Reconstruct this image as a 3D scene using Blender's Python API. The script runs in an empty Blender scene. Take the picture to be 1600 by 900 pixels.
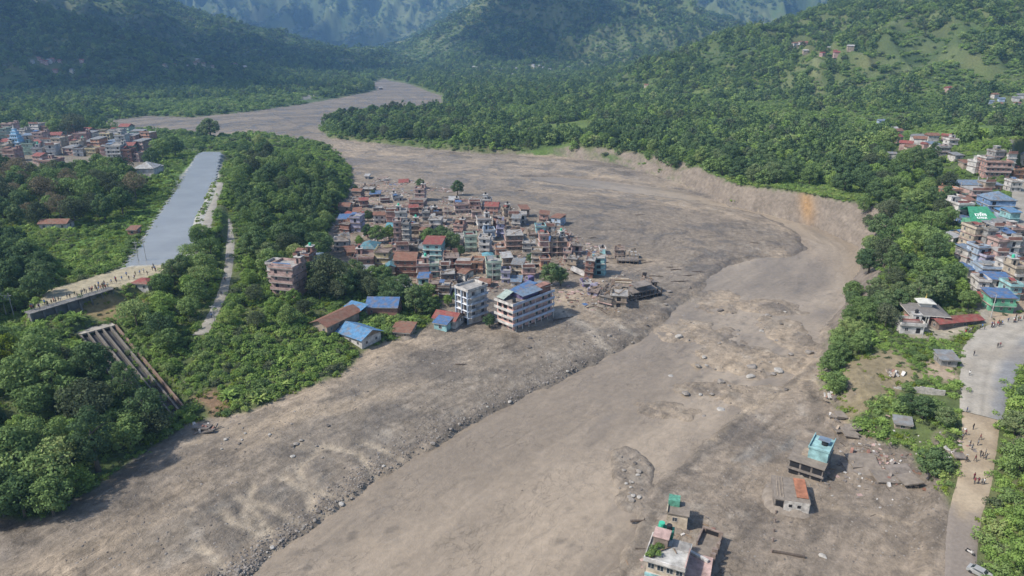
import bpy, bmesh, math, random
import numpy as np
from mathutils import Vector, Matrix, Quaternion
random.seed(7); RNG = np.random.default_rng(11)
sc = bpy.context.scene
COL = sc.collection

# ---------------------------------------------------------------- camera
CAM_H, PITCH, FPX = 100.0, math.radians(20.08), 1066.7
cam_d = bpy.data.cameras.new('camera'); cam = bpy.data.objects.new('camera', cam_d); COL.objects.link(cam)
cam_d.lens = 24.0; cam_d.sensor_width = 36.0; cam_d.clip_start = 1.0; cam_d.clip_end = 30000.0
cam.location = (0, 0, CAM_H); cam.rotation_euler = (math.pi/2 - PITCH, 0, 0)
sc.camera = cam
# ---------------------------------------------------------------- sky, sun, exposure
SUN_EL, SUN_AZ = math.radians(47), math.radians(-108)      # azimuth clockwise from +Y (the viewing direction)
w = bpy.data.worlds.new('World'); sc.world = w; w.use_nodes = True
nt = w.node_tree; nt.nodes.clear()
sky = nt.nodes.new('ShaderNodeTexSky'); sky.sky_type = 'NISHITA'; sky.sun_disc = False
sky.sun_elevation = SUN_EL; sky.sun_rotation = SUN_AZ; sky.air_density = 1.0; sky.dust_density = 1.5
bg = nt.nodes.new('ShaderNodeBackground'); bg.inputs[1].default_value = 0.145
wo = nt.nodes.new('ShaderNodeOutputWorld')
nt.links.new(sky.outputs[0], bg.inputs[0]); nt.links.new(bg.outputs[0], wo.inputs[0])
sun_d = bpy.data.lights.new('sun', 'SUN'); sun = bpy.data.objects.new('sun', sun_d); COL.objects.link(sun)
sun_d.energy = 4.6; sun_d.angle = math.radians(2.5); sun_d.color = (1.0, 0.95, 0.87)
SUN_DIR = Vector((math.sin(SUN_AZ)*math.cos(SUN_EL), math.cos(SUN_AZ)*math.cos(SUN_EL), math.sin(SUN_EL)))
sun.rotation_euler = SUN_DIR.to_track_quat('Z', 'Y').to_euler(); sun.location = (-200, -100, 400)
sc.view_settings.view_transform = 'Standard'; sc.view_settings.look = 'None'
sc.view_settings.exposure = 0.62; sc.view_settings.gamma = 1.0; sc.view_settings.use_curve_mapping = False
sc.render.engine = 'CYCLES'
sc.cycles.use_denoising = True
sc.cycles.max_bounces = 7; sc.cycles.diffuse_bounces = 4; sc.cycles.glossy_bounces = 2
sc.cycles.transmission_bounces = 2; sc.cycles.transparent_max_bounces = 4; sc.cycles.volume_bounces = 1

# ---------------------------------------------------------------- geometry of the view: photo pixel -> place
CT, ST = math.cos(PITCH), math.sin(PITCH)
def ray(px, py):
    u = (np.asarray(px, float)-800)/FPX; v = (450-np.asarray(py, float))/FPX
    return u, CT+v*ST, -ST+v*CT
def P(px, py, z=0.0):
    a, b, c = ray(px, py); t = (z-CAM_H)/c
    return np.array([a*t, b*t])
def PY(px, py, Y):
    a, b, c = ray(px, py); t = Y/b
    return np.array([a*t, Y, CAM_H+c*t])
def poly(pts, z=0.0):
    return np.array([P(p[0], p[1], p[2] if len(p) > 2 else z) for p in pts])

# ---------------------------------------------------------------- numpy noise and distances
def _hash(ix, iy, s):
    n = (ix.astype(np.int64)*374761393 + iy.astype(np.int64)*668265263 + s*1442695041) & 0x7fffffff
    n = ((n ^ (n >> 13))*1274126177) & 0x7fffffff
    return ((n ^ (n >> 16)) & 0xffff)/65535.0
def vnoise(x, y, s=0):
    ix = np.floor(x); iy = np.floor(y); fx = x-ix; fy = y-iy
    fx = fx*fx*fx*(fx*(fx*6-15)+10); fy = fy*fy*fy*(fy*(fy*6-15)+10)
    a = _hash(ix, iy, s); b = _hash(ix+1, iy, s); c = _hash(ix, iy+1, s); d = _hash(ix+1, iy+1, s)
    return (a*(1-fx)+b*fx)*(1-fy)+(c*(1-fx)+d*fx)*fy
def fbm(x, y, s=0, o=4, g=0.5):
    r = 0; a = 1; t = 0
    for k in range(o):
        r = r+a*vnoise(x*2**k+17.3*k, y*2**k-9.1*k, s+k); t += a; a *= g
    return r/t*2-1
def ridged(x, y, s=0, o=4):
    r = 0; a = 1; t = 0
    for k in range(o):
        r = r+a*(1-np.abs(vnoise(x*2**k+7.7*k, y*2**k+3.1*k, s+k)*2-1)); t += a; a *= 0.5
    return r/t
def seg_dist(x, y, pts, closed=False, want=False):
    n = len(pts); best = np.full(np.shape(x), 1e18); tt = np.zeros(np.shape(x)); side = np.zeros(np.shape(x)); acc = 0.0
    for i in range(n if closed else n-1):
        a = pts[i][:2]; b = pts[(i+1) % n][:2]; ab = b-a; L2 = ab@ab+1e-9
        t = np.clip(((x-a[0])*ab[0]+(y-a[1])*ab[1])/L2, 0, 1)
        d = (x-a[0]-t*ab[0])**2+(y-a[1]-t*ab[1])**2
        m = d < best; best = np.where(m, d, best)
        if want:
            tt = np.where(m, i+t, tt)
            side = np.where(m, np.sign(ab[0]*(y-a[1])-ab[1]*(x-a[0])), side)
    return (np.sqrt(best), tt, side) if want else np.sqrt(best)
def inside(x, y, pts):
    r = np.zeros(np.shape(x), bool); n = len(pts)
    for i in range(n):
        a = pts[i]; b = pts[(i+1) % n]
        c = (a[1] > y) != (b[1] > y)
        r ^= c & (x < (b[0]-a[0])*(y-a[1])/(b[1]-a[1]+1e-12)+a[0])
    return r
def sdf(x, y, pts):      # positive outside
    return seg_dist(x, y, pts, True)*np.where(inside(x, y, pts), -1, 1)
def sstep(a, b, x):
    t = np.clip((x-a)/(b-a), 0, 1); return t*t*(3-2*t)
def idw(x, y, pts, p=3.0):
    num = 0; den = 0
    for q in pts:
        wgt = 1/(((x-q[0])**2+(y-q[1])**2)**(p/2)+30.0)
        num = num+wgt*q[2]; den = den+wgt
    return num/den

# ---------------------------------------------------------------- outlines of the place
MUD = poly([(-700, 1300), (-260, 950), (-100, 870), (0, 822), (90, 820), (150, 772), (235, 715), (300, 672), (390, 656), (450, 628), (530, 598),
            (568, 562), (600, 548), (650, 535), (690, 505), (690, 470), (640, 452), (560, 432), (500, 405), (520, 360), (540, 320), (552, 290),
            (548, 265), (528, 243), (495, 230), (460, 224), (405, 214), (352, 222), (300, 214), (255, 211), (205, 212), (160, 208), (165, 190), (230, 181), (300, 184),
            (400, 174), (480, 162), (540, 151), (590, 141), (580, 131), (598, 124), (640, 132), (690, 150), (692, 176), (600, 184), (520, 192),
            (498, 202), (515, 217), (620, 229), (740, 241), (880, 246), (960, 258), (1060, 286), (1140, 320), (1200, 333), (1270, 352),
            (1340, 383), (1350, 406), (1332, 440), (1322, 470), (1300, 500), (1288, 545), (1292, 580), (1275, 602), (1300, 640), (1335, 690),
            (1420, 715), (1445, 765), (1465, 815), (1478, 850), (1480, 900), (1486, 1000), (1500, 1300)], 1.0)
WATER = poly([(150, 1200), (330, 942), (385, 900), (470, 838), (560, 772), (640, 715), (750, 660), (850, 610), (920, 572), (1000, 532), (1050, 490), (1100, 447), (1135, 415), (1180, 405),
              (1240, 402), (1262, 388), (1245, 362), (1190, 334), (1130, 322), (1060, 312), (1000, 304), (900, 291), (850, 284), (820, 277), (880, 277), (960, 285), (1060, 297), (1140, 321),
              (1200, 334), (1270, 353), (1340, 384), (1348, 406), (1330, 440), (1320, 470), (1298, 500), (1286, 545), (1284, 562),
              (1240, 590), (1165, 640), (1100, 700), (1040, 745), (1010, 790), (985, 850), (960, 900), (930, 1000), (900, 1200)], 0.0)
FLOW = poly([(500, 215), (560, 245), (700, 262), (850, 278), (1000, 298), (1130, 318), (1230, 345), (1290, 385), (1270, 440), (1170, 500), (1030, 600), (850, 720), (650, 880), (420, 1080), (250, 1250)], 0.0)
CANAL = poly([(315, 238), (340, 237), (329, 290), (302, 360), (286, 396), (256, 413), (222, 421), (205, 418), (233, 377), (251, 345), (275, 308)], 19.0)
BASIN = poly([(50, 482), (75, 452), (115, 440), (205, 415), (290, 412), (250, 428), (165, 455)], 19.5)
_a, _b, _c = P(125, 524, 13.6), P(180, 509, 13.6), P(290, 641, 3.2)
CHUTE = np.array([_a, _b, _c, _c+(_a-_b)]); CH_D = _c-_b
def ribbon(pts):           # [(px, py, z, width)] -> world
    return [np.array([*P(a, b, z), z, wd]) for a, b, z, wd in pts]
ROADS = {
  'main': ribbon([(1503, 1000, 5.6, 6.0), (1503, 900, 6, 6.0), (1502, 850, 6.4, 6.0), (1508, 800, 7, 6.4), (1524, 750, 7.6, 7.2), (1530, 700, 8.2, 7.6), (1533, 650, 8.8, 9.5),
                  (1538, 600, 9.4, 12.0), (1550, 556, 10, 16.0), (1572, 528, 10.6, 17.0), (1610, 508, 11.5, 15.0), (1680, 490, 12.5, 12.0), (1760, 478, 13.5, 11.0)]),
  'upper': ribbon([(1700, 470, 15, 8), (1640, 420, 17, 8), (1602, 370, 20, 8), (1594, 330, 22, 8), (1592, 296, 23, 8), (1602, 272, 25, 7), (1640, 250, 27, 7)]),
  'path': ribbon([(348, 330, 18, 4.2), (357, 350, 17, 4.6), (360, 382, 15.5, 4.4), (357, 420, 14.5, 4.2), (349, 455, 13.5, 4.2), (338, 480, 13, 4.2), (325, 505, 12.5, 4.6), (312, 523, 12, 6)]),
  'canal_path': ribbon([(345, 285, 20.5, 4), (338, 310, 20.5, 4), (327, 335, 20.5, 5), (322, 360, 20.5, 5)]),
}
# ground levels behind the flood edge: px, py, z, and how wide the bank climbs to it
_lv = [(-250, 760, 16, 60), (0, 720, 14, 45), (60, 600, 15, 45), (100, 500, 17, 45), (60, 430, 20, 30), (200, 560, 11, 40), (145, 520, 13.5, 40), (110, 488, 12.5, 40), (80, 498, 13, 40), (195, 470, 14.5, 40), (250, 600, 9, 35), (330, 600, 8, 30), (430, 560, 8, 30), (520, 560, 6, 18), (320, 520, 12, 30), (420, 500, 10, 30),
       (540, 500, 6.5, 16), (600, 500, 6, 14), (230, 440, 18, 30), (150, 420, 19.5, 30), (250, 380, 20, 30), (310, 280, 20.5, 30), (352, 226, 8, 12), (300, 226, 12, 14), (345, 232, 14, 12), (330, 400, 18, 30), (400, 420, 13, 30), (400, 340, 17, 30), (450, 300, 17, 25), (420, 240, 15, 22), (425, 224, 7, 12),
       (500, 330, 13, 18), (520, 280, 12, 14), (470, 430, 10, 20), (560, 400, 7, 16), (600, 430, 5, 12), (640, 480, 5, 12), (120, 330, 19, 30), (0, 330, 20, 30), (50, 240, 17, 30), (180, 240, 16, 30), (280, 218, 7, 14), (230, 218, 10, 16), (-200, 300, 22, 30), (60, 195, 14, 60),
       (300, 165, 6, 40), (450, 150, 6, 40), (100, 175, 12, 60), (200, 130, 14, 80), (400, 120, 12, 80), (540, 135, 6, 30),
       (600, 205, 5, 14), (560, 200, 5, 14), (700, 215, 6, 14), (700, 170, 8, 20), (800, 215, 9, 16), (900, 200, 11, 16), (900, 150, 16, 40), (1000, 220, 13, 14), (1000, 150, 22, 60), (1100, 240, 14, 12), (1100, 180, 20, 40), (1140, 285, 13, 9),
       (1200, 280, 14, 8), (1260, 290, 15, 8), (1330, 305, 16, 10), (1300, 230, 20, 20), (1300, 170, 28, 60), (1390, 420, 15, 13), (1380, 330, 19, 16), (1450, 400, 16, 20), (1450, 300, 22, 40), (1450, 220, 32, 60), (1550, 200, 40, 60), (1560, 300, 23, 30), (1560, 400, 17, 30),
       (1620, 220, 44, 60), (1340, 480, 9, 9), (1330, 530, 8, 8), (1330, 600, 8, 8), (1420, 490, 10, 14), (1450, 560, 9.5, 14), (1400, 620, 8, 12), (1380, 680, 6, 10), (1450, 700, 7, 10), (1485, 560, 10, 14), (1560, 450, 13.5, 20), (1480, 780, 6.4, 5), (1490, 860, 6, 3.5), (1500, 950, 5.6, 3.5),
       (1580, 640, 11, 14), (1590, 750, 9, 14), (1580, 860, 7.5, 10), (1700, 700, 16, 20), (1800, 900, 16, 20), (1750, 500, 20, 30)]
LEVEL = []; WIDTH = []
for a, b, z, wd in _lv:
    q = P(a, b, z); LEVEL.append((q[0], q[1], z)); WIDTH.append((q[0], q[1], wd))
# mud surface levels
MUDL = [(*P(a, b, z), z) for a, b, z in [(0, 880, 2.6), (150, 840, 3.0), (300, 720, 3.2), (450, 660, 3.2), (200, 900, 2.2), (430, 800, 2.4), (600, 640, 3.0), (620, 700, 2.2), (700, 580, 3.0), (800, 540, 3.0), (900, 520, 2.4), (820, 600, 2.0),
        (650, 500, 4.0), (700, 440, 4.2), (760, 400, 4.0), (640, 360, 4.0), (620, 310, 3.2), (560, 380, 4.5), (850, 440, 3.4), (950, 450, 2.4), (1000, 420, 1.7), (1060, 420, 1.4), (860, 340, 2.0), (1000, 360, 1.3), (1150, 370, 1.0), (760, 290, 1.5), (620, 270, 2.0),
        (1000, 262, 2.5), (880, 255, 2.2), (700, 246, 1.8), (480, 200, 1.0), (350, 190, 1.2), (220, 190, 1.2), (640, 150, 0.6), (1150, 310, 1.6), (1290, 620, 2.6), (1200, 680, 2.0), (1120, 760, 1.8), (1300, 760, 3.0), (1400, 780, 3.4), (1440, 860, 3.4), (1250, 860, 2.6), (1100, 860, 2.2), (1380, 730, 3.4)]]
SHOALS = [(*P(a, b, 0), ra, rb_, hh) for a, b, ra, rb_, hh in [(988, 738, 5, 11, 1.5), (985, 785, 4, 4, 1.2), (1160, 560, 16, 14, 1.3), (1230, 520, 9, 16, 1.3), (1120, 610, 12, 7, 1.2), (1080, 520, 14, 12, 1.3), (1200, 480, 14, 10, 1.1), (1040, 640, 10, 6, 1.0), (1250, 570, 8, 8, 1.5), (1120, 470, 12, 14, 1.2), (1190, 620, 12, 7, 1.4)]]
RUNNELS = [[(504, 700), (465, 732), (479, 756), (483, 791), (507, 798)], [(339, 798), (367, 816), (402, 826), (416, 830), (430, 854)], [(371, 777), (416, 791), (465, 812)], [(385, 784), (406, 812), (420, 826)], [(507, 697), (556, 707), (577, 725), (598, 753)],
           [(440, 745), (470, 760), (520, 772), (548, 778)], [(300, 850), (330, 862), (352, 884), (360, 900)], [(560, 690), (600, 700), (622, 712)], [(395, 760), (380, 800), (396, 830)]]
# ridges: crest pixel, distance, and slope
def crest(pts): return np.array([PY(a, b, Y) for a, b, Y in pts])
RIDGES = [
  (crest([(900, 118, 1750), (1000, 100, 1700), (1100, 86, 1650), (1180, 74, 1600), (1240, 42, 1520), (1320, 0, 1430), (1420, -50, 1380), (1560, -95, 1300), (1900, -150, 1200), (2400, -200, 1000)]), 620),
  (crest([(1600, 40, 1000), (1500, 95, 900), (1420, 140, 820)]), 200),
  (crest([(545, 122, 2500), (600, 98, 2520), (640, 78, 2560), (700, 42, 2620), (770, -8, 2700), (850, -45, 2750), (950, -40, 2800), (1050, -5, 2850), (1200, 55, 2900), (1350, 50, 2900)]), 900),
  (crest([(575, 108, 3150), (540, 98, 3050), (480, 78, 2900), (420, 58, 2700), (350, 34, 2550), (280, 4, 2450), (130, -60, 2350), (0, -110, 2300), (-300, -180, 2200), (-700, -230, 2000)]), 820),
  (crest([(-300, -110, 1500), (-150, -70, 1500), (0, -20, 1550), (120, 24, 1600), (200, 62, 1700), (275, 96, 1850)]), 400),
  (crest([(1700, -120, 4700), (1400, -110, 4500), (1200, -80, 4300), (1000, -75, 4300), (820, -60, 4300), (720, 0, 4200), (640, 55, 4050), (590, 84, 3900)]), 1300),
  (crest([(-200, -230, 6000), (200, -190, 6400), (450, -150, 6600), (700, -190, 6600), (1100, -210, 6500), (1600, -260, 6000), (2400, -280, 5000)]), 2600),
  (crest([(1100, 66, 3300), (1250, 20, 3500), (1450, -40, 3600)]), 800),
]
def hills(x, y):
    wx = x+60*fbm(x/260, y/260, 40, 3); wy = y+60*fbm(x/260, y/260, 47, 3)
    out = np.full(np.shape(x), -50.0)
    for k, (c, sl) in enumerate(RIDGES):
        d, tt, _ = seg_dist(wx, wy, c, False, True)
        i = np.clip(tt.astype(int), 0, len(c)-2); f = tt-i
        z = c[i, 2]*(1-f)+c[i+1, 2]*f
        gul = ridged(x/170+k, y/170, 60+k, 4)-0.5
        t = np.clip(1-d/sl, 0, 1)
        h = np.where(t > 0, 8+(z-8)*t**1.15+gul*(z-8)*0.55*np.clip(t*3, 0, 1)*np.clip((1-t)*2.5, 0, 1), -50)
        out = np.maximum(out, h)
    return out
def height(x, y, full=False):
    x = np.asarray(x, float); y = np.asarray(y, float)
    d = sdf(x, y, MUD)+np.where(y < 420, 1.4, 3.0)*fbm(x/9, y/9, 3, 3)
    zp = idw(x, y, LEVEL, 3.2); wd = idw(x, y, WIDTH, 3.2)
    base = idw(x, y, MUDL, 3.0)
    dw = sdf(x, y, WATER)
    far = np.clip(y/300, 0.6, 2.5)
    # water channel below level 0, a cut bank of about a metre and a half along it
    cut = sstep(-1.0, 2.6*far, dw+1.2*fbm(x/6, y/6, 5, 3)+2.6*fbm(x/19, y/19, 6, 3)+0.6)
    m = -0.7+(base+0.7)*cut*(0.62+0.38*sstep(0, 18*far, dw))
    m = m+cut*(0.34*fbm(x/7, y/7, 9, 4)+0.6*fbm(x/34, y/34, 14, 3)+0.35*(ridged(x/16, y/16, 17, 4)-0.6))
    if np.any((x > -110) & (x < 20) & (y > 80) & (y < 230)):
        dr = np.full(np.shape(x), 99.0)
        for pts in RUNNELS: dr = np.minimum(dr, seg_dist(x+1.2*fbm(x/6, y/6, 29, 2), y, poly(pts, 2.2)))
        m = m-0.35*cut*np.exp(-(dr/1.1)**2)+0.12*cut*np.exp(-((dr-3.0)/1.6)**2)
    for sx, sy, ra, rb_, hh in SHOALS:
        e2 = ((x-sx)/ra)**2+((y-sy)/rb_)**2+0.8*fbm(x/5, y/5, 25, 3); m = np.maximum(m, hh*(1-sstep(0.5, 1.5, e2))-0.75+0.3*fbm(x/2.5, y/2.5, 27, 3))
    t = np.clip(d/wd, 0, 1); r = t*t*(3-2*t)*0.55+0.45*np.sqrt(np.clip(t, 0, 1))*sstep(0, .15, t)
    bank = zp+np.clip(d-2, 0, 30)/30*0.9*fbm(x/18, y/18, 21, 4)
    h = np.where(d > 0, m+(bank-m)*r, m)
    hl = hills(x, y)
    k = 6.0; hh = np.clip(0.5+0.5*(hl-h)/k, 0, 1); h2 = h*(1-hh)+hl*hh+k*hh*(1-hh)*0.5
    kk = sstep(10, 60, d)*sstep(480, 620, y); h = h*(1-kk)+h2*kk
    # canal, basin and roads cut into it
    dc = sdf(x, y, CANAL); h = np.where(dc < 9, np.where(dc > 0, 18.2+(h-18.2)*sstep(0.0, 9, dc), 18.2), h)
    db = sdf(x, y, BASIN); h = np.where(db < 5, np.where(db > 0, 19.3+(h-19.3)*sstep(0, 5, db), 19.3), h)
    dch = sdf(x, y, CHUTE); u = ((x-CHUTE[1][0])*CH_D[0]+(y-CHUTE[1][1])*CH_D[1])/(CH_D@CH_D)
    h = np.where(dch < 3, h*sstep(1.2, 3, dch)+(13.6+(3.2-13.6)*np.clip(u, 0, 1)-0.7)*(1-sstep(1.2, 3, dch)), h)
    rm = np.zeros(np.shape(x))
    for key, R in ROADS.items():
        A = np.array(R); dd, tt, _ = seg_dist(x, y, A, False, True)
        i = np.clip(tt.astype(int), 0, len(A)-2); f = tt-i
        z = A[i, 2]*(1-f)+A[i+1, 2]*f; hw = (A[i, 3]*(1-f)+A[i+1, 3]*f)/2
        s = 1-sstep(hw+1.5, hw+6, dd); h = h*(1-s)+(z-0.12)*s
        rm = np.maximum(rm, 1-sstep(hw-0.3, hw+0.3, dd))
    if full: return h, d, dw, dc, db, rm, hl
    return h
def ground(px, py):
    """where the line of sight of a photo pixel meets the land"""
    a, b, c = ray(px, py); d = Vector((float(a), float(b), float(c))).normalized()
    hit = LAND_BVH.ray_cast(Vector((0, 0, CAM_H)), d)
    return hit[0]
def land_z(x, y):
    hit = LAND_BVH.ray_cast(Vector((x, y, 3000)), Vector((0, 0, -1))); return hit[0].z

# ---------------------------------------------------------------- materials
MATS = {}
def mat(name, rgb=(0.5, 0.5, 0.5), rough=0.85, var=0.25, scale=0.8, metal=0.0, bump=0.0, bscale=4.0, spec=0.3):
    """painted / plastered / earthen surface: base colour broken up by two scales of noise"""
    if name in MATS: return MATS[name]
    m = bpy.data.materials.new(name); m.use_nodes = True; n = m.node_tree; N = n.nodes; L = n.links
    b = N['Principled BSDF']; b.inputs['Roughness'].default_value = rough; b.inputs['Metallic'].default_value = metal
    b.inputs['Specular IOR Level'].default_value = spec
    g = N.new('ShaderNodeNewGeometry')
    t1 = N.new('ShaderNodeTexNoise'); t1.inputs['Scale'].default_value = scale; t1.inputs['Detail'].default_value = 6; t1.inputs['Roughness'].default_value = 0.65
    L.new(g.outputs['Position'], t1.inputs['Vector'])
    mr = N.new('ShaderNodeMapRange'); mr.inputs[1].default_value = 0.3; mr.inputs[2].default_value = 0.7
    mr.inputs[3].default_value = 1-var; mr.inputs[4].default_value = 1+var*0.6
    L.new(t1.outputs['Fac'], mr.inputs[0])
    mx = N.new('ShaderNodeMix'); mx.data_type = 'RGBA'; mx.blend_type = 'MULTIPLY'; mx.inputs[0].default_value = 1.0
    mx.inputs[6].default_value = (*rgb, 1); L.new(mr.outputs[0], mx.inputs[7])
    L.new(mx.outputs[2], b.inputs['Base Color'])
    if bump:
        t2 = N.new('ShaderNodeTexNoise'); t2.inputs['Scale'].default_value = bscale; t2.inputs['Detail'].default_value = 4
        L.new(g.outputs['Position'], t2.inputs['Vector'])
        bp = N.new('ShaderNodeBump'); bp.inputs['Strength'].default_value = bump; bp.inputs['Distance'].default_value = 0.3
        L.new(t2.outputs['Fac'], bp.inputs['Height']); L.new(bp.outputs[0], b.inputs['Normal'])
    MATS[name] = m; return m
def col_attr_mat(name, rough=0.95, streak=0.0, n_scale=0.5, amp=0.3, bump=0.5, bdist=0.5, wrinkle=0.0, wet=0.0):
    """land: the zone colours come from the mesh, finer grain and relief from noise; flow-aligned streaks on the mud"""
    m = bpy.data.materials.new(name); m.use_nodes = True; n = m.node_tree; N = n.nodes; L = n.links
    b = N['Principled BSDF']; b.inputs['Roughness'].default_value = rough; b.inputs['Specular IOR Level'].default_value = 0.2
    ca = N.new('ShaderNodeAttribute'); ca.attribute_name = 'Col'
    fl = N.new('ShaderNodeAttribute'); fl.attribute_name = 'flow'
    mu = N.new('ShaderNodeAttribute'); mu.attribute_name = 'mud'
    g = N.new('ShaderNodeNewGeometry')
    t1 = N.new('ShaderNodeTexNoise'); t1.inputs['Scale'].default_value = n_scale; t1.inputs['Detail'].default_value = 8; t1.inputs['Roughness'].default_value = 0.7
    L.new(g.outputs['Position'], t1.inputs['Vector'])
    mp = N.new('ShaderNodeMapping'); mp.inputs['Scale'].default_value = (0.11, 0.34, 1); L.new(fl.outputs['Vector'], mp.inputs['Vector'])
    t2 = N.new('ShaderNodeTexNoise'); t2.inputs['Scale'].default_value = 1.0; t2.inputs['Detail'].default_value = 7; t2.inputs['Roughness'].default_value = 0.62; t2.inputs['Distortion'].default_value = 0.9
    L.new(mp.outputs[0], t2.inputs['Vector'])
    mr1 = N.new('ShaderNodeMapRange'); mr1.inputs[1].default_value = 0.28; mr1.inputs[2].default_value = 0.72; mr1.inputs[3].default_value = 1-amp; mr1.inputs[4].default_value = 1+amp*0.7
    L.new(t1.outputs['Fac'], mr1.inputs[0])
    mr2 = N.new('ShaderNodeMapRange'); mr2.inputs[1].default_value = 0.3; mr2.inputs[2].default_value = 0.7; mr2.inputs[3].default_value = 1-streak; mr2.inputs[4].default_value = 1+streak*0.6
    L.new(t2.outputs['Fac'], mr2.inputs[0])
    one = N.new('ShaderNodeMix'); one.data_type = 'FLOAT'; one.inputs[2].default_value = 1.0
    L.new(mu.outputs['Fac'], one.inputs[0]); L.new(mr2.outputs[0], one.inputs[3])
    ml = N.new('ShaderNodeMath'); ml.operation = 'MULTIPLY'; L.new(mr1.outputs[0], ml.inputs[0]); L.new(one.outputs[0], ml.inputs[1])
    if wet:          # damp sheets of mud that shine a little and read darker, next to dry crust
        tw = N.new('ShaderNodeTexNoise'); tw.inputs['Scale'].default_value = 0.05; tw.inputs['Detail'].default_value = 6; tw.inputs['Roughness'].default_value = 0.6; tw.inputs['Distortion'].default_value = 0.7; L.new(g.outputs['Position'], tw.inputs['Vector'])
        rw = N.new('ShaderNodeMapRange'); rw.inputs[1].default_value = 0.50; rw.inputs[2].default_value = 0.58; L.new(tw.outputs['Fac'], rw.inputs[0])
        wm_ = N.new('ShaderNodeMath'); wm_.operation = 'MULTIPLY'; L.new(rw.outputs[0], wm_.inputs[0]); L.new(mu.outputs['Fac'], wm_.inputs[1])
        rr_ = N.new('ShaderNodeMapRange'); rr_.inputs[3].default_value = rough; rr_.inputs[4].default_value = 0.42; L.new(wm_.outputs[0], rr_.inputs[0]); L.new(rr_.outputs[0], b.inputs['Roughness'])
        rd_ = N.new('ShaderNodeMapRange'); rd_.inputs[3].default_value = 1.06; rd_.inputs[4].default_value = 0.80; L.new(wm_.outputs[0], rd_.inputs[0])
        md_ = N.new('ShaderNodeMath'); md_.operation = 'MULTIPLY'; L.new(ml.outputs[0], md_.inputs[0]); L.new(rd_.outputs[0], md_.inputs[1]); ml = md_
    if wrinkle:      # silt lines plus painted shade of ripples and creases, along the flow, in patches
        mp3 = N.new('ShaderNodeMapping'); mp3.inputs['Scale'].default_value = (0.10, 0.19, 1); L.new(fl.outputs['Vector'], mp3.inputs['Vector'])
        t3 = N.new('ShaderNodeTexNoise'); t3.inputs['Scale'].default_value = 1.3; t3.inputs['Detail'].default_value = 4; t3.inputs['Distortion'].default_value = 1.6; L.new(mp3.outputs[0], t3.inputs['Vector'])
        sb = N.new('ShaderNodeMath'); sb.operation = 'SUBTRACT'; sb.inputs[1].default_value = 0.5; L.new(t3.outputs['Fac'], sb.inputs[0])
        ab = N.new('ShaderNodeMath'); ab.operation = 'ABSOLUTE'; L.new(sb.outputs[0], ab.inputs[0])
        t4 = N.new('ShaderNodeTexNoise'); t4.inputs['Scale'].default_value = 0.06; t4.inputs['Detail'].default_value = 3; L.new(g.outputs['Position'], t4.inputs['Vector'])
        r4 = N.new('ShaderNodeMapRange'); r4.inputs[1].default_value = 0.42; r4.inputs[2].default_value = 0.62; r4.inputs[3].default_value = 0.0; r4.inputs[4].default_value = wrinkle; L.new(t4.outputs['Fac'], r4.inputs[0])
        r3 = N.new('ShaderNodeMapRange'); r3.inputs[1].default_value = 0.004; r3.inputs[2].default_value = 0.022; r3.inputs[3].default_value = 1.0; r3.inputs[4].default_value = 0.0; L.new(ab.outputs[0], r3.inputs[0])
        w1 = N.new('ShaderNodeMath'); w1.operation = 'MULTIPLY'; L.new(r3.outputs[0], w1.inputs[0]); L.new(r4.outputs[0], w1.inputs[1])
        w2 = N.new('ShaderNodeMath'); w2.operation = 'MULTIPLY'; L.new(w1.outputs[0], w2.inputs[0]); L.new(mu.outputs['Fac'], w2.inputs[1])
        w3 = N.new('ShaderNodeMath'); w3.operation = 'SUBTRACT'; w3.inputs[0].default_value = 1.0; L.new(w2.outputs[0], w3.inputs[1])
        w4 = N.new('ShaderNodeMath'); w4.operation = 'MULTIPLY'; L.new(ml.outputs[0], w4.inputs[0]); L.new(w3.outputs[0], w4.inputs[1]); ml = w4
    mx = N.new('ShaderNodeMix'); mx.data_type = 'RGBA'; mx.blend_type = 'MULTIPLY'; mx.inputs[0].default_value = 1
    L.new(ca.outputs['Color'], mx.inputs[6]); L.new(ml.outputs[0], mx.inputs[7]); L.new(mx.outputs[2], b.inputs['Base Color'])
    ad = N.new('ShaderNodeMath'); ad.operation = 'MULTIPLY_ADD'; ad.inputs[1].default_value = 0.8
    L.new(t2.outputs['Fac'], ad.inputs[0]); L.new(t1.outputs['Fac'], ad.inputs[2])
    bp = N.new('ShaderNodeBump'); bp.inputs['Strength'].default_value = bump; bp.inputs['Distance'].default_value = bdist
    L.new(ad.outputs[0], bp.inputs['Height']); L.new(bp.outputs[0], b.inputs['Normal'])
    MATS[name] = m; return m

def tag(o, label=None, cat=None, group=None, kind=None):
    if label: o['label'] = label
    if cat: o['category'] = cat
    if group: o['group'] = group
    if kind: o['kind'] = kind
    return o
def link_mesh(name, me, parent=None, m=None):
    o = bpy.data.objects.new(name, me); COL.objects.link(o)
    if m is not None and len(me.materials) == 0: me.materials.append(m)
    if parent is not None: o.parent = parent
    return o
def empty(name, loc=(0, 0, 0), rz=0.0):
    o = bpy.data.objects.new(name, None); COL.objects.link(o); o.location = loc; o.rotation_euler[2] = rz; o.empty_display_size = 0.5; return o
def np_mesh(name, V, F, smooth=True):
    me = bpy.data.meshes.new(name); V = np.asarray(V, np.float32); F = np.asarray(F, np.int32)
    me.vertices.add(len(V)); me.vertices.foreach_set('co', V.ravel())
    k = F.shape[1]; me.loops.add(F.size); me.loops.foreach_set('vertex_index', F.ravel())
    me.polygons.add(len(F)); me.polygons.foreach_set('loop_start', np.arange(0, F.size, k, dtype=np.int32))
    me.polygons.foreach_set('use_smooth', np.full(len(F), smooth)); me.update(calc_edges=True); return me
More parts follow.
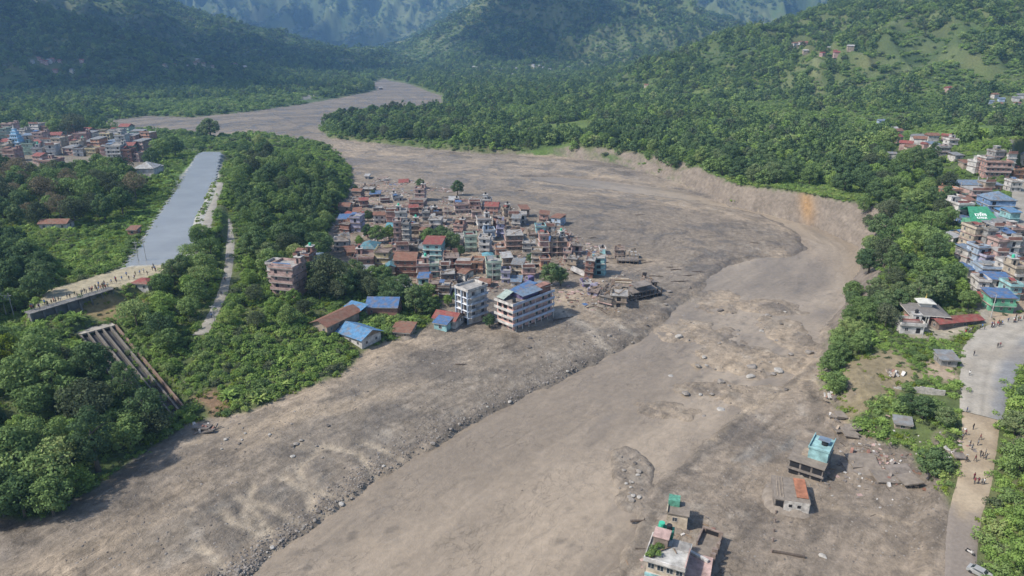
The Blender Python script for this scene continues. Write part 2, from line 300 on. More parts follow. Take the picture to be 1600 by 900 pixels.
def set_attr(me, name, kind, data, dom='POINT'):
    a = me.attributes.new(name, kind, dom)
    key = {'FLOAT': 'value', 'INT': 'value', 'FLOAT_VECTOR': 'vector', 'FLOAT_COLOR': 'color'}[kind]
    a.data.foreach_set(key, np.ascontiguousarray(data).ravel())

# ---------------------------------------------------------------- the land, one sheet to the horizon
def flow_coords(x, y):
    d, tt, sd = seg_dist(x, y, FLOW, False, True)
    L = np.concatenate([[0], np.cumsum(np.linalg.norm(np.diff(FLOW, axis=0), axis=1))])
    i = np.clip(tt.astype(int), 0, len(FLOW)-2); f = tt-i
    along = L[i]*(1-f)+L[i+1]*f
    return along, d*sd
FIELDS = [(poly([(1395, 183, 38), (1480, 186, 38), (1600, 178, 42), (1640, 185, 42), (1640, 222, 40), (1540, 218, 38), (1500, 205, 37), (1400, 212, 36)]), (0.085, 0.13, 0.035)),
          (poly([(1058, 150, 22), (1105, 148, 22), (1108, 156, 21), (1058, 157, 21)]), (0.10, 0.13, 0.04)),
          (poly([(850, 192, 13), (915, 186, 13), (930, 200, 12), (870, 210, 10)]), (0.10, 0.14, 0.035)),
          (poly([(775, 230, 9), (890, 228, 9), (880, 238, 8), (800, 236, 8)]), (0.085, 0.135, 0.03)),
          (poly([(160, 160, 8), (540, 148, 6), (560, 160, 5), (480, 166, 5), (240, 176, 7)]), (0.062, 0.088, 0.036)),
          (poly([(390, 150, 6), (520, 143, 6), (470, 156, 6), (390, 160, 6)]), (0.15, 0.145, 0.125)),
          (poly([(40, 408, 20), (160, 372, 20), (255, 330, 20), (310, 250, 20), (300, 235, 20), (262, 268, 20), (225, 300, 20), (150, 360, 20), (60, 380, 20)]), (0.085, 0.15, 0.028)),
          (poly([(330, 345, 20), (345, 300, 20), (352, 240, 20), (345, 236, 20), (322, 330, 20)]), (0.10, 0.14, 0.04)),
          (poly([(1310, 560, 9), (1395, 540, 9.5), (1440, 590, 9), (1380, 620, 8), (1320, 640, 7)]), (0.20, 0.16, 0.10)),
          (poly([(1440, 560, 10), (1500, 560, 10), (1500, 600, 9.6), (1440, 590, 9.5)]), (0.26, 0.20, 0.145)),
          (poly([(1390, 500, 10.5), (1500, 490, 11), (1520, 512, 11), (1490, 530, 10.5), (1420, 525, 10)]), (0.25, 0.22, 0.17)),
          (poly([(95, 495, 15), (165, 462, 18), (235, 452, 18), (225, 478, 15.5), (175, 505, 14)]), (0.20, 0.15, 0.075)),
          (poly([(300, 625, 5), (335, 600, 7), (365, 625, 6), (330, 648, 4)]), (0.19, 0.12, 0.075)),
          (poly([(1560, 268, 25), (1570, 266, 25), (1570, 272, 25)]), (0.2, 0.18, 0.15)),
          (poly([(1495, 400, 18), (1600, 380, 19), (1640, 480, 14), (1530, 500, 13)]), (0.24, 0.215, 0.18)),
          (poly([(1560, 440, 14), (1640, 420, 16), (1640, 505, 13), (1540, 510, 12)]), (0.31, 0.24, 0.17)),
          (poly([(0, 262, 17), (0, 200, 16), (230, 200, 15), (240, 262, 17), (120, 270, 18)]), (0.17, 0.145, 0.115)),
          (poly([(210, 255, 18), (250, 252, 18), (250, 278, 19), (210, 280, 19)]), (0.3, 0.29, 0.26))]
ORANGE = P(1260, 325, 8)
def on_land(pts):
    out = []
    for a, b in pts:
        z = 20.0
        for _ in range(14): q = P(a, b, z); z = z*0.6+0.4*min(90.0, float(height(np.array([q[0]]), np.array([q[1]]))[0]))
        out.append(P(a, b, z))
    return np.array(out)
for _f, _c in (([(1150, 165), (1232, 160), (1242, 184), (1160, 190)], (0.095, 0.125, 0.045)), ([(1262, 118), (1330, 110), (1342, 126), (1272, 134)], (0.12, 0.13, 0.06)), ([(1300, 184), (1372, 178), (1384, 204), (1312, 208)], (0.10, 0.14, 0.045)),
               ([(955, 150), (1012, 146), (1020, 158), (962, 163)], (0.11, 0.135, 0.05)), ([(1415, 152), (1468, 142), (1480, 158), (1428, 168)], (0.10, 0.135, 0.045)), ([(775, 170), (842, 165), (852, 182), (788, 188)], (0.10, 0.14, 0.045))): FIELDS.append((on_land(_f), _c))
_PALE, _TAN, _DK = (0.36, 0.32, 0.27), (0.30, 0.245, 0.185), (0.085, 0.073, 0.063)
STROKES = [([(560, 262), (700, 270), (850, 285), (1000, 303), (1130, 321)], 3.5, _TAN, 0.8), ([(620, 250), (760, 256), (900, 268), (1040, 290)], 2.5, _TAN, 0.6), ([(880, 300), (1000, 318), (1110, 336), (1190, 352)], 3, _DK, 0.45), ([(540, 300), (640, 300), (780, 312), (900, 330)], 3, _TAN, 0.5),
           ([(0, 868), (60, 850), (130, 826), (200, 800)], 0.7, _DK, 0.9), ([(130, 872), (230, 830), (330, 790), (400, 755), (470, 716)], 0.8, _DK, 0.6), ([(20, 900), (160, 858), (300, 800)], 1.6, _TAN, 0.5), ([(300, 690), (420, 668), (540, 640), (640, 600)], 5, _TAN, 0.6), ([(250, 740), (340, 715), (430, 690)], 3, _TAN, 0.5),
           ([(862, 488), (900, 505), (935, 530), (960, 556)], 3.0, _PALE, 0.75), ([(905, 478), (940, 500), (985, 520)], 2.2, _PALE, 0.6), ([(1000, 470), (1040, 478), (1090, 462)], 3, _PALE, 0.5), ([(1010, 440), (1060, 455), (1100, 440)], 2.5, _DK, 0.5), ([(960, 500), (1010, 500), (1060, 480)], 2, _DK, 0.5),
           ([(1110, 680), (1180, 632), (1260, 592)], 2.5, _TAN, 0.7), ([(1140, 700), (1200, 660), (1270, 625)], 1.2, _DK, 0.5), ([(1260, 600), (1275, 640), (1268, 680)], 2.2, _DK, 0.7), ([(1130, 800), (1190, 790), (1240, 810)], 1.0, _DK, 0.4), ([(1300, 800), (1370, 815), (1420, 830)], 1.0, _TAN, 0.6), ([(1180, 730), (1220, 700), (1240, 680)], 1.6, (0.23, 0.225, 0.215), 0.6), ([(1150, 720), (1190, 690)], 1.8, (0.23, 0.225, 0.215), 0.5),
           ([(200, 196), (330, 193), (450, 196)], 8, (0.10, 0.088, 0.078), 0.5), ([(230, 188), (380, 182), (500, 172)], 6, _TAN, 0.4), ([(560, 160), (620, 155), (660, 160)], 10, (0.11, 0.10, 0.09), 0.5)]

def build_land():
    nr, nc = 860, 640
    r = np.geomspace(150, 9500, nr); th = np.linspace(math.radians(-50), math.radians(50), nc)
    R, T = np.meshgrid(r, th, indexing='ij'); X = (R*np.sin(T)).ravel(); Y = (R*np.cos(T)-100).ravel()
    h, d, dw, dc, db, rm, hl = height(X, Y, True)
    # colour by zone
    n1 = fbm(X/25, Y/25, 71, 5); n2 = fbm(X/90, Y/90, 72, 4); n3 = fbm(X/5, Y/5, 73, 4)
    c = np.zeros((len(X), 3))
    green = np.array([0.060, 0.090, 0.028]); ol = np.array([0.100, 0.108, 0.045]); dk = np.array([0.036, 0.060, 0.025])
    a = np.clip(0.5+0.9*n1, 0, 1)[:, None]; c[:] = green*(1-a)+ol*a
    a = np.clip(-n2*1.6, 0, 1)[:, None]; c = c*(1-a)+dk*a
    pale = np.clip((fbm(X/60, Y/28, 75, 5)-0.22)*5, 0, 1)*(Y > 900); c = c*(1-0.75*pale[:, None])+np.array([0.095, 0.115, 0.05])*0.75*pale[:, None]
    for pl, cc in FIELDS:
        s = sdf(X, Y, pl); k = (1-sstep(-1.5, 1.5, s+2.0*n3+2*n1))[:, None]*0.92
        c = c*(1-k)+np.array(cc)*k*(1+0.35*n1[:, None]) if k.max() > 0 else c
    # mud
    al, ac = flow_coords(X, Y)
    mudm = 1-sstep(-0.5, 1.2, d+0.8*n3)
    grey = np.array([0.190, 0.163, 0.138]); tan = np.array([0.285, 0.232, 0.178]); wet = np.array([0.118, 0.101, 0.086])
    s1 = np.clip(0.5+1.6*fbm(al/75, ac/26, 81, 6, 0.55), 0, 1)[:, None]; mc = grey*(1-s1)+tan*s1
    s2 = np.clip((fbm(al/34+3, ac/17, 85, 6, 0.6)-0.05)*2.2, 0, 1)[:, None]*0.6; mc = mc*(1-s2)+wet*s2
    # bars and zones of darker, wetter mud
    bar = poly([(560, 300), (700, 290), (900, 305), (1080, 330), (1200, 350), (1250, 385), (1180, 402), (1080, 415), (930, 385), (760, 330)], 1.2)
    k = (1-sstep(-8, 10, sdf(X, Y, bar)+8*fbm(al/30, ac/8, 88, 4)))[:, None]*0.7; mc = mc*(1-k)+np.array([0.152, 0.131, 0.111])*k
    lb = poly([(560, 600), (700, 545), (860, 500), (990, 510), (900, 580), (760, 650), (640, 700), (470, 790), (380, 870), (200, 900), (300, 800), (440, 690)], 2)
    k = (1-sstep(-6, 8, sdf(X, Y, lb)+8*fbm(X/20, Y/20, 89, 4)))[:, None]*0.75; mc = mc*(1-k)+np.array([0.168, 0.146, 0.124])*k
    rb = poly([(1010, 820), (1180, 660), (1280, 610), (1330, 690), (1430, 740), (1475, 850), (1480, 1000), (960, 1000)], 2.5)
    k = (1-sstep(-6, 8, sdf(X, Y, rb)+8*fbm(X/20, Y/20, 90, 4)))[:, None]*0.7; mc = mc*(1-k)+np.array([0.185, 0.155, 0.128])*k
    # pale dried runnels over the lower left bank
    run = np.clip(ridged(X/15+0.5*n1, Y/15, 93, 3)-0.84, 0, 1)*2.5*np.clip(1-np.abs(sdf(X, Y, poly([(330, 800), (500, 690), (620, 690), (640, 720), (560, 770), (400, 870)], 2)))/14-0.0, 0, 1)
    for pts in RUNNELS:
        dr = seg_dist(X+0.8*n3, Y+0.8*n1, poly(pts, 2.2)); run = np.maximum(run, (1-sstep(0.4, 1.5, dr))*(0.9+0.4*n3))
    run = np.clip(run, 0, 1)[:, None]*0.62; mc = mc*(1-run)+np.array([0.40, 0.34, 0.265])*run
    for sx, sy, ra, rb_, hh in SHOALS[:2]:
        k = np.exp(-(((X-sx)/ra)**2+((Y-sy)/rb_)**2))[:, None]*np.clip(0.35+0.6*n3+0.4*n1, 0, 0.8)[:, None]; mc = mc*(1-k)+np.array([0.115, 0.10, 0.088])*k
    st = np.clip((fbm(X/3.0, Y/3.0, 95, 4)-0.2)*3, 0, 1)[:, None]*0.45*(np.abs(dw) < 22)[:, None]; mc = mc*(1-st)+np.array([0.27, 0.245, 0.215])*st
    edge = np.exp(-((dw-2.2)/1.6)**2)[:, None]*0.55; mc = mc*(1-edge)+np.array([0.10, 0.088, 0.078])*edge
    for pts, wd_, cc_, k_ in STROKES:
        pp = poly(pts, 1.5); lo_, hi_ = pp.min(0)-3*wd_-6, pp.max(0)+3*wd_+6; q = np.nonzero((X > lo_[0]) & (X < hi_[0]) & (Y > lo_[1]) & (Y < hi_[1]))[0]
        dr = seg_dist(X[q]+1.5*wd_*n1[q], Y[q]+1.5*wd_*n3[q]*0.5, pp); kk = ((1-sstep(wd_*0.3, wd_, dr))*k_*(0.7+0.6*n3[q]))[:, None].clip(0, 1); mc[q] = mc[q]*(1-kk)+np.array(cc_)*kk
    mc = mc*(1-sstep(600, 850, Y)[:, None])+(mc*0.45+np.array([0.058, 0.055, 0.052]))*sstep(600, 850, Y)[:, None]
    # tilled terraces on the far slopes, ground lightened to paint in their sunlight
    ter = np.clip(fbm(X/140, Y/140, 99, 3)*1.6+0.35, 0, 1)*sstep(1500, 2000, Y); tl_ = (0.5+0.5*np.sin(h/2.6+3*n2)); c = c*(1-0.7*ter[:, None])+(np.array([0.115, 0.125, 0.060])*(0.62+0.55*tl_[:, None]))*0.7*ter[:, None]
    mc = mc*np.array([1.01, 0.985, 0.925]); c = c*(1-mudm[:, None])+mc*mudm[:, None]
    # raw cliff faces: steep banks are bare earth
    gx = np.gradient(h.reshape(nr, nc), axis=0)/np.gradient(R, axis=0); gy = np.gradient(h.reshape(nr, nc), axis=1)/(R*np.gradient(T, axis=1))
    slope = np.sqrt(gx**2+gy**2).ravel()
    cl = sstep(0.5, 0.95, slope+0.25*n1)*(d > -1)*(d < 28)*(Y < 900)*(X > -60)*((X > 40) | (Y > 400))
    cc = np.array([0.165, 0.136, 0.108])*(1+0.3*fbm(X/2.5, Y/14+h/3, 97, 4))[:, None]
    og = 0.75*np.exp(-(((X-ORANGE[0])/2.8)**2+((Y-ORANGE[1])/9)**2))[:, None]; cc = cc*(1-og)+np.array([0.27, 0.155, 0.06])*og
    c = c*(1-cl[:, None])+cc*cl[:, None]
    # canal concrete and basin silt
    k = ((dc < 6) & (X < P(262, 330, 20)[0]+(Y-0)*0))[:, None]*0.0
    k = (1-sstep(3.5, 5.5, dc+0.6*n3))[:, None]; c = c*(1-k)+np.array([0.27, 0.265, 0.24])*(1+0.3*n3[:, None])*k
    k = (1-sstep(-1, 1.5, db+n3))[:, None]; c = c*(1-k)+np.array([0.29, 0.25, 0.17])*(1+0.35*n1[:, None])*k
    c = np.clip(c, 0.01, 0.6)
    i, j = np.meshgrid(np.arange(nr-1), np.arange(nc-1), indexing='ij'); q = i*nc+j
    F = np.stack([q, q+1, q+nc+1, q+nc], -1).reshape(-1, 4)[:, ::-1]
    me = np_mesh('land', np.stack([X, Y, h], 1), F)
    set_attr(me, 'Col', 'FLOAT_COLOR', np.concatenate([c, np.ones((len(c), 1))], 1).astype(np.float32))
    set_attr(me, 'flow', 'FLOAT_VECTOR', np.stack([al, ac, np.zeros_like(al)], 1).astype(np.float32))
    set_attr(me, 'mud', 'FLOAT', mudm.astype(np.float32))
    o = link_mesh('ground', me, None, col_attr_mat('land_surface', streak=0.30, amp=0.40, bump=0.9, bdist=0.7, wrinkle=0.34, wet=1.0))
    tag(o, 'valley land with grey flood mud, green banks and hillsides', None, kind='structure')
    return o
def sheet(name, outline, z, step, m, wave=0.0, attr=True):
    """a level surface clipped to an outline, as a fine grid"""
    lo = outline.min(0); hi = outline.max(0); hi[1] = min(hi[1], 900)
    ys = [max(lo[1], 40)]
    while ys[-1] < hi[1]: ys.append(ys[-1]+step*max(0.5, ys[-1]/200))
    ys = np.array(ys); nx = int((hi[0]-lo[0])/(step*1.2)); nx = min(nx, 620); xs = np.linspace(lo[0], hi[0], nx)
    YY, XX = np.meshgrid(ys, xs, indexing='ij'); X = XX.ravel(); Y = YY.ravel()
    s = sdf(X, Y, outline).reshape(len(ys), nx) < 4.0
    al, ac = flow_coords(X, Y)
    Z = np.full(len(X), z)
    if wave:
        rip = ridged(al/8+0.6*fbm(X/9, Y/9, 32, 3), ac/4.0, 31, 4)*2-1.2; big = fbm(al/26, ac/9, 35, 3)
        Z = Z+wave*(0.5*rip+0.8*big)+wave*1.6*np.clip(fbm(al/11, ac/5, 38, 4)-0.28, 0, 1)
    i, j = np.meshgrid(np.arange(len(ys)-1), np.arange(nx-1), indexing='ij')
    keep = s[i, j] & s[i+1, j] & s[i, j+1] & s[i+1, j+1]; q = (i*nx+j)[keep]
    F = np.stack([q, q+1, q+nx+1, q+nx], 1)
    used = np.unique(F); mp = np.full(len(X), -1); mp[used] = np.arange(len(used))
    me = np_mesh(name, np.stack([X, Y, Z], 1)[used], mp[F])
    X, Y, al, ac = X[used], Y[used], al[used], ac[used]
    if attr:
        a = np.clip(0.55+1.5*fbm(al/70, ac/17, 51, 5), 0, 1)[:, None]
        c = np.array([0.198, 0.164, 0.128])*(1-a)+np.array([0.275, 0.227, 0.175])*a
        k = np.clip((fbm(al/25, ac/6, 54, 5)-0.12)*2.4, 0, 1)[:, None]*0.5; c = c*(1-k)+np.array([0.155, 0.133, 0.112])*k
        k = (np.clip((fbm(al/5, ac/2.2, 57, 5)-0.36)*5, 0, 1)*np.clip(fbm(X/50, Y/50, 58, 2)*2+0.3, 0, 1))[:, None]*0.6; c = c*(1-k)+np.array([0.10, 0.085, 0.07])*k
        lane = (1-sstep(-4, 12, np.abs(sdf(X, Y, poly([(1140, 320), (1270, 352), (1340, 384), (1330, 430), (1280, 400), (1200, 345)], 0)))))[:, None]*0.5
        c = c*(1-lane)+np.array([0.27, 0.212, 0.152])*lane
        c = c*np.array([0.985, 0.965, 0.925])
        set_attr(me, 'Col', 'FLOAT_COLOR', np.concatenate([c, np.ones((len(c), 1))], 1).astype(np.float32))
        set_attr(me, 'flow', 'FLOAT_VECTOR', np.stack([al, ac, al*0], 1).astype(np.float32))
        set_attr(me, 'mud', 'FLOAT', np.ones(len(c), np.float32))
    return link_mesh(name, me, None, m)
land = build_land()
from mathutils.bvhtree import BVHTree
LAND_BVH = BVHTree.FromObject(land, bpy.context.evaluated_depsgraph_get())
wm = col_attr_mat('muddy_water', rough=0.36, streak=0.17, n_scale=0.55, amp=0.17, bump=0.5, bdist=0.45, wrinkle=0.30)
river = sheet('river_water', WATER, 0.0, 0.8, wm, 0.24)
tag(river, 'brown flood river carrying silt round the bend', None, kind='structure')
cm = mat('canal_water', (0.19, 0.19, 0.178), 0.25, 0.16, 0.07, bump=0.04, bscale=1.5, spec=0.35)
tag(sheet('canal_water', CANAL, 19.0, 1.6, cm, 0.0, False), 'still grey blue water of the straight concrete canal', None, kind='structure')

# ---------------------------------------------------------------- plants: meshes of leaf-sized faces, shared by every copy
def leaf_mat(name, dark, light, warm):
    m = bpy.data.materials.new(name); m.use_nodes = True; n = m.node_tree; N = n.nodes; L = n.links; N.clear()
    oi = N.new('ShaderNodeObjectInfo'); at = N.new('ShaderNodeAttribute'); at.attribute_name = 'leafv'
    ge = N.new('ShaderNodeNewGeometry'); nz = N.new('ShaderNodeTexNoise'); nz.inputs['Scale'].default_value = 0.035; nz.inputs['Detail'].default_value = 3
    L.new(ge.outputs['Position'], nz.inputs['Vector'])
    s = N.new('ShaderNodeMath'); s.operation = 'MULTIPLY_ADD'; s.inputs[1].default_value = 0.55; L.new(oi.outputs['Random'], s.inputs[0])
    s2 = N.new('ShaderNodeMath'); s2.operation = 'MULTIPLY_ADD'; s2.inputs[1].default_value = 0.30; L.new(at.outputs['Fac'], s2.inputs[0]); L.new(s.outputs[0], s2.inputs[2])
    mr = N.new('ShaderNodeMapRange'); mr.inputs[1].default_value = 0.3; mr.inputs[2].default_value = 0.7; mr.inputs[3].default_value = -0.15; mr.inputs[4].default_value = 0.35
    L.new(nz.outputs['Fac'], mr.inputs[0]); L.new(mr.outputs[0], s.inputs[2])
    cr = N.new('ShaderNodeValToRGB'); L.new(s2.outputs[0], cr.inputs['Fac'])
    e = cr.color_ramp.elements; e[0].position = 0.0; e[0].color = (*dark, 1); e[1].position = 0.72; e[1].color = (*light, 1)
    k = cr.color_ramp.elements.new(1.0); k.color = (*warm, 1)
    df = N.new('ShaderNodeBsdfDiffuse'); tr = N.new('ShaderNodeBsdfTranslucent'); mx = N.new('ShaderNodeMixShader'); mx.inputs[0].default_value = 0.3
    L.new(cr.outputs[0], df.inputs['Color']); L.new(cr.outputs[0], tr.inputs['Color']); L.new(df.outputs[0], mx.inputs[1]); L.new(tr.outputs[0], mx.inputs[2])
    o = N.new('ShaderNodeOutputMaterial'); L.new(mx.outputs[0], o.inputs['Surface']); MATS[name] = m; return m
LEAF = leaf_mat('leaf_green', (0.067, 0.113, 0.046), (0.182, 0.258, 0.088), (0.274, 0.307, 0.121))
LEAF_D = leaf_mat('leaf_dark', (0.049, 0.086, 0.043), (0.119, 0.178, 0.075), (0.183, 0.218, 0.101))
LEAF_B = leaf_mat('leaf_bright', (0.096, 0.161, 0.047), (0.224, 0.323, 0.084), (0.300, 0.352, 0.118))
LEAF_O = leaf_mat('leaf_brown', (0.11, 0.095, 0.058), (0.23, 0.195, 0.125), (0.29, 0.25, 0.17))
LEAF_Y = leaf_mat('leaf_yellow', (0.08, 0.12, 0.02), (0.17, 0.22, 0.035), (0.22, 0.25, 0.05))
LEAF_G = leaf_mat('leaf_greyish', (0.056, 0.075, 0.043), (0.106, 0.131, 0.069), (0.150, 0.163, 0.100))
BARK = mat('bark', (0.10, 0.085, 0.065), 0.95, 0.35, 3.0)
def leaves_from(cent, rad, n, size, rng, flat=0.75, up=0.25):
    """leaf faces over the surfaces and insides of lobes"""
    k = rng.choice(len(cent), n, p=(rad**2)/np.sum(rad**2))
    v = rng.normal(size=(n, 3)); v[:, 2] = v[:, 2]*0.9+up; v /= np.linalg.norm(v, axis=1)[:, None]
    rr = rad[k]*(0.62+0.42*rng.random(n)**0.6)*np.where(rng.random(n) < 0.12, 1.08+0.35*rng.random(n), 1.0)
    p = cent[k]+v*rr[:, None]*np.array([1, 1, flat])
    nr = v+rng.normal(size=(n, 3))*0.45; nr /= np.linalg.norm(nr, axis=1)[:, None]
    a = np.cross(nr, rng.normal(size=(n, 3))); a /= np.linalg.norm(a, axis=1)[:, None]; b = np.cross(nr, a)
    s = size*(0.6+0.8*rng.random(n))[:, None]
    V = np.stack([p-a*s*0.5, p+b*s*0.34-nr*s*0.08, p+a*s*0.5, p-b*s*0.34-nr*s*0.08], 1).reshape(-1, 3)
    return V, np.repeat(rng.random(n), 4), nr
def crown_mesh(name, h, r, base, lobes, n, size, m, seed, shape='round'):
    rng = np.random.default_rng(seed); c = []; rd = []
    for i in range(lobes):
        t = (i+0.5)/lobes; ang = i*2.399+rng.random()*0.7
        if shape == 'round': prof = math.sin(math.pi*(0.16+0.80*t))**0.7
        elif shape == 'cone': prof = 1.05*(1-t)**0.8+0.12
        elif shape == 'spread': prof = 1.15-0.35*t
        elif shape == 'tall': prof = math.sin(math.pi*(0.12+0.82*t))**0.5*0.85
        else: prof = 1.0
        q = r*prof*(0.58+0.47*rng.random())*(0.9 if t < 0.85 else 0.4)
        z = base+(h-base)*(0.08+0.84*t)
        c.append((q*math.cos(ang), q*math.sin(ang), z)); rd.append(r*(0.25+0.20*rng.random())*(0.75+0.35*prof))
    V, lv, nr = leaves_from(np.array(c), np.array(rd), n, size, rng)
    F = np.arange(len(V)).reshape(-1, 4); me = np_mesh(name, V, F, False)
    set_attr(me, 'leafv', 'FLOAT', lv.astype(np.float32)); me.materials.append(m); return me
def tube(bm, pts, rads, seg=7):
    rings = []
    for i, p in enumerate(pts):
        p = Vector(p); d = (Vector(pts[min(i+1, len(pts)-1)])-Vector(pts[max(i-1, 0)])).normalized()
        a = d.orthogonal().normalized(); b = d.cross(a)
        rings.append([bm.verts.new(p+(a*math.cos(2*math.pi*k/seg)+b*math.sin(2*math.pi*k/seg))*rads[i]) for k in range(seg)])
    for i in range(len(rings)-1):
        for k in range(seg): bm.faces.new((rings[i][k], rings[i][(k+1) % seg], rings[i+1][(k+1) % seg], rings[i+1][k]))
    bm.faces.new(rings[-1]); bm.faces.new(rings[0][::-1])
def trunk_mesh(name, h, r, base, seed, rt=None, m=None):
    rng = random.Random(seed); bm = bmesh.new(); rt = rt or 0.032*h
    pts = [(0, 0, -0.8)]; x = y = 0
    for k in range(1, 6):
        x += rng.uniform(-.12, .12)*h*0.06; y += rng.uniform(-.12, .12)*h*0.06; pts.append((x, y, h*0.82*k/5))
    tube(bm, pts, [rt*1.5, rt*1.0, rt*0.85, rt*0.65, rt*0.45, rt*0.2])
    for k in range(6):
        a = k*2.1+rng.random(); z0 = base*0.9+(h-base)*0.12*k; q = r*rng.uniform(0.5, 0.8)
        tube(bm, [(0, 0, z0), (q*.5*math.cos(a), q*.5*math.sin(a), z0+h*0.10), (q*math.cos(a), q*math.sin(a), z0+h*0.16)], [rt*0.5, rt*0.32, rt*0.1], 5)
    me = bpy.data.meshes.new(name); bm.to_mesh(me); bm.free(); me.materials.append(m or BARK)
    for p in me.polygons: p.use_smooth = True
    return me
KINDS = {}
def kind(key, nv, h, r, base, lobes, n, size, m, shape='round'):
    KINDS[key] = [(crown_mesh(f'crown_{key}', h*(0.92+0.16*random.random()), r*(0.9+0.2*random.random()), base, lobes, n, size, m, hash_(key)+k, shape), trunk_mesh(f'trunk_{key}', h*0.9, r, base, hash_(key)+k+50)) for k in range(nv)]
def hash_(s): return sum((i+1)*ord(c) for i, c in enumerate(s)) % 9973
kind('broad', 4, 10.5, 4.6, 2.6, 20, 3000, 0.60, LEAF)
kind('dark', 4, 11.5, 4.4, 2.4, 20, 3000, 0.60, LEAF_D)
kind('bright', 3, 8.5, 3.8, 1.6, 20, 2800, 0.50, LEAF_B)
kind('tall', 3, 14.0, 3.8, 3.2, 24, 3200, 0.50, LEAF_D, 'tall')
kind('conic', 2, 13.0, 3.4, 2.0, 24, 3000, 0.48, LEAF_D, 'cone')
kind('brown', 2, 12.0, 5.0, 4.0, 22, 1700, 0.50, LEAF_O)
kind('yellow', 1, 9.0, 3.4, 2.0, 18, 2200, 0.50, LEAF_Y)
kind('spread', 2, 9.0, 5.6, 4.8, 13, 2000, 0.58, LEAF, 'spread')
kind('loose', 3, 11.5, 4.2, 2.8, 30, 1900, 0.60, LEAF, 'tall')
kind('grey', 3, 10.0, 4.6, 2.6, 22, 3200, 0.50, LEAF_G)
# low growth and far forest: leaf meshes that are only ever instanced
def bush_mesh(name, r, h, n, size, m, seed, lobes=9):
    rng = np.random.default_rng(seed); c = np.stack([rng.normal(size=lobes)*r*0.5, rng.normal(size=lobes)*r*0.5, h*(0.25+0.4*rng.random(lobes))], 1)
    V, lv, _ = leaves_from(c, r*(0.35+0.25*rng.random(lobes)), n, size, rng, 0.8, 0.35)
    V[:, 2] = np.maximum(V[:, 2], -0.1); me = np_mesh(name, V, np.arange(len(V)).reshape(-1, 4), False)
    set_attr(me, 'leafv', 'FLOAT', lv.astype(np.float32)); me.materials.append(m); return me
def proto_collection(name, meshes):
    c = bpy.data.collections.new(name)
    for i, me in enumerate(meshes): c.objects.link(bpy.data.objects.new(f'{name}_{i:02d}', me))
    return c
def blade_mesh(name, n, L, wd, m, seed):
    rg = np.random.default_rng(seed); V = []; F = []
    for k in range(n):
        a = rg.random()*6.283; up = rg.uniform(0.45, 1.2); l = L*rg.uniform(0.6, 1.1); bx, by = rg.normal(size=2)*0.25; sx, sy = -math.sin(a)*wd/2, math.cos(a)*wd/2; o = len(V)
        for i, f in enumerate((0, 0.35, 0.7, 1.0)):
            r_ = l*f*math.cos(up)*(1+0.3*f); z = l*(f*math.sin(up)-0.35*f*f*f); q = (0.5, 1.0, 0.8, 0.1)[i]; V += [(bx+r_*math.cos(a)+sx*q, by+r_*math.sin(a)+sy*q, z+0.2), (bx+r_*math.cos(a)-sx*q, by+r_*math.sin(a)-sy*q, z+0.2)]
        F += [(o+2*i, o+2*i+2, o+2*i+3, o+2*i+1) for i in range(3)]
    me = np_mesh(name, V, F, False); set_attr(me, 'leafv', 'FLOAT', np.repeat(rg.random(n), 8).astype(np.float32)); me.materials.append(m); return me
BUSH = proto_collection('bush_forms', [bush_mesh('bush', 1.5, 1.7, 420, 0.40, LEAF_B, 3), bush_mesh('bush', 1.7, 2.0, 480, 0.42, LEAF, 4), bush_mesh('bush', 1.3, 1.3, 380, 0.36, LEAF_B, 5), bush_mesh('bush', 1.9, 2.6, 520, 0.44, LEAF, 6), bush_mesh('bush', 1.6, 1.4, 400, 0.40, LEAF_G, 7), blade_mesh('banana', 46, 2.9, 0.5, LEAF_B, 8)])
HERB = proto_collection('herb_forms', [bush_mesh('herb', 0.9, 0.6, 150, 0.34, LEAF_B, 13), bush_mesh('herb', 1.0, 0.7, 150, 0.36, LEAF_Y, 14), bush_mesh('herb', 0.8, 0.5, 130, 0.30, LEAF_G, 15)])
WOOD = proto_collection('wood_forms', [crown_mesh('far_crown', 10, 4.6, 0.6, 12, 420, 1.15, LEAF, 31), crown_mesh('far_crown', 11, 4.4, 0.5, 12, 420, 1.15, LEAF_D, 32), crown_mesh('far_crown', 8.5, 4.8, 0.4, 12, 420, 1.15, LEAF, 33), crown_mesh('far_crown', 13, 3.6, 0.8, 12, 380, 1.1, LEAF_D, 34, 'tall'), crown_mesh('far_crown', 7.5, 4.4, 0.3, 10, 380, 1.1, LEAF_B, 35), crown_mesh('far_crown', 9.5, 4.5, 0.5, 12, 400, 1.1, LEAF_G, 36)])
FAR = proto_collection('distant_forms', [crown_mesh('distant_crown', 10, 6.5, 0.0, 7, 90, 3.0, LEAF, 41), crown_mesh('distant_crown', 9, 7.0, 0.0, 7, 90, 3.0, LEAF_D, 42), crown_mesh('distant_crown', 12, 5.5, 0.0, 7, 90, 2.8, LEAF_D, 43), crown_mesh('distant_crown', 7, 6.5, 0.0, 7, 80, 2.8, LEAF_G, 44)])
GN = {}
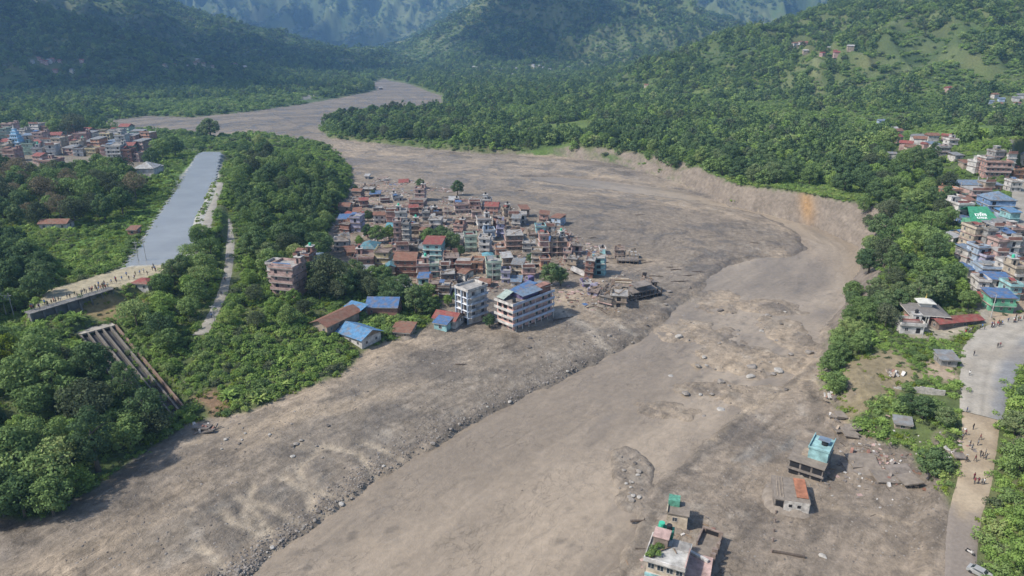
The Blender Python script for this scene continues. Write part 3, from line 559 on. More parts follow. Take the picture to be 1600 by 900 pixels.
def scatter_group(coll):
    if coll.name in GN: return GN[coll.name]
    g = bpy.data.node_groups.new('scatter_'+coll.name, 'GeometryNodeTree')
    g.interface.new_socket('Geometry', in_out='INPUT', socket_type='NodeSocketGeometry'); g.interface.new_socket('Geometry', in_out='OUTPUT', socket_type='NodeSocketGeometry')
    N = g.nodes; L = g.links; i = N.new('NodeGroupInput'); o = N.new('NodeGroupOutput')
    ci = N.new('GeometryNodeCollectionInfo'); ci.inputs[0].default_value = coll; ci.inputs['Separate Children'].default_value = True; ci.inputs['Reset Children'].default_value = True
    ip = N.new('GeometryNodeInstanceOnPoints'); ip.inputs['Pick Instance'].default_value = True
    def na(nm, t): q = N.new('GeometryNodeInputNamedAttribute'); q.data_type = t; q.inputs[0].default_value = nm; return q.outputs[0]
    L.new(i.outputs[0], ip.inputs['Points']); L.new(ci.outputs[0], ip.inputs['Instance']); L.new(na('idx', 'INT'), ip.inputs['Instance Index'])
    L.new(na('rot', 'FLOAT_VECTOR'), ip.inputs['Rotation']); L.new(na('scl', 'FLOAT_VECTOR'), ip.inputs['Scale']); L.new(ip.outputs[0], o.inputs[0])
    GN[coll.name] = g; return g
def scatter(name, xy, scale, coll, label, cat, weights=None, sink=0.15, seed=1):
    rng = np.random.default_rng(seed); n = len(xy); z = height(xy[:, 0], xy[:, 1])-sink*scale
    me = bpy.data.meshes.new(name); me.vertices.add(n); me.vertices.foreach_set('co', np.column_stack([xy, z]).astype(np.float32).ravel())
    k = len(coll.objects); set_attr(me, 'idx', 'INT', rng.choice(k, n, p=weights).astype(np.int32))
    rot = np.zeros((n, 3), np.float32); rot[:, 2] = rng.random(n)*6.283; rot[:, 0] = rng.normal(size=n)*0.05; set_attr(me, 'rot', 'FLOAT_VECTOR', rot)
    s = np.repeat(scale[:, None], 3, 1)*(0.85+0.3*rng.random((n, 3))); set_attr(me, 'scl', 'FLOAT_VECTOR', s.astype(np.float32))
    o = link_mesh(name, me); md = o.modifiers.new('scatter', 'NODES'); md.node_group = scatter_group(coll)
    tag(o, label, cat, kind='stuff'); return o
def jitter_grid(x0, x1, y0, y1, step, rng):
    gx, gy = np.meshgrid(np.arange(x0, x1, step), np.arange(y0, y1, step)); gx = gx.ravel()+rng.uniform(-.5, .5, gx.size)*step; gy = gy.ravel()+rng.uniform(-.5, .5, gy.size)*step
    k = np.abs(gx) < 0.86*gy+90; return gx[k], gy[k]
OPEN = []          # outlines kept free of plants: houses, yards, fields
for pl, cc in FIELDS: OPEN.append(pl)
OPEN += [CANAL, BASIN, CHUTE, poly([(160, 178, 2), (250, 186, 2), (420, 180, 2), (470, 215, 5), (405, 226, 8), (352, 240, 14), (308, 238, 14), (290, 222, 9), (245, 218, 8), (170, 212, 5)])]
def free_of(x, y, pad=0.0, roads=True, polys=None):
    ok = np.ones(len(x), bool)
    for pl in (OPEN if polys is None else polys): ok &= sdf(x, y, pl) > pad
    if roads:
        for R in ROADS.values():
            A = np.array(R); dd, tt, _ = seg_dist(x, y, A, False, True); i = np.clip(tt.astype(int), 0, len(A)-2); ok &= dd > (A[i, 3]/2+0.6+pad)
    return ok
rng = np.random.default_rng(5)
GRASSY = [OPEN[k] for k in (0, 1, 2, 3, 4, 6, 7)]
HARD = [p for k, p in enumerate(OPEN) if k not in (0, 1, 2, 3, 4, 6, 7)]
TREES = []; CAND = []
LOOK = {'broad': 'mid green', 'dark': 'dark green', 'bright': 'bright green', 'grey': 'grey green', 'tall': 'tall dark', 'yellow': 'yellow green', 'brown': 'brown', 'conic': 'pointed dark', 'spread': 'flat topped', 'loose': 'thin crowned'}
def grove(outline, z, step, kinds, label, group, name='broadleaf_tree', smin=0.8, smax=1.25, seed=0, pad=1.0, polys=HARD):
    """trees spread over an outline of the photo; the ones that show largest become single trees"""
    rg = np.random.default_rng(seed+100); pl = poly(outline, z); lo, hi = pl.min(0), pl.max(0); pts = []
    cand = np.stack([rg.uniform(lo[0], hi[0], 4000), rg.uniform(lo[1], hi[1], 4000)], 1)
    cand = cand[inside(cand[:, 0], cand[:, 1], pl)]; cand = cand[free_of(cand[:, 0], cand[:, 1], pad, polys=polys+HOUSE_POLYS)]; cand = cand[sdf(cand[:, 0], cand[:, 1], MUD) > 1.5]; cand = cand[steep(cand[:, 0], cand[:, 1]) < 0.5] if 'bare cliff' in label else cand
    for c in cand:
        if all((c[0]-q[0])**2+(c[1]-q[1])**2 > step*step for q in pts): pts.append(c)
    for c in pts: CAND.append((c[0], c[1], str(rg.choice(kinds)), smin+(smax-smin)*rg.random(), label, group, name))
    return len(pts)
def tree(x, y, key, s, label, group=None, name='broadleaf_tree', rg=RNG):
    v = KINDS[key][rg.integers(len(KINDS[key]))]; z = land_z(x, y)
    t = empty(name, (x, y, z-0.1), rg.random()*6.28); t.scale = (s*(0.9+0.25*rg.random()), s*(0.9+0.25*rg.random()), s)
    link_mesh('crown', v[0], t); link_mesh('trunk', v[1], t); tag(t, label, 'tree', group); TREES.append(np.array([x, y])); return t
def settle_trees(most):
    CAND.sort(key=lambda q: -q[3]/math.hypot(q[0], q[1]))
    for q in CAND[:most]: tree(q[0], q[1], q[2], q[3], q[4].replace('tree', LOOK[q[2]]+' tree', 1), q[5]+', '+LOOK[q[2]], q[6])
    for key in sorted(set(q[2] for q in CAND[most:])):
        qs = [q for q in CAND[most:] if q[2] == key]
        c = proto_collection('grove_'+key, [v[0] for v in KINDS[key]])
        scatter('woodland', np.array([[q[0], q[1]] for q in qs]), np.array([q[3] for q in qs]), c, LOOK[key]+' treetops massed in the woods round the town', 'forest', seed=8)
        TREES.extend(np.array([q[0], q[1]]) for q in qs)
def tree_px(px, py, key, s, label, group=None, name='broadleaf_tree'):
    g = ground(px, py); return tree(g.x, g.y, key, s, label, group, name)
def steep(x, y):
    e = 1.5; h = height(x, y); s = np.hypot((height(x+e, y)-h)/e, (height(x, y+e)-h)/e); return np.where((x > 40) & (y > 200), s, 0)
def plants():
    n = 0
    n += grove([(-60, 700), (-40, 600), (20, 572), (100, 590), (190, 600), (262, 645), (255, 672), (215, 700), (140, 745), (110, 780), (60, 800), (-60, 815)], 11, 6.4, ['broad', 'dark', 'loose', 'broad', 'bright', 'grey', 'spread', 'tall', 'yellow'],
          'big tree in the grove above the mud', 'trees of the grove above the mud', seed=1, smin=0.6, smax=1.3)
    n += grove([(373, 234), (402, 222), (440, 246), (488, 254), (520, 268), (536, 298), (525, 330), (500, 372), (460, 388), (420, 405), (392, 385), (380, 335), (366, 285)], 19, 8.6, ['dark', 'dark', 'broad', 'broad', 'grey', 'loose', 'dark'],
          'leafy tree in the wood behind the town', 'trees of the wood behind the town', seed=2, smin=0.65, smax=1.15)
    n += grove([(262, 385), (300, 375), (340, 362), (345, 400), (338, 450), (318, 480), (290, 520), (235, 522), (195, 500), (240, 450), (250, 420)], 17, 7.0, ['broad', 'bright', 'dark', 'loose', 'spread'],
          'leafy tree between canal end and footpath', 'trees between canal and footpath', seed=3, smin=0.65, smax=1.0, pad=3.6)
    n += grove([(372, 420), (430, 420), (480, 470), (440, 500), (380, 520), (345, 500), (362, 450)], 13, 9.0, ['broad', 'bright', 'bright', 'grey'],
          'tree across the footpath', 'trees beside the footpath', seed=4, smin=0.5, smax=0.8, pad=3.0)
    n += grove([(-40, 265), (60, 270), (150, 250), (205, 270), (215, 300), (190, 330), (120, 342), (20, 345), (-40, 360)], 22, 8.4, ['grey', 'dark', 'broad', 'grey', 'loose', 'brown', 'spread'],
          'tree in the old wood below the far town', 'trees below the far town', seed=5, smin=0.7, smax=1.4)
    n += grove([(-40, 370), (20, 375), (70, 420), (60, 450), (-10, 470), (-40, 470)], 22, 7.0, ['dark', 'dark', 'broad'],
          'tree beside the crowded dam', 'trees beside the dam', seed=6)
    n += grove([(1345, 258), (1400, 250), (1470, 290), (1492, 330), (1500, 400), (1475, 440), (1440, 455), (1400, 420), (1368, 395), (1345, 350), (1350, 300)], 19, 8.8, ['dark', 'broad', 'dark', 'bright', 'broad', 'tall', 'loose', 'spread', 'grey'],
          'tree of the wood on the cliff below the bazaar', 'trees on the cliff below the bazaar', seed=7, smin=0.6, smax=1.3)
    n += grove([(1320, 470), (1345, 470), (1360, 500), (1340, 560), (1315, 620), (1298, 600), (1294, 550), (1308, 505)], 10, 6.0, ['dark', 'broad', 'broad'],
          'tree on the river edge below the temple', 'trees along the edge below the temple', seed=8, smin=0.55, smax=0.8)
    n += grove([(1362, 462), (1400, 450), (1410, 485), (1385, 505), (1362, 492)], 11, 5.5, ['broad', 'grey', 'dark'],
          'round tree close beside the temple', 'trees beside the temple', seed=9, smin=0.6, smax=0.85)
    n += grove([(1480, 430), (1530, 470), (1560, 492), (1510, 505), (1490, 480)], 13, 6.5, ['broad', 'grey', 'bright'],
          'tree between the temple and the green house', 'trees behind the temple', seed=10, smin=0.6, smax=0.9)
    n += grove([(1575, 640), (1640, 620), (1660, 760), (1640, 900), (1600, 920), (1580, 870), (1592, 780), (1566, 720)], 10, 6.6, ['dark', 'broad', 'bright'],
          'tree beyond the dirt road verge', 'trees beyond the road verge', seed=11, smin=0.6, smax=0.95)
    n += grove([(505, 190), (560, 182), (640, 180), (700, 190), (700, 225), (620, 221), (540, 210)], 5, 11, ['dark', 'broad', 'grey'],
          'tree on the tongue of land in the riverbed', 'trees on the tongue of land', seed=12, smin=1.0, smax=1.4)
    n += grove([(885, 230), (960, 239), (1060, 262), (1150, 284), (1250, 294), (1340, 312), (1340, 275), (1200, 250), (1060, 225), (940, 205)], 14, 10.0, ['broad', 'dark', 'dark', 'bright'],
          'tree in the front row above the bare cliff', 'front row above the outer cliff', seed=13, smin=0.9, smax=1.3)
    n += grove([(470, 455), (560, 440), (640, 455), (690, 480), (680, 492), (560, 470), (520, 480), (480, 470)], 6, 7.5, ['dark', 'broad', 'grey', 'dark'],
          'tree among the house yards', 'trees among the house yards', seed=14, smin=0.65, smax=0.95, pad=1.5)
    # trees that stand out one by one
    S = [(85, 806, 'broad', 0.95, 'rounded tree standing foremost at the bottom corner of the grove'), (40, 808, 'broad', 1.0, 'tree beside the foremost one, nearer the frame edge'), (8, 806, 'dark', 1.0, 'dark tree at the bottom edge of the frame'), (122, 770, 'bright', 0.8, 'bright tree just behind the foremost one of the grove'), (205, 705, 'broad', 0.95, 'tree at the mud edge in the middle of the grove front'), (245, 682, 'grey', 0.85, 'grey green tree at the mud edge near the chute foot'),
         (330, 217, 'dark', 1.9, 'lone dark spreading tree at the head of the canal'), (318, 218, 'dark', 1.4, 'smaller dark tree touching the lone tree at the canal head'),
         (715, 305, 'dark', 0.95, 'lone dark tree standing in mud upstream of the town'), (72, 322, 'brown', 1.35, 'brown dry tree in the old wood below the far town'),
         (40, 300, 'brown', 1.0, 'smaller brown dry tree left of the big brown one'), (402, 262, 'yellow', 1.25, 'yellow green tree in the dark wood beside the canal'),
         (862, 447, 'dark', 0.95, 'round tree in the mud behind the pink hotel'), (876, 446, 'dark', 0.7, 'smaller tree joined to the round tree behind the pink hotel'),
         (690, 388, 'dark', 1.0, 'dark tree in the middle of town beside the red roofed shop'), (705, 394, 'dark', 0.95, 'second dark tree in the middle of town, nearer the white tower house'), (670, 384, 'broad', 0.9, 'green tree in the middle of town, end nearest the grey tower'),
         (720, 474, 'broad', 0.55, 'small tree behind the white apartment block'), (765, 512, 'dark', 0.5, 'small round tree at the front corner of the pink hotel'),
         (556, 303, 'dark', 0.55, 'small tree in mud at the upper edge of town'), (583, 306, 'dark', 0.4, 'thin tree in mud at the upper edge of town'), (657, 294, 'dark', 0.6, 'small bushy tree beside the wrecked red roof'),
         (608, 375, 'bright', 0.9, 'bright green tree in the town garden'), (590, 380, 'broad', 0.85, 'green tree beside the bright one in the town garden'), (575, 372, 'dark', 0.7, 'dark tree behind the town garden'), (562, 384, 'bright', 0.6, 'low bright tree in front of the town garden'),
         (515, 455, 'grey', 1.45, 'big grey green tree before the pink brick houses'), (540, 462, 'dark', 1.0, 'dark tree right beside the big grey green tree'), (500, 468, 'grey', 1.0, 'lower grey tree under the big grey green tree'),
         (600, 445, 'broad', 0.8, 'tree in front of the teal roofed house'), (650, 490, 'dark', 1.05, 'dark round tree between the blue roofs and the white apartments'), (668, 470, 'broad', 0.7, 'tree behind the dark round tree near the apartments'),
         (575, 346, 'dark', 0.6, 'dark tree behind the lilac house'), (645, 420, 'broad', 0.5, 'small tree among the red brick rows'), (720, 400, 'dark', 0.5, 'small dark tree beside the pale green tower house'), (830, 412, 'dark', 0.5, 'small dark tree among the tan ruins'), (700, 478, 'bright', 0.55, 'bright small tree above the red tin roof'), (748, 470, 'broad', 0.5, 'tree between the apartment block and the hotel'), (625, 470, 'bright', 0.6, 'bright tree behind the dark blue shed'),
         (1440, 655, 'dark', 0.62, 'dark bushy tree below the long grey wall'), (1418, 645, 'dark', 0.5, 'smaller bushy tree below the long grey wall'), (1453, 748, 'dark', 0.75, 'dark tree at the end of the collapsed slabs'), (1475, 668, 'dark', 0.55, 'dark bush tree at the road edge'),
         (1330, 470, 'broad', 0.8, 'tree at the corner where the cliff meets the river'), (120, 215, 'grey', 2.2, 'large pale tree behind the far town'), (90, 214, 'broad', 1.8, 'broad tree behind the far town, left of the pale one'), (255, 250, 'broad', 1.5, 'tree beside the far town at the canal'), (275, 245, 'dark', 1.4, 'dark tree nearest the canal beside the far town'), (240, 262, 'dark', 1.2, 'low dark tree by the white sheds of the far town')]
    for px, py, key, s, lab in S: tree_px(px, py, key, s, lab, 'trees that stand alone'); n += 1
    settle_trees(300-len(S)); print('TREES', n)
    TA = np.array(TREES)
    # undergrowth near
    gx, gy = jitter_grid(-330, 330, 70, 560, 2.1, rng); d = sdf(gx, gy, MUD)
    dens = sstep(-0.25, 0.35, fbm(gx/16, gy/16, 131, 4)+0.12)
    k = (d > 1.0) & (rng.random(len(gx)) < 0.25+0.75*dens) & ~((gx > 95) & (gy < 310) & (rng.random(len(gx)) < 0.35)); gx, gy = gx[k], gy[k]; k = free_of(gx, gy, 0.2, polys=[p for p in HARD if p is not CHUTE]+HOUSE_POLYS) & ((sdf(gx, gy, CHUTE) > 0.3) | (rng.random(len(gx)) < 0.22)); gx, gy = gx[k], gy[k]; k = sdf(gx, gy, CANAL) > 5; gx, gy = gx[k], gy[k]
    k = steep(gx, gy) < 0.62; gx, gy = gx[k], gy[k]
    k = ~np.any([inside(gx, gy, p) for p in GRASSY], 0) | (rng.random(len(gx)) < 0.3); gx, gy = gx[k], gy[k]
    scatter('undergrowth', np.stack([gx, gy], 1), 0.55+0.75*rng.random(len(gx))**1.5, BUSH, 'mass of green bushes over the banks and slopes', 'undergrowth', [0.38, 0.13, 0.28, 0.06, 0.08, 0.07])
    gx, gy = jitter_grid(-260, 260, 70, 420, 1.5, rng); d = sdf(gx, gy, MUD); k = (d > 0.4) & (rng.random(len(gx)) < 0.6); gx, gy = gx[k], gy[k]; k = free_of(gx, gy, 0.0, polys=[CANAL, BASIN, CHUTE]+HOUSE_POLYS); gx, gy = gx[k], gy[k]
    k = steep(gx, gy) < 0.55; gx, gy = gx[k], gy[k]
    k = free_of(gx, gy, -1.5, polys=HARD) | (rng.random(len(gx)) < 0.35); gx, gy = gx[k], gy[k]
    scatter('grass', np.stack([gx, gy], 1), 0.5+0.7*rng.random(len(gx)), HERB, 'weeds and grass covering the open ground', 'grass', [0.45, 0.2, 0.35], seed=2)
    # woods of the far bank and the hillsides
    gx, gy = jitter_grid(-1100, 1500, 330, 2300, 6.6, rng); d = sdf(gx, gy, MUD)
    n1 = fbm(gx/55, gy/55, 141, 4); n2 = fbm(gx/160, gy/130, 143, 3)
    n1 = n1-0.34*sstep(60, 220, gx)*sstep(430, 560, gy)*(1-sstep(1000, 1250, gy))*np.clip(0.6+fbm(gx/90, gy/70, 145, 3)*2.2, 0, 1.4)
    k = (d > 6) & (n1+0.55*n2 > -0.36+0.35*np.clip((gy-1300)/1500, 0, 0.5)) & (rng.random(len(gx)) < np.clip(1.15-gy/3600, 0.4, 1)); gx, gy = gx[k], gy[k]
    k = free_of(gx, gy, 3.0, polys=OPEN+HOUSE_POLYS); gx, gy = gx[k], gy[k]
    k = np.ones(len(gx), bool); nearm = gy < 640
    dd = np.min((gx[nearm, None]-TA[None, :, 0])**2+(gy[nearm, None]-TA[None, :, 1])**2, 1); k[np.nonzero(nearm)[0][dd < 36]] = False
    left = ((gx < -60) & (gy < 470)) | ((gx < -60) & (gx > -420) & (gy < 690)); k &= ~left; k &= ~((gx > 90) & (gy < 420)); gx, gy = gx[k], gy[k]
    print('WOOD', len(gx))
    scatter('woodland', np.stack([gx, gy], 1), 0.45+0.95*rng.random(len(gx))**1.4, WOOD, 'dense green forest over the far bank and the near hillsides', 'forest', [0.24, 0.24, 0.18, 0.12, 0.12, 0.10], seed=3)
    gx, gy = jitter_grid(-3200, 3600, 2200, 5600, 19, rng); n1 = fbm(gx/120, gy/120, 151, 4); k = (n1 > -0.22) & (np.abs(gx) < 0.8*gy); gx, gy = gx[k], gy[k]
    print('FAR', len(gx))
    scatter('mountain_forest', np.stack([gx, gy], 1), 0.9+0.9*rng.random(len(gx)), FAR, 'blue hazy forest on the distant mountains', 'forest', seed=4)
    gx, gy = jitter_grid(-1300, 1700, 900, 2700, 8.5, rng); d = sdf(gx, gy, MUD); k = (d > 8) & (rng.random(len(gx)) < 0.9*np.clip(0.75+fbm(gx/25, gy/40, 161, 4), 0.4, 1)); gx, gy = gx[k], gy[k]; k = free_of(gx, gy, 2.0, polys=HOUSE_POLYS); gx, gy = gx[k], gy[k]
    scatter('hill_scrub', np.stack([gx, gy], 1), 1.4+2.2*rng.random(len(gx))**2, BUSH, 'scrub dotting the open terraces of the hillsides', 'scrub', [0.2, 0.34, 0.15, 0.2, 0.1, 0.01], seed=16)
    # scrub between the trees of the far bank
    gx, gy = jitter_grid(-900, 900, 330, 1150, 4.6, rng); d = sdf(gx, gy, MUD); k = (d > 1.5) & (rng.random(len(gx)) < 0.55) & ~((gx > 90) & (gy < 400)) & ~((np.abs(gx) < 330) & (gy < 560)); gx, gy = gx[k], gy[k]; k = free_of(gx, gy, 1.0, polys=[p for i, p in enumerate(OPEN) if i != 4 and not 18 <= i < 24 and i != len(OPEN)-1]+HOUSE_POLYS); gx, gy = gx[k], gy[k]; k = steep(gx, gy) < 0.62; gx, gy = gx[k], gy[k]
    scatter('scrub', np.stack([gx, gy], 1), 0.9+1.3*rng.random(len(gx)), BUSH, 'scrub and hedges between the fields beyond the river', 'scrub', [0.24, 0.24, 0.19, 0.18, 0.1, 0.05], seed=6)
HOUSE_POLYS = []

# ---------------------------------------------------------------- building kit
class MB:
    """collects boxes, prisms and tubes; build() links them as one mesh"""
    def __init__(s): s.V = []; s.F = []
    def add(s, V, F):
        o = len(s.V); s.V += [tuple(v) for v in V]; s.F += [tuple(o+i for i in f) for f in F]; return s
    def box(s, x0, x1, y0, y1, z0, z1):
        return s.add([(x0, y0, z0), (x1, y0, z0), (x1, y1, z0), (x0, y1, z0), (x0, y0, z1), (x1, y0, z1), (x1, y1, z1), (x0, y1, z1)],
                     [(0, 3, 2, 1), (4, 5, 6, 7), (0, 1, 5, 4), (1, 2, 6, 5), (2, 3, 7, 6), (3, 0, 4, 7)])
    def beam(s, p, q, w, h):
        p = Vector(p); q = Vector(q); d = (q-p).normalized(); a = d.cross(Vector((0, 0, 1)));  a = a.normalized() if a.length > 1e-4 else Vector((1, 0, 0)); b = a.cross(d)
        V = [c+a*sx*w/2+b*sz*h/2 for c in (p, q) for sx, sz in ((-1, -1), (1, -1), (1, 1), (-1, 1))]
        return s.add(V, [(0, 3, 2, 1), (4, 5, 6, 7), (0, 1, 5, 4), (1, 2, 6, 5), (2, 3, 7, 6), (3, 0, 4, 7)])
    def cyl(s, x, y, z0, z1, r, n=12, r1=None):
        r1 = r if r1 is None else r1
        V = [(x+r*math.cos(6.2832*k/n), y+r*math.sin(6.2832*k/n), z0) for k in range(n)]+[(x+r1*math.cos(6.2832*k/n), y+r1*math.sin(6.2832*k/n), z1) for k in range(n)]
        return s.add(V, [tuple(range(n))[::-1], tuple(range(n, 2*n))]+[(k, (k+1) % n, n+(k+1) % n, n+k) for k in range(n)])
    def slab(s, quad, t):
        q = [Vector(v) for v in quad]; n = (q[1]-q[0]).cross(q[2]-q[0]).normalized()*t
        V = [v for v in q]+[v+n for v in q]
        return s.add(V, [(3, 2, 1, 0), (4, 5, 6, 7), (0, 1, 5, 4), (1, 2, 6, 5), (2, 3, 7, 6), (3, 0, 4, 7)])
    def build(s, name, m, parent=None, smooth=False):
        me = bpy.data.meshes.new(name); me.from_pydata(s.V, [], s.F); me.update()
        if smooth:
            for p in me.polygons: p.use_smooth = True
        return link_mesh(name, me, parent, m)
def tin(name, rgb, rough=0.45, rust=0.6):
    """corrugated painted sheet: fine ribs, faded and rusty patches"""
    if name in MATS: return MATS[name]
    m = mat(name, rgb, rough, 0.35, 0.9, 0.0, spec=0.2); n = m.node_tree; N = n.nodes; L = n.links; b = N['Principled BSDF']
    tc = N.new('ShaderNodeTexCoord'); wv = N.new('ShaderNodeTexWave'); wv.bands_direction = 'X'; wv.inputs['Scale'].default_value = 1.6; wv.inputs['Distortion'].default_value = 0.2
    L.new(tc.outputs['Object'], wv.inputs['Vector']); bp = N.new('ShaderNodeBump'); bp.inputs['Strength'].default_value = 0.5; bp.inputs['Distance'].default_value = 0.08
    L.new(wv.outputs['Fac'], bp.inputs['Height']); L.new(bp.outputs[0], b.inputs['Normal'])
    ns = N.new('ShaderNodeTexNoise'); ns.inputs['Scale'].default_value = 0.55; ns.inputs['Detail'].default_value = 5; g = N.new('ShaderNodeNewGeometry'); L.new(g.outputs['Position'], ns.inputs['Vector'])
    mr = N.new('ShaderNodeMapRange'); mr.inputs[1].default_value = 0.46; mr.inputs[2].default_value = 0.66; mr.inputs[4].default_value = rust; L.new(ns.outputs['Fac'], mr.inputs[0])
    old = b.inputs['Base Color'].links[0].from_socket; mx = N.new('ShaderNodeMix'); mx.data_type = 'RGBA'; L.new(mr.outputs[0], mx.inputs[0]); L.new(old, mx.inputs[6]); mx.inputs[7].default_value = (0.17, 0.125, 0.09, 1)
    L.new(mx.outputs[2], b.inputs['Base Color']); return m
WALLS = {'pink': (0.50, 0.29, 0.235), 'rose': (0.54, 0.36, 0.31), 'brick': (0.34, 0.165, 0.12), 'brown': (0.27, 0.20, 0.16), 'white': (0.66, 0.62, 0.57), 'cream': (0.58, 0.48, 0.35), 'grey': (0.34, 0.33, 0.31), 'pale blue': (0.42, 0.52, 0.64),
         'turquoise': (0.32, 0.58, 0.58), 'pale green': (0.48, 0.60, 0.46), 'green': (0.16, 0.50, 0.30), 'lilac': (0.46, 0.43, 0.56), 'orange': (0.55, 0.28, 0.17), 'yellow': (0.60, 0.50, 0.27), 'tan': (0.42, 0.33, 0.24), 'mud': (0.245, 0.205, 0.172), 'red': (0.45, 0.14, 0.11), 'blue': (0.20, 0.34, 0.58), 'purple': (0.20, 0.15, 0.30)}
TINS = {'blue': (0.10, 0.24, 0.50), 'bright blue': (0.13, 0.36, 0.64), 'red': (0.42, 0.11, 0.09), 'rust': (0.36, 0.17, 0.11), 'grey': (0.34, 0.36, 0.37), 'green': (0.07, 0.30, 0.16), 'teal': (0.13, 0.34, 0.40), 'white': (0.62, 0.62, 0.60), 'turquoise': (0.15, 0.50, 0.60), 'dusty blue': (0.24, 0.35, 0.48)}
def wall_m(c):
    g = sum(WALLS[c])/3; rgb = tuple(0.66*(0.92*v+0.08*g)+0.01 for v in WALLS[c])
    return mat('plaster_'+c.replace(' ', '_'), rgb, 0.9, 0.55, 0.45, bump=0.2, bscale=2.5)
def tin_m(c):
    g = sum(TINS[c])/3; return tin('tin_'+c.replace(' ', '_'), tuple(0.52*(0.9*v+0.1*g) for v in TINS[c]), 0.75)
CONC = mat('concrete', (0.32, 0.305, 0.285), 0.9, 0.3, 0.6, bump=0.2); TRIM = mat('trim_paint', (0.36, 0.34, 0.31), 0.85, 0.5, 0.5); ROOFC = mat('roof_concrete', (0.26, 0.245, 0.225), 0.95, 0.5, 0.5)
DARK = mat('dark_opening', (0.018, 0.018, 0.02), 0.6, 0.2, 2.0); GLASS = mat('window_glass', (0.035, 0.045, 0.055), 0.12, 0.3, 1.0, spec=0.6)  # near-black for unlit insides of openings and for painted wall shade
FRAME = mat('window_frame', (0.42, 0.38, 0.34), 0.7, 0.25, 2.0); DIRT = mat('mud_crust', (0.178, 0.150, 0.122), 0.95, 0.35, 0.7, bump=0.5, bscale=1.5)
TANKB = mat('tank_black', (0.02, 0.02, 0.022), 0.5, 0.2); TANKG = mat('tank_green', (0.05, 0.35, 0.22), 0.5, 0.2); WOODM = mat('timber', (0.19, 0.135, 0.09), 0.9, 0.4, 2.0); DARKW = mat('wet_timber', (0.085, 0.066, 0.052), 0.9, 0.4, 2.0)
def window_unit():
    V = []; F = []; mi = []
    def q(a, k): o = len(V); V.extend(a); F.append((o, o+1, o+2, o+3)); mi.append(k)
    x, z, f, d = 0.5, 0.5, 0.07, 0.06
    q([(-x+f, -0.02, -z+f), (x-f, -0.02, -z+f), (x-f, -0.02, z-f), (-x+f, -0.02, z-f)], 0)
    for (a, b, c, e) in ((-x, x, -z, -z+f), (-x, x, z-f, z), (-x, -x+f, -z+f, z-f), (x-f, x, -z+f, z-f), (-0.025, 0.025, -z+f, z-f)):
        q([(a, -d, c), (b, -d, c), (b, -d, e), (a, -d, e)], 1); q([(a, -d, e), (b, -d, e), (b, 0, e), (a, 0, e)], 1); q([(b, -d, c), (b, 0, c), (b, 0, e), (b, -d, e)], 1); q([(a, 0, c), (a, -d, c), (a, -d, e), (a, 0, e)], 1); q([(a, 0, c), (b, 0, c), (b, -d, c), (a, -d, c)], 1)
    me = bpy.data.meshes.new('window'); me.from_pydata(V, [], F); me.materials.append(GLASS); me.materials.append(FRAME); me.polygons.foreach_set('material_index', mi); me.update(); return me
WIN = window_unit()
def open_unit():
    mb = MB().box(-0.5, 0.5, -0.03, 0.02, -0.5, 0.5); me = bpy.data.meshes.new('opening'); me.from_pydata(mb.V, [], mb.F); me.materials.append(DARK); return me
OPENING = open_unit()
def place_win(parent, x, y, z, rz, w, h, name='window', me=None):
    o = bpy.data.objects.new(name, me or WIN); COL.objects.link(o); o.parent = parent; o.location = (x, y, z); o.rotation_euler[2] = rz; o.scale = (w, 1, h); return o
NUMW = {1: 'one', 2: 'two', 3: 'three', 4: 'four', 5: 'five', 6: 'six'}
LANDMARKS = []     # (px, py, phrase)
USED = {}
DIRW = [('right of', 1, 0), ('left of', -1, 0), ('in front of', 0, 1), ('behind', 0, -1)]
def where(px, py, k=0):
    q = sorted(LANDMARKS, key=lambda L: (L[0]-px)**2+((L[1]-py)*1.6)**2)[k]
    dx, dy = px-q[0], (py-q[1])*1.6
    w = ('right of ' if dx > 0 else 'left of ')+q[2] if abs(dx) > abs(dy) else ('in front of ' if dy > 0 else 'behind ')+q[2]
    return w
def unique_label(base, px, py, n_land=10):
    for k in range(min(n_land, len(LANDMARKS))):
        lab = base+' '+where(px, py, k)
        if len(lab.split()) <= 16 and lab not in USED: USED[lab] = 1; return lab
    lab = base+' '+where(px, py, 0); USED[lab] = USED.get(lab, 0)+1; return lab
def base_frame(px, py, wpx, yaw=0.0, dm=None):
    """front base centre on the ground; returns centre point, yaw, width in metres"""
    g = ground(px, py); depth = g.y*CT+(CAM_H-g.z)*ST; return g, wpx*depth/FPX
def px_scale(g): return FPX/(g.y*CT+(CAM_H-g.z)*ST)
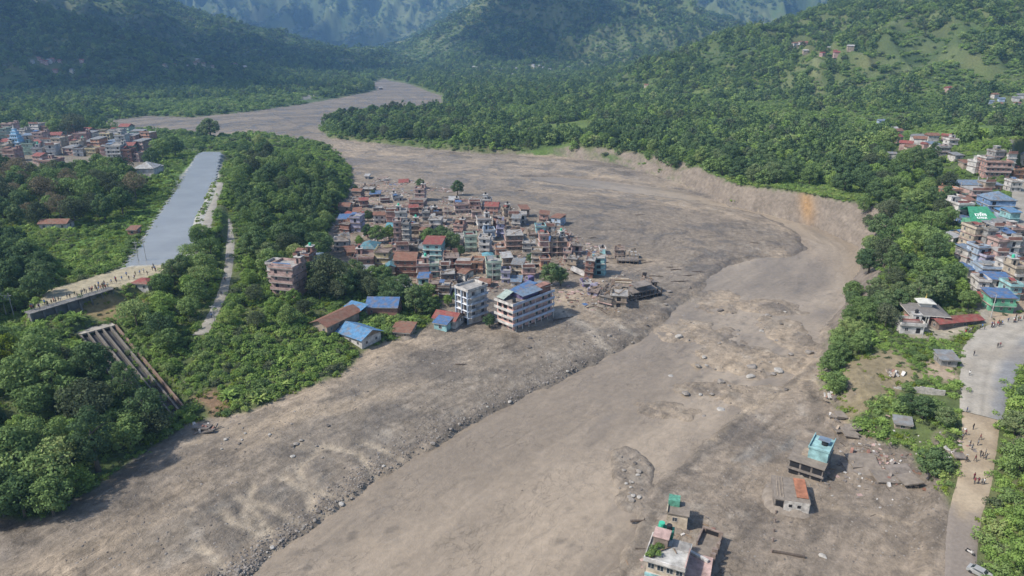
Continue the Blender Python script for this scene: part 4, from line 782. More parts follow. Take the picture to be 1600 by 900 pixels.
def storeys_of(root, w, d, n, wall, sh=3.0, z0=0.0, win=True, slab=True, trim=None, rg=random, ww=1.15, wh=1.35, sides=(True, True, True), gap=2.7, miss=0.12, blank=0.0):
    x, y = w/2, d/2; wm_ = wall if not isinstance(wall, str) else wall_m(wall)
    body = MB().box(-x, x, -y, y, z0-1.5, z0+n*sh).build('wall', wm_, root)
    if slab:
        for k in range(1, n+1): MB().box(-x-0.35, x+0.35, -y-0.55, y+0.3, z0+k*sh-0.16, z0+k*sh+(0.02 if k < n else 0.10)).build('floor_slab', (trim or TRIM) if k < n else rg.choice([ROOFC, ROOFC, wall_m('brown'), wall_m('mud')]), root)
    if win:
        for k in range(n):
            zc = z0+k*sh+sh*0.52; m_ = max(1, int((w-0.6)/gap))
            if sides[0]:
                for i in range(m_):
                    if rg.random() < blank: continue
                    xx = -x+w*(i+0.5)/m_; o = rg.random() < miss; place_win(root, xx, -y, zc-(0.25 if o else 0), 0, ww*(1.2 if o else 1), wh+(0.5 if o else 0), 'opening' if o else 'window', OPENING if o else WIN)
            m_ = max(1, int((d-0.8)/(gap+0.5)))
            for s_, on in ((1, sides[1]), (-1, sides[2])):
                if on:
                    for i in range(m_):
                        if rg.random() < 0.25+blank: continue
                        place_win(root, s_*x, -y+d*(i+0.5)/m_, zc, s_*math.pi/2, ww, wh)
    return body
def flat_roof(root, w, d, z, wall, tank=True, tower=True, rg=random, tr=None):
    x, y = w/2, d/2; pm = wall_m(wall) if isinstance(wall, str) else wall
    MB().box(-x-0.3, x+0.3, -y-0.5, -y-0.35, z+0.1, z+0.95).box(-x-0.3, x+0.3, y+0.1, y+0.25, z+0.1, z+0.95).box(-x-0.3, -x-0.15, -y-0.35, y+0.1, z+0.1, z+0.95).box(x+0.15, x+0.3, -y-0.35, y+0.1, z+0.1, z+0.95).build('parapet', pm, root)
    if tower and w > 4.5:
        tx = rg.choice((-1, 1))*(x-1.5); t = MB().box(tx-1.3, tx+1.3, y-2.9, y-0.1, z+0.1, z+2.6).build('stair_tower', pm, root)
        MB().box(tx-1.55, tx+1.55, y-3.15, y+0.1, z+2.6, z+2.75).build('tower_slab', TRIM, t)
        place_win(root, tx, y-2.9, z+1.1, 0, 0.9, 1.9, 'opening', OPENING)
        if tank: MB().cyl(tx, y-1.5, z+2.75, z+3.8, 0.55, 12).cyl(tx, y-1.5, z+3.8, z+4.05, 0.5, 12, 0.2).build('water_tank', TANKB if rg.random() < 0.75 else TANKG, root, False)
    elif tank: MB().cyl(x-0.9, y-0.9, z+0.1, z+1.2, 0.55, 12).cyl(x-0.9, y-0.9, z+1.2, z+1.4, 0.5, 12, 0.2).build('water_tank', TANKB, root)
def stubs(root, w, d, z, rg=random):
    for sx in (-1, 1):
        for sy in (-1, 1): MB().box(sx*(w/2-0.25)-0.16, sx*(w/2-0.25)+0.16, sy*(d/2-0.25)-0.16, sy*(d/2-0.25)+0.16, z+0.1, z+rg.uniform(0.9, 2.2)).build('column_stub', CONC, root)
def tin_roof(root, w, d, z, col, style='gable', rise=None, over=0.5):
    x, y = w/2+over, d/2+over; m_ = tin_m(col) if isinstance(col, str) else col
    if style == 'mono':
        r = rise or 0.9; MB().slab([(-x, -y, z+0.1), (x, -y, z+0.1), (x, y, z+0.1+r), (-x, y, z+0.1+r)], 0.10).build('roof', m_, root)
        MB().box(-w/2, w/2, d/2-0.2, d/2, z, z+r*0.85).build('gable_wall', wall_m('grey'), root)
    elif style == 'hip':
        r = rise or min(w, d)*0.28; k = max(0.2, x-y) if x > y else 0.2; ky = 0 if x > y else y-x+0.2
        V = [(-x, -y, z+0.05), (x, -y, z+0.05), (x, y, z+0.05), (-x, y, z+0.05), (-k, -ky, z+r), (k, -ky, z+r), (k, ky, z+r), (-k, ky, z+r)]
        MB().add(V, [(0, 3, 2, 1), (0, 1, 5, 4), (1, 2, 6, 5), (2, 3, 7, 6), (3, 0, 4, 7), (4, 5, 6, 7)]).build('roof', m_, root)
    else:      # ridge along x; 'gable_y' along y
        r = rise or min(w, d)*0.26
        if style == 'gable':
            MB().slab([(-x, -y, z), (x, -y, z), (x, 0, z+r), (-x, 0, z+r)], 0.10).build('roof', m_, root); MB().slab([(x, y, z), (-x, y, z), (-x, 0, z+r), (x, 0, z+r)], 0.10).build('roof', m_, root)
            MB().add([(-w/2, -d/2, z), (-w/2, d/2, z), (-w/2, 0, z+r*0.9), (w/2, -d/2, z), (w/2, d/2, z), (w/2, 0, z+r*0.9)], [(0, 2, 1), (3, 4, 5), (0, 3, 5, 2), (1, 2, 5, 4)]).build('gable_wall', wall_m('tan'), root)
        else:
            MB().slab([(x, -y, z), (x, y, z), (0, y, z+r), (0, -y, z+r)], 0.10).build('roof', m_, root); MB().slab([(-x, y, z), (-x, -y, z), (0, -y, z+r), (0, y, z+r)], 0.10).build('roof', m_, root)
            MB().add([(-w/2, -d/2, z), (w/2, -d/2, z), (0, -d/2, z+r*0.9), (-w/2, d/2, z), (w/2, d/2, z), (0, d/2, z+r*0.9)], [(0, 1, 2), (3, 5, 4), (0, 2, 5, 3), (1, 4, 5, 2)]).build('gable_wall', wall_m('tan'), root)
def balconies(root, w, d, n, sh, col, z0=0.0, depth=1.1, first=1):
    for k in range(first, n):
        b = MB().box(-w/2, w/2, -d/2-depth, -d/2-0.02, z0+k*sh-0.22, z0+k*sh-0.02).build('balcony', TRIM, root)
        MB().box(-w/2, w/2, -d/2-depth, -d/2-depth+0.1, z0+k*sh-0.02, z0+k*sh+0.9).box(-w/2, -w/2+0.1, -d/2-depth+0.1, -d/2-0.02, z0+k*sh-0.02, z0+k*sh+0.9).box(w/2-0.1, w/2, -d/2-depth+0.1, -d/2-0.02, z0+k*sh-0.02, z0+k*sh+0.9).build('railing', wall_m(col), b)
def foot(root, w, d, rz, pad=0.6):
    c = root.location; a, b = math.cos(rz), math.sin(rz)
    HOUSE_POLYS.append(np.array([(c.x+a*u-b*v, c.y+b*u+a*v) for u, v in ((-w/2-pad, -d/2-pad), (w/2+pad, -d/2-pad), (w/2+pad, d/2+pad), (-w/2-pad, d/2+pad))]))
def skirt(root, w, d, rg, h=1.1, out=1.8):
    """mud drifted against the foot of the walls"""
    per = []; n = 7
    for (x0, y0, x1, y1, nx, ny) in ((-w/2, -d/2, w/2, -d/2, 0, -1), (w/2, -d/2, w/2, d/2, 1, 0), (w/2, d/2, -w/2, d/2, 0, 1), (-w/2, d/2, -w/2, -d/2, -1, 0)):
        for k in range(n): f = k/n; per.append((x0+(x1-x0)*f, y0+(y1-y0)*f, nx, ny))
    V = []; m = len(per)
    for i, (x, y, nx, ny) in enumerate(per):
        cx, cy = (nx+per[i-1][2])*0.6, (ny+per[i-1][3])*0.6; q = h*rg.uniform(0.25, 1.0); o = out*rg.uniform(0.6, 1.3); V += [(x*0.985, y*0.985, q), (x+cx*o*0.4, y+cy*o*0.4, q*0.55), (x+cx*o, y+cy*o, -0.7)]
    F = [(3*i+k, 3*i+k+1, 3*((i+1) % m)+k+1, 3*((i+1) % m)+k) for i in range(m) for k in (0, 1)]
    return MB().add(V, F).build('mud_drift', DIRT, root, True)
def house(px, py, wpx, n, wall, roof='flat', yaw=0, d=None, label=None, name='house', cat='house', group=None, bal=None, sink=0.0, tilt=(0, 0), rg=None, win=True, sh=2.65, where_txt=True, lm=None, miss=0.12, sides=(True, True, True), at=None, trim=None, blank=0.0, gap=2.7):
    rg = rg or random.Random(int(px*31+py*17)); g, w = base_frame(px, py, wpx); d = d or max(5.5, min(13, w*rg.uniform(0.95, 1.35))); rz = math.radians(yaw)
    c = Vector((g.x-math.sin(rz)*d/2*1.0, g.y+math.cos(rz)*d/2, g.z-sink))
    root = empty(name, c, rz); root.rotation_euler = (math.radians(tilt[0]), math.radians(tilt[1]), rz); foot(root, w, d, rz)
    trim = trim or rg.choice([TRIM, TRIM, wall_m(wall), wall_m('rose'), wall_m('brown')])
    storeys_of(root, w, d, n, wall, sh, 0, win, True, trim, rg, rg.uniform(0.8, 1.5), rg.uniform(1.0, 1.5), miss=miss, sides=sides, blank=max(blank, rg.choice((0, 0, 0.2, 0.35))), gap=gap*rg.uniform(0.85, 1.25)); z = n*sh
    if bal: balconies(root, w, d, n, sh, bal)
    if sink > 0.1: skirt(root, w, d, rg, 1.0+sink, 1.8)
    rt = roof.split(':')
    if rt[0] == 'flat': flat_roof(root, w, d, z, wall, rg.random() < 0.7, rg.random() < 0.6, rg); desc = 'flat roof'; roof_clutter(root, w, d, z, rg)
    elif rt[0] == 'stub': stubs(root, w, d, z, rg); MB().box(-w/2, w/2, -d/2, -d/2+0.2, z+0.1, z+1.4).build('unfinished_wall', wall_m('brick'), root); desc = 'unfinished columns on top'
    elif rt[0] == 'broken': broken_top(root, w, d, z, wall, rg); desc = 'broken top'
    else: tin_roof(root, w, d, z, rt[1], rt[0]); desc = rt[1]+' tin roof'
    if label is None: label = unique_label(f'{NUMW[n]} storey {wall} house with {desc}', px, py)
    tag(root, label, cat, group); return root
def roof_clutter(root, w, d, z, rg):
    if w < 4: return
    x, y = w/2, d/2; k = rg.random()
    if k < 0.35: MB().slab([(-x+0.3, -y+0.6, z+1.7), (-x+0.3+w*0.45, -y+0.6, z+1.7), (-x+0.3+w*0.45, -y+0.6+d*0.4, z+2.2), (-x+0.3, -y+0.6+d*0.4, z+2.2)], 0.07).build('roof_shelter', tin_m(rg.choice(['grey', 'rust', 'dusty blue', 'blue', 'red'])), root); [MB().box(-x+0.4+i*(w*0.45-0.3), -x+0.5+i*(w*0.45-0.3), -y+0.7, -y+0.8, z+0.1, z+1.7).build('post', WOODM, root) for i in (0, 1)]
    elif k < 0.6: [MB().box(-x+0.5, rg.uniform(-x+1.2, x-0.4), -y+0.5+i*1.3, -y+0.54+i*1.3, z+0.9, z+1.6).build('laundry', wall_m(rg.choice(['red', 'white', 'blue', 'yellow', 'rose'])), root) for i in range(2)]
    elif k < 0.8: [MB().beam((rg.uniform(-x, x)*0.7, rg.uniform(-y, y)*0.6, z+0.2), (rg.uniform(-x, x)*0.7, rg.uniform(-y, y)*0.6, z+0.4), 0.3, 0.2).build('roof_timber', WOODM, root) for i in range(3)]
def broken_top(root, w, d, z, wall, rg):
    x, y = w/2, d/2; pm = wall_m(wall)
    for k in range(int(w/1.2)):
        a = -x+w*k/int(w/1.2); h = rg.uniform(0.2, 2.2)
        if rg.random() < 0.7: MB().box(a, a+w/int(w/1.2)*0.98, y-0.25, y, z+0.1, z+h).build('broken_wall', pm, root)
    for k in range(int(d/1.6)):
        a = -y+d*k/int(d/1.6); MB().box(-x, -x+0.25, a, a+1.2, z+0.1, z+rg.uniform(0.1, 1.8)).build('broken_wall', pm, root)
    for k in range(3): MB().beam((rg.uniform(-x, x), rg.uniform(-y, y), z+0.3), (rg.uniform(-x, x), rg.uniform(-y, y), z+rg.uniform(0.4, 1.6)), 0.25, 0.2).build('fallen_beam', WOODM, root)

# ---------------------------------------------------------------- the flooded town
LANDMARKS += [(818, 515, 'the pink hotel'), (732, 503, 'the white apartment block'), (715, 305, 'the lone mud tree'), (690, 392, 'the dark town trees'), (862, 447, 'the round tree'), (560, 540, 'the blue roofed bungalow'), (515, 455, 'the big grey green tree'),
              (635, 378, 'the grey tower house'), (590, 418, 'the scaffolded market'), (676, 402, 'the red roofed shop'), (600, 375, 'the town garden'), (760, 405, 'the turquoise hut'), (935, 425, 'the tilted white slab'), (632, 280, 'the wrecked red roof'), (803, 347, 'the cream twin house'), (440, 458, 'the tall pink house')]
G = 'houses of the flooded town'
def town():
    H = lambda *a, **k: house(*a, group=G, **k)
    # px, py (front base), width px, storeys, wall, roof
    L = [(540, 357, 22, 2, 'brown', 'mono:blue', 5), (556, 363, 17, 3, 'lilac', 'flat', -8), (614, 352, 20, 3, 'pink', 'stub', 6), (627, 354, 18, 3, 'white', 'flat', 4), (610, 361, 14, 1, 'pale blue', 'mono:turquoise', 0), (622, 379, 12, 4, 'rose', 'flat', 8), (635, 382, 11, 4, 'grey', 'flat', -4),
         (656, 315, 16, 3, 'rose', 'flat', -5), (651, 329, 24, 2, 'pink', 'stub', -4), (647, 338, 14, 2, 'brick', 'gable:red', 8), (666, 346, 12, 2, 'grey', 'flat', 0), (645, 367, 20, 2, 'tan', 'flat', 5), (664, 369, 18, 2, 'brown', 'broken', -6), (680, 366, 20, 3, 'white', 'broken', -3), (600, 340, 20, 1, 'tan', 'broken', 3),
         (708, 318, 14, 1, 'cream', 'mono:white', 0), (722, 334, 24, 2, 'rose', 'flat', 6), (742, 328, 18, 2, 'pink', 'stub', 2), (760, 326, 14, 2, 'white', 'flat', -5), (768, 336, 22, 2, 'pink', 'gable:red', -6), (745, 345, 16, 2, 'rose', 'broken', 4), (757, 358, 22, 2, 'white', 'flat', 10), (733, 352, 16, 1, 'brown', 'broken', -8),
         (803, 348, 18, 2, 'cream', 'stub', 0), (817, 350, 11, 2, 'white', 'flat', 0), (736, 394, 20, 3, 'pale green', 'flat', 6), (757, 398, 18, 3, 'white', 'flat', -6), (765, 377, 18, 2, 'pale blue', 'flat', 8), (782, 372, 12, 3, 'lilac', 'broken', 0), (782, 406, 15, 2, 'orange', 'flat', 4),
         (804, 392, 28, 3, 'brown', 'broken', 6), (826, 396, 20, 2, 'grey', 'broken', -4), (845, 370, 16, 2, 'turquoise', 'flat', 5), (859, 368, 15, 2, 'white', 'stub', -6), (850, 402, 15, 4, 'pink', 'flat', 6), (866, 402, 12, 4, 'tan', 'broken', -4), (879, 402, 14, 3, 'brown', 'broken', 5), (886, 412, 12, 2, 'rose', 'flat', -8),
         (705, 420, 24, 2, 'brick', 'broken', 5), (724, 430, 26, 2, 'brick', 'stub', -5), (700, 446, 22, 2, 'brown', 'broken', 8), (745, 428, 20, 2, 'orange', 'flat', -6), (772, 438, 24, 3, 'pale green', 'flat', 6), (793, 420, 16, 2, 'tan', 'mono:white', 12), (808, 431, 18, 2, 'cream', 'mono:grey', -10), (826, 436, 20, 2, 'rose', 'stub', 4), (838, 420, 16, 3, 'tan', 'flat', -5), (852, 424, 16, 2, 'orange', 'flat', 5), (740, 447, 18, 1, 'brown', 'broken', 3), (757, 450, 18, 1, 'brick', 'gable:rust', -4), (790, 444, 14, 2, 'lilac', 'flat', 0), (806, 448, 16, 1, 'white', 'mono:dusty blue', -6),
         (534, 393, 24, 2, 'white', 'broken', 8), (574, 405, 28, 2, 'white', 'hip:teal', -4), (569, 422, 32, 2, 'pink', 'flat', 4), (597, 420, 24, 3, 'yellow', 'broken', -6), (568, 434, 26, 1, 'white', 'mono:grey', 4), (611, 435, 14, 2, 'tan', 'gable_y:teal', 8), (630, 408, 20, 3, 'rose', 'stub', 6), (634, 434, 36, 3, 'brick', 'gable:rust', -3), (645, 402, 16, 2, 'brown', 'flat', 4), (618, 402, 14, 2, 'pink', 'flat', -5),
         (676, 407, 30, 3, 'turquoise', 'mono:red', -5), (662, 443, 20, 3, 'pink', 'flat', 5), (679, 442, 14, 3, 'pale green', 'flat', 5), (696, 432, 14, 2, 'brown', 'stub', 0), (631, 457, 26, 1, 'lilac', 'mono:white', 14), (680, 462, 18, 2, 'brick', 'broken', 6), (694, 468, 18, 2, 'brown', 'flat', -4), (707, 458, 16, 1, 'tan', 'broken', 4),
         (474, 428, 26, 3, 'brick', 'flat', -8), (492, 424, 20, 2, 'pale blue', 'mono:dusty blue', 4), (557, 318, 16, 1, 'white', 'broken', 0), (545, 325, 18, 1, 'tan', 'flat', 4), (573, 300, 20, 1, 'brown', 'broken', -5), (590, 330, 14, 1, 'brown', 'broken', 6), (573, 280, 7, 1, 'white', 'mono:white', 0),
         (668, 330, 12, 1, 'tan', 'broken', 10), (688, 352, 16, 1, 'brown', 'broken', -6), (700, 336, 12, 1, 'rose', 'broken', 6), (716, 356, 18, 1, 'mud', 'broken', 4), (728, 372, 16, 1, 'brown', 'broken', -8), (700, 372, 16, 1, 'tan', 'broken', 8), (776, 352, 12, 2, 'grey', 'broken', 0), (832, 372, 14, 1, 'tan', 'broken', 8)]
    for (px, py, w_, n, wall, roof, yaw) in L: H(px, py, w_*0.93, n, wall, roof, yaw, sink=(0.6 if n == 1 else 0.2), bal=(wall if (px+py) % 5 == 0 and n > 1 else None))
    H(763, 410, 15, 1, 'white', 'hip:turquoise', 6, label='small white hut with bright turquoise roof in the town centre')
    # tall pink house on the slope behind
    H(444, 462, 40, 4, 'rose', 'flat', -14, bal='rose', label='tall pink house with stacked balconies above the slope', d=9)
    H(427, 444, 16, 3, 'white', 'flat', -14, label='narrow white house leaning on the tall pink house')
    # white apartment block
    r = corner_block('apartment_building', (733, 507), (714, 499), (750, 492), 5, 'pale blue', 2.5, 'tall white and pale blue apartment block with dark windows at the mud edge', white=True)
    hotel()
    # roofs along the garden edge
    gable_house((512, 524), (490, 518), (540, 494), 3.2, 'rust', 'bungalow with rusty red ribbed roof, blue sheet at its far end', extra='bright blue')
    gable_house((566, 546), (530, 533), (592, 531), 3.4, 'bright blue', 'white bungalow with bright blue tin roof above the mud bank', wallc='white')
    H(597, 494, 48, 1, 'brick', 'gable:blue', -2, d=9, label='long low shed under a dark blue tin roof, red wall below', sh=3.4, name='shed', cat='shed')
    H(626, 526, 30, 1, 'tan', 'mono:rust', -10, label='low rusty lean-to roof beside the blue roofed bungalow', name='shed', cat='shed', d=7, sh=2.2, sink=0.6)
    H(694, 510, 38, 1, 'white', 'gable:red', -22, label='low house with red tin roof left of the white apartment block', d=7)
    H(688, 516, 22, 1, 'turquoise', 'mono:blue', -22, label='blue roofed lean-to in front of the red tin roof', d=4.5, sh=2.5, name='shed', cat='shed')
def two_dirs(c, l, r, lift=0.0):
    C = ground(*c); z = C.z+lift
    def at(q): p = P(q[0], q[1], z); return Vector((p[0], p[1], z))
    a = at(l)-Vector((C.x, C.y, z)); b = at(r)-Vector((C.x, C.y, z)); return C, a, b
def corner_frame(name, c, l, r, lift=0.0, prefer='left'):
    """a block given by its near corner and the two base ends: local x runs from left end to the corner, y away along the other face"""
    C, a, b = two_dirs(c, l, r, lift); w, d = a.length, b.length
    ux = -a.normalized(); uy = Vector((-ux.y, ux.x, 0))
    if uy.dot(b) < 0: uy = -uy
    d = max(4.0, b.dot(uy))
    if prefer == 'right':
        uy = b.normalized(); ux = Vector((uy.y, -uy.x, 0)); ux = ux if ux.dot(-a) > 0 else -ux; d = b.length; w = max(8.0, -a.dot(ux))
    rz = math.atan2(ux.y, ux.x); ctr = Vector((C.x, C.y, C.z))-ux*w/2+uy*d/2
    root = empty(name, ctr, rz); foot(root, w, d, rz); return root, w, d
def corner_block(name, c, l, r, n, wall, sh, label, white=False):
    root, w, d = corner_frame(name, c, l, r); rg = random.Random(4)
    storeys_of(root, w, d, n, 'white', sh, 0, True, True, mat('pale_trim', (0.60, 0.63, 0.68), 0.85, 0.25), rg, 1.5, 1.6, miss=0.25, gap=2.4)
    for k in range(1, n):
        b = MB().box(w/2, w/2+1.1, -d/2+0.3, d/2-0.3, k*sh-0.2, k*sh-0.03).build('balcony', TRIM, root); MB().box(w/2+1.0, w/2+1.1, -d/2+0.3, d/2-0.3, k*sh-0.03, k*sh+0.85).build('railing', wall_m('pale blue'), b)
    for sx in (-1, 0, 1): MB().box(sx*(w/2-0.2)-0.2, sx*(w/2-0.2)+0.2, -d/2-0.62, -d/2-0.1, -1.0, n*sh+0.1).build('pilaster', wall_m('pale blue'), root)
    flat_roof(root, w, d, n*sh, 'white', True, False, rg); tag(root, label, 'building'); return root
def gable_house(c, l, r, hgt, roofc, label, extra=None, wallc='tan'):
    root, w, d = corner_frame('bungalow', c, l, r); rg = random.Random(int(c[0]))
    storeys_of(root, w, d, 1, wallc, hgt, 0, True, False, None, rg, 1.0, 1.1)
    tin_roof(root, w, d, hgt, roofc, 'gable_y' if d > w else 'gable', None, 0.9)
    if extra:
        e = MB().slab([(-w/2-0.9, d/2+0.2, hgt+0.25), (w/2+0.9, d/2+0.2, hgt+0.25), (w/2+0.9, d/2+4.5, hgt+1.2), (-w/2-0.9, d/2+4.5, hgt+1.2)], 0.1).build('roof_extension', tin_m(extra), root); e['label'] = 'blue sheet roof at the far end'
        MB().box(-w/2, w/2, d/2+4.0, d/2+4.3, -1, hgt+0.9).build('back_wall', wall_m('grey'), root)
    tag(root, label, 'house'); return root
def hotel():
    root, w, d = corner_frame('hotel_building', (802, 518), (772, 510), (862, 494), prefer='right'); rg = random.Random(9); n, sh = 4, 2.55
    pinkm = mat('hotel_pink', (0.56, 0.35, 0.30), 0.85, 0.3, 0.6); bl = mat('hotel_blue_grey', (0.33, 0.38, 0.47), 0.8, 0.3, 0.6)  # blue-grey puts the right face's bluish shade into its railing colour
    storeys_of(root, w, d, n, pinkm, sh, 0, True, True, TRIM, rg, 1.5, 1.7, gap=2.3, miss=0.3)
    for k in range(1, n+1):      # curved-looking white galleries round both faces
        g = MB().box(-w/2-0.2, w/2+1.3, -d/2-1.5, -d/2-0.57, k*sh-0.2, k*sh-0.03).box(w/2+0.37, w/2+1.3, -d/2-0.57, d/2, k*sh-0.2, k*sh-0.03).build('gallery', TRIM, root)
        MB().box(-w/2-0.2, w/2+1.3, -d/2-1.5, -d/2-1.4, k*sh-0.03, k*sh+0.85).build('railing', wall_m('white'), g); MB().box(w/2+1.2, w/2+1.3, -d/2-1.4, d/2, k*sh-0.03, k*sh+0.85).build('railing', bl, g)
    for i in range(7): MB().box(w/2+1.02, w/2+1.19, -d/2+0.3+i*(d-0.6)/6-0.1, -d/2+0.3+i*(d-0.6)/6+0.1, -1, n*sh-0.2).build('gallery_post', wall_m('white'), root)
    z = n*sh+0.1
    MB().box(-w/2+0.5, w/2-1, -d/2+5.5, d/2-0.8, z, z+1.9).build('top_storey', wall_m('purple'), root)
    a = MB().slab([(-w/2+0.2, -d/2+5.0, z+1.8), (0.5, -d/2+5.0, z+1.8), (0.5, d/2-4, z+2.9), (-w/2+0.2, d/2-4, z+2.9)], 0.12).build('roof', tin_m('blue'), root)
    MB().slab([(0.9, -d/2+4.0, z+2.4), (w/2+0.8, -d/2+4.0, z+1.9), (w/2+0.8, d/2-6, z+1.9), (0.9, d/2-6, z+2.8)], 0.12).build('roof', tin_m('dusty blue'), root)
    MB().slab([(-w/2+1.5, d/2-3.8, z+2.3), (w/2, d/2-3.8, z+2.1), (w/2, d/2+0.3, z+1.9), (-w/2+1.5, d/2+0.3, z+2.1)], 0.12).build('roof', tin_m('grey'), root)
    MB().slab([(-w/2, -d/2-0.4, z+0.7), (-0.5, -d/2-0.4, z+0.6), (-0.5, -d/2+4.6, z+2.3), (-w/2, -d/2+4.6, z+2.3)], 0.1).build('roof', mat('algae_sheet', (0.25, 0.30, 0.26), 0.8, 0.4), root)
    MB().box(w/2-3.6, w/2-0.4, d/2-6.0, d/2-0.5, z, z+2.7).build('brick_tower', wall_m('brick'), root)
    MB().box(-w/2-2.6, -w/2-0.5, d/2-3.6, d/2-0.6, -1, z+3.6).build('stair_tower', wall_m('purple'), root)
    for k in range(5): place_win(root, -w/2-1.5, d/2-3.6, 2+k*2.9, 0, 1.2, 1.4)
    MB().cyl(w/2-1.2, -d/2+1.6, z, z+1.3, 0.65).build('water_tank', TANKB, root)
    skirt(root, w, d, rg, 1.0, 2.4)
    tag(root, 'large pink hotel with white galleries and mixed blue tin roofs', 'hotel')
def ruins():
    """wrecks on the mud downstream of the town"""
    def wreck(name, px, py, label, fn, rz=0, tilt=(0, 0), sink=0.5, cat='ruin'):
        g = ground(px, py); r = empty(name, (g.x, g.y, g.z-sink), math.radians(rz)); r.rotation_euler = (math.radians(tilt[0]), math.radians(tilt[1]), math.radians(rz)); fn(r, px_scale(g)); tag(r, label, cat); return r
    def slabwreck(r, s):
        w, d = 24/s, 32/s
        MB().box(-w/2, w/2, -d/2, d/2, 0, 1.0).build('floor_slab', wall_m('white'), r)
        for k in range(4): MB().box(-w/2+0.3, w/2-0.3, -d/2+k*d/4+0.2, -d/2+k*d/4+0.45, 1.0, 2.2-0.3*k).build('partition', wall_m('white'), r)
        MB().box(-w/2, -w/2+0.3, -d/2, d/2, 1.0, 2.0).build('wall', wall_m('white'), r)
    wreck('collapsed_building', 903, 425, 'tilted white slab of an overturned building in the mud', slabwreck, -18, (-20, 22), 0.6)
    house(919, 434, 13, 3, 'brick', 'broken', -12, label='narrow broken brick house beside the tilted white slab', name='ruined_house', cat='ruin', tilt=(0, 4))
    house(936, 430, 18, 3, 'turquoise', 'broken', -14, label='white and turquoise house with shattered walls standing in mud', name='ruined_house', cat='ruin', tilt=(0, -5), miss=0.6)
    house(918, 449, 14, 1, 'purple', 'broken', 10, label='low purple wreck in front of the broken brick house', name='ruined_house', cat='ruin', sink=1)
    house(942, 397, 8, 1, 'white', 'flat', 0, label='small lone hut on the mud upstream of the turquoise wreck', name='hut', cat='hut', sink=0.8)
    house(944, 480, 20, 2, 'mud', 'broken', -24, label='mud coated house with lilac top sunk beside the tan ruin', name='ruined_house', cat='ruin', sink=0.8, miss=0.7, tilt=(0, 5))
    house(966, 481, 24, 2, 'tan', 'broken', -10, label='tan and orange ruin with gaping front in the middle of the mud', name='ruined_house', cat='ruin', sink=0.2, miss=0.5)
    def long_ruin(r, s):
        w = 60/s
        skirt(r, w, 6, random.Random(3), 0.8, 2.0)
        for k in range(3): MB().box(-w/2+k*1.5, w/2-k*2.5, -2.5, 2.5, 2.2*k+1.6, 2.2*k+1.95).build('floor_slab', wall_m('mud'), r)
        for k in range(9):
            x = -w/2+0.3+k*(w-0.6)/8
            for y in (-2.2, 2.2): MB().box(x-0.2, x+0.2, y-0.2, y+0.2, -1, 1.6).build('column', DARKW, r); MB().box(x-0.2, x+0.2, y-0.2, y+0.2, 1.95, 3.8).build('column', DARKW, r)
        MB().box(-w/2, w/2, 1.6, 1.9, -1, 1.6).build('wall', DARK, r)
    wreck('collapsed_building', 1004, 464, 'long dark collapsed row of storeys ending in splintered posts', long_ruin, 24, (3, -3), 0.3)
    def frame(r, s):
        w, d = 34/s, 7.0; skirt(r, w, d, random.Random(4), 0.8, 2.0)
        MB().box(-w/2, w/2, -d/2, d/2, 1.7, 2.0).build('floor_slab', wall_m('mud'), r)
        for k in range(6):
            x = -w/2+0.4+k*(w-0.8)/5
            for y in (-d/2+.3, d/2-.3): MB().box(x-0.2, x+0.2, y-0.2, y+0.2, -1, 1.7).build('column', DARKW, r); MB().box(x-0.17, x+0.17, y-0.17, y+0.17, 2.0, 4.0+random.random()*2.4).build('column', wall_m('tan'), r)
        MB().box(-w/2, w/2, d/2-0.6, d/2-0.4, -1, 1.7).build('wall', wall_m('brown'), r)
    wreck('ruined_house', 980, 409, 'roofless house frame with bare standing posts alone on the mud', frame, -6, (0, 0), 0.4)
    def beams(r, s):
        for k, (x, y) in enumerate(((0, 0), (0.6, 1.6), (-0.8, 3.0))): MB().beam((-4.0+x, y, 0.4+k*0.25), (4.2+x, y-2.0, 0.7+k*0.3), 0.9, 0.35).build('beam', wall_m('cream') if k != 1 else WOODM, r)
    wreck('fallen_roof', 970, 441, 'white fallen roof beams lying behind the tan ruin', beams, 0, (0, 0), 0.1, 'debris')
    def redroof(r, s):
        w = 17/s; MB().slab([(-w/2, -2.5, 0.2), (w/2, -2.5, 0.6), (w/2-0.5, 2.5, 2.4), (-w/2, 2.5, 2.0)], 0.12).build('roof', tin_m('red'), r); MB().slab([(w/2, 5, 0.4), (-w/2, 5, 0.2), (-w/2, 2.6, 2.0), (w/2-0.5, 2.6, 2.4)], 0.12).build('roof', tin_m('red'), r)
        MB().box(-w/2+0.3, w/2-0.4, 1, 4, -1, 1.3).build('wall', wall_m('white'), r)
    wreck('wrecked_house', 631, 285, 'wrecked red tin roof resting on the mud upstream of town', redroof, 8, (0, 0), 0.2)
    def pinkheap(r, s):
        rg = random.Random(3)
        for k in range(14): MB().beam((rg.uniform(-7, 7), rg.uniform(-3, 4), 0.1), (rg.uniform(-7, 7), rg.uniform(-3, 4), rg.uniform(0.3, 2.6)), rg.uniform(0.3, 1.1), 0.25).build('beam', wall_m(rg.choice(['pink', 'rose', 'brown', 'white'])), r)
        MB().slab([(-4, 0, 1.4), (3, -0.6, 1.8), (4, 4, 2.8), (-3, 4.4, 2.3)], 0.3).build('floor_slab', wall_m('brown'), r)
    wreck('rubble_heap', 598, 283, 'heap of pink broken walls and beams at the upper end of town', pinkheap, 0, (0, 0), 0.1, 'rubble')
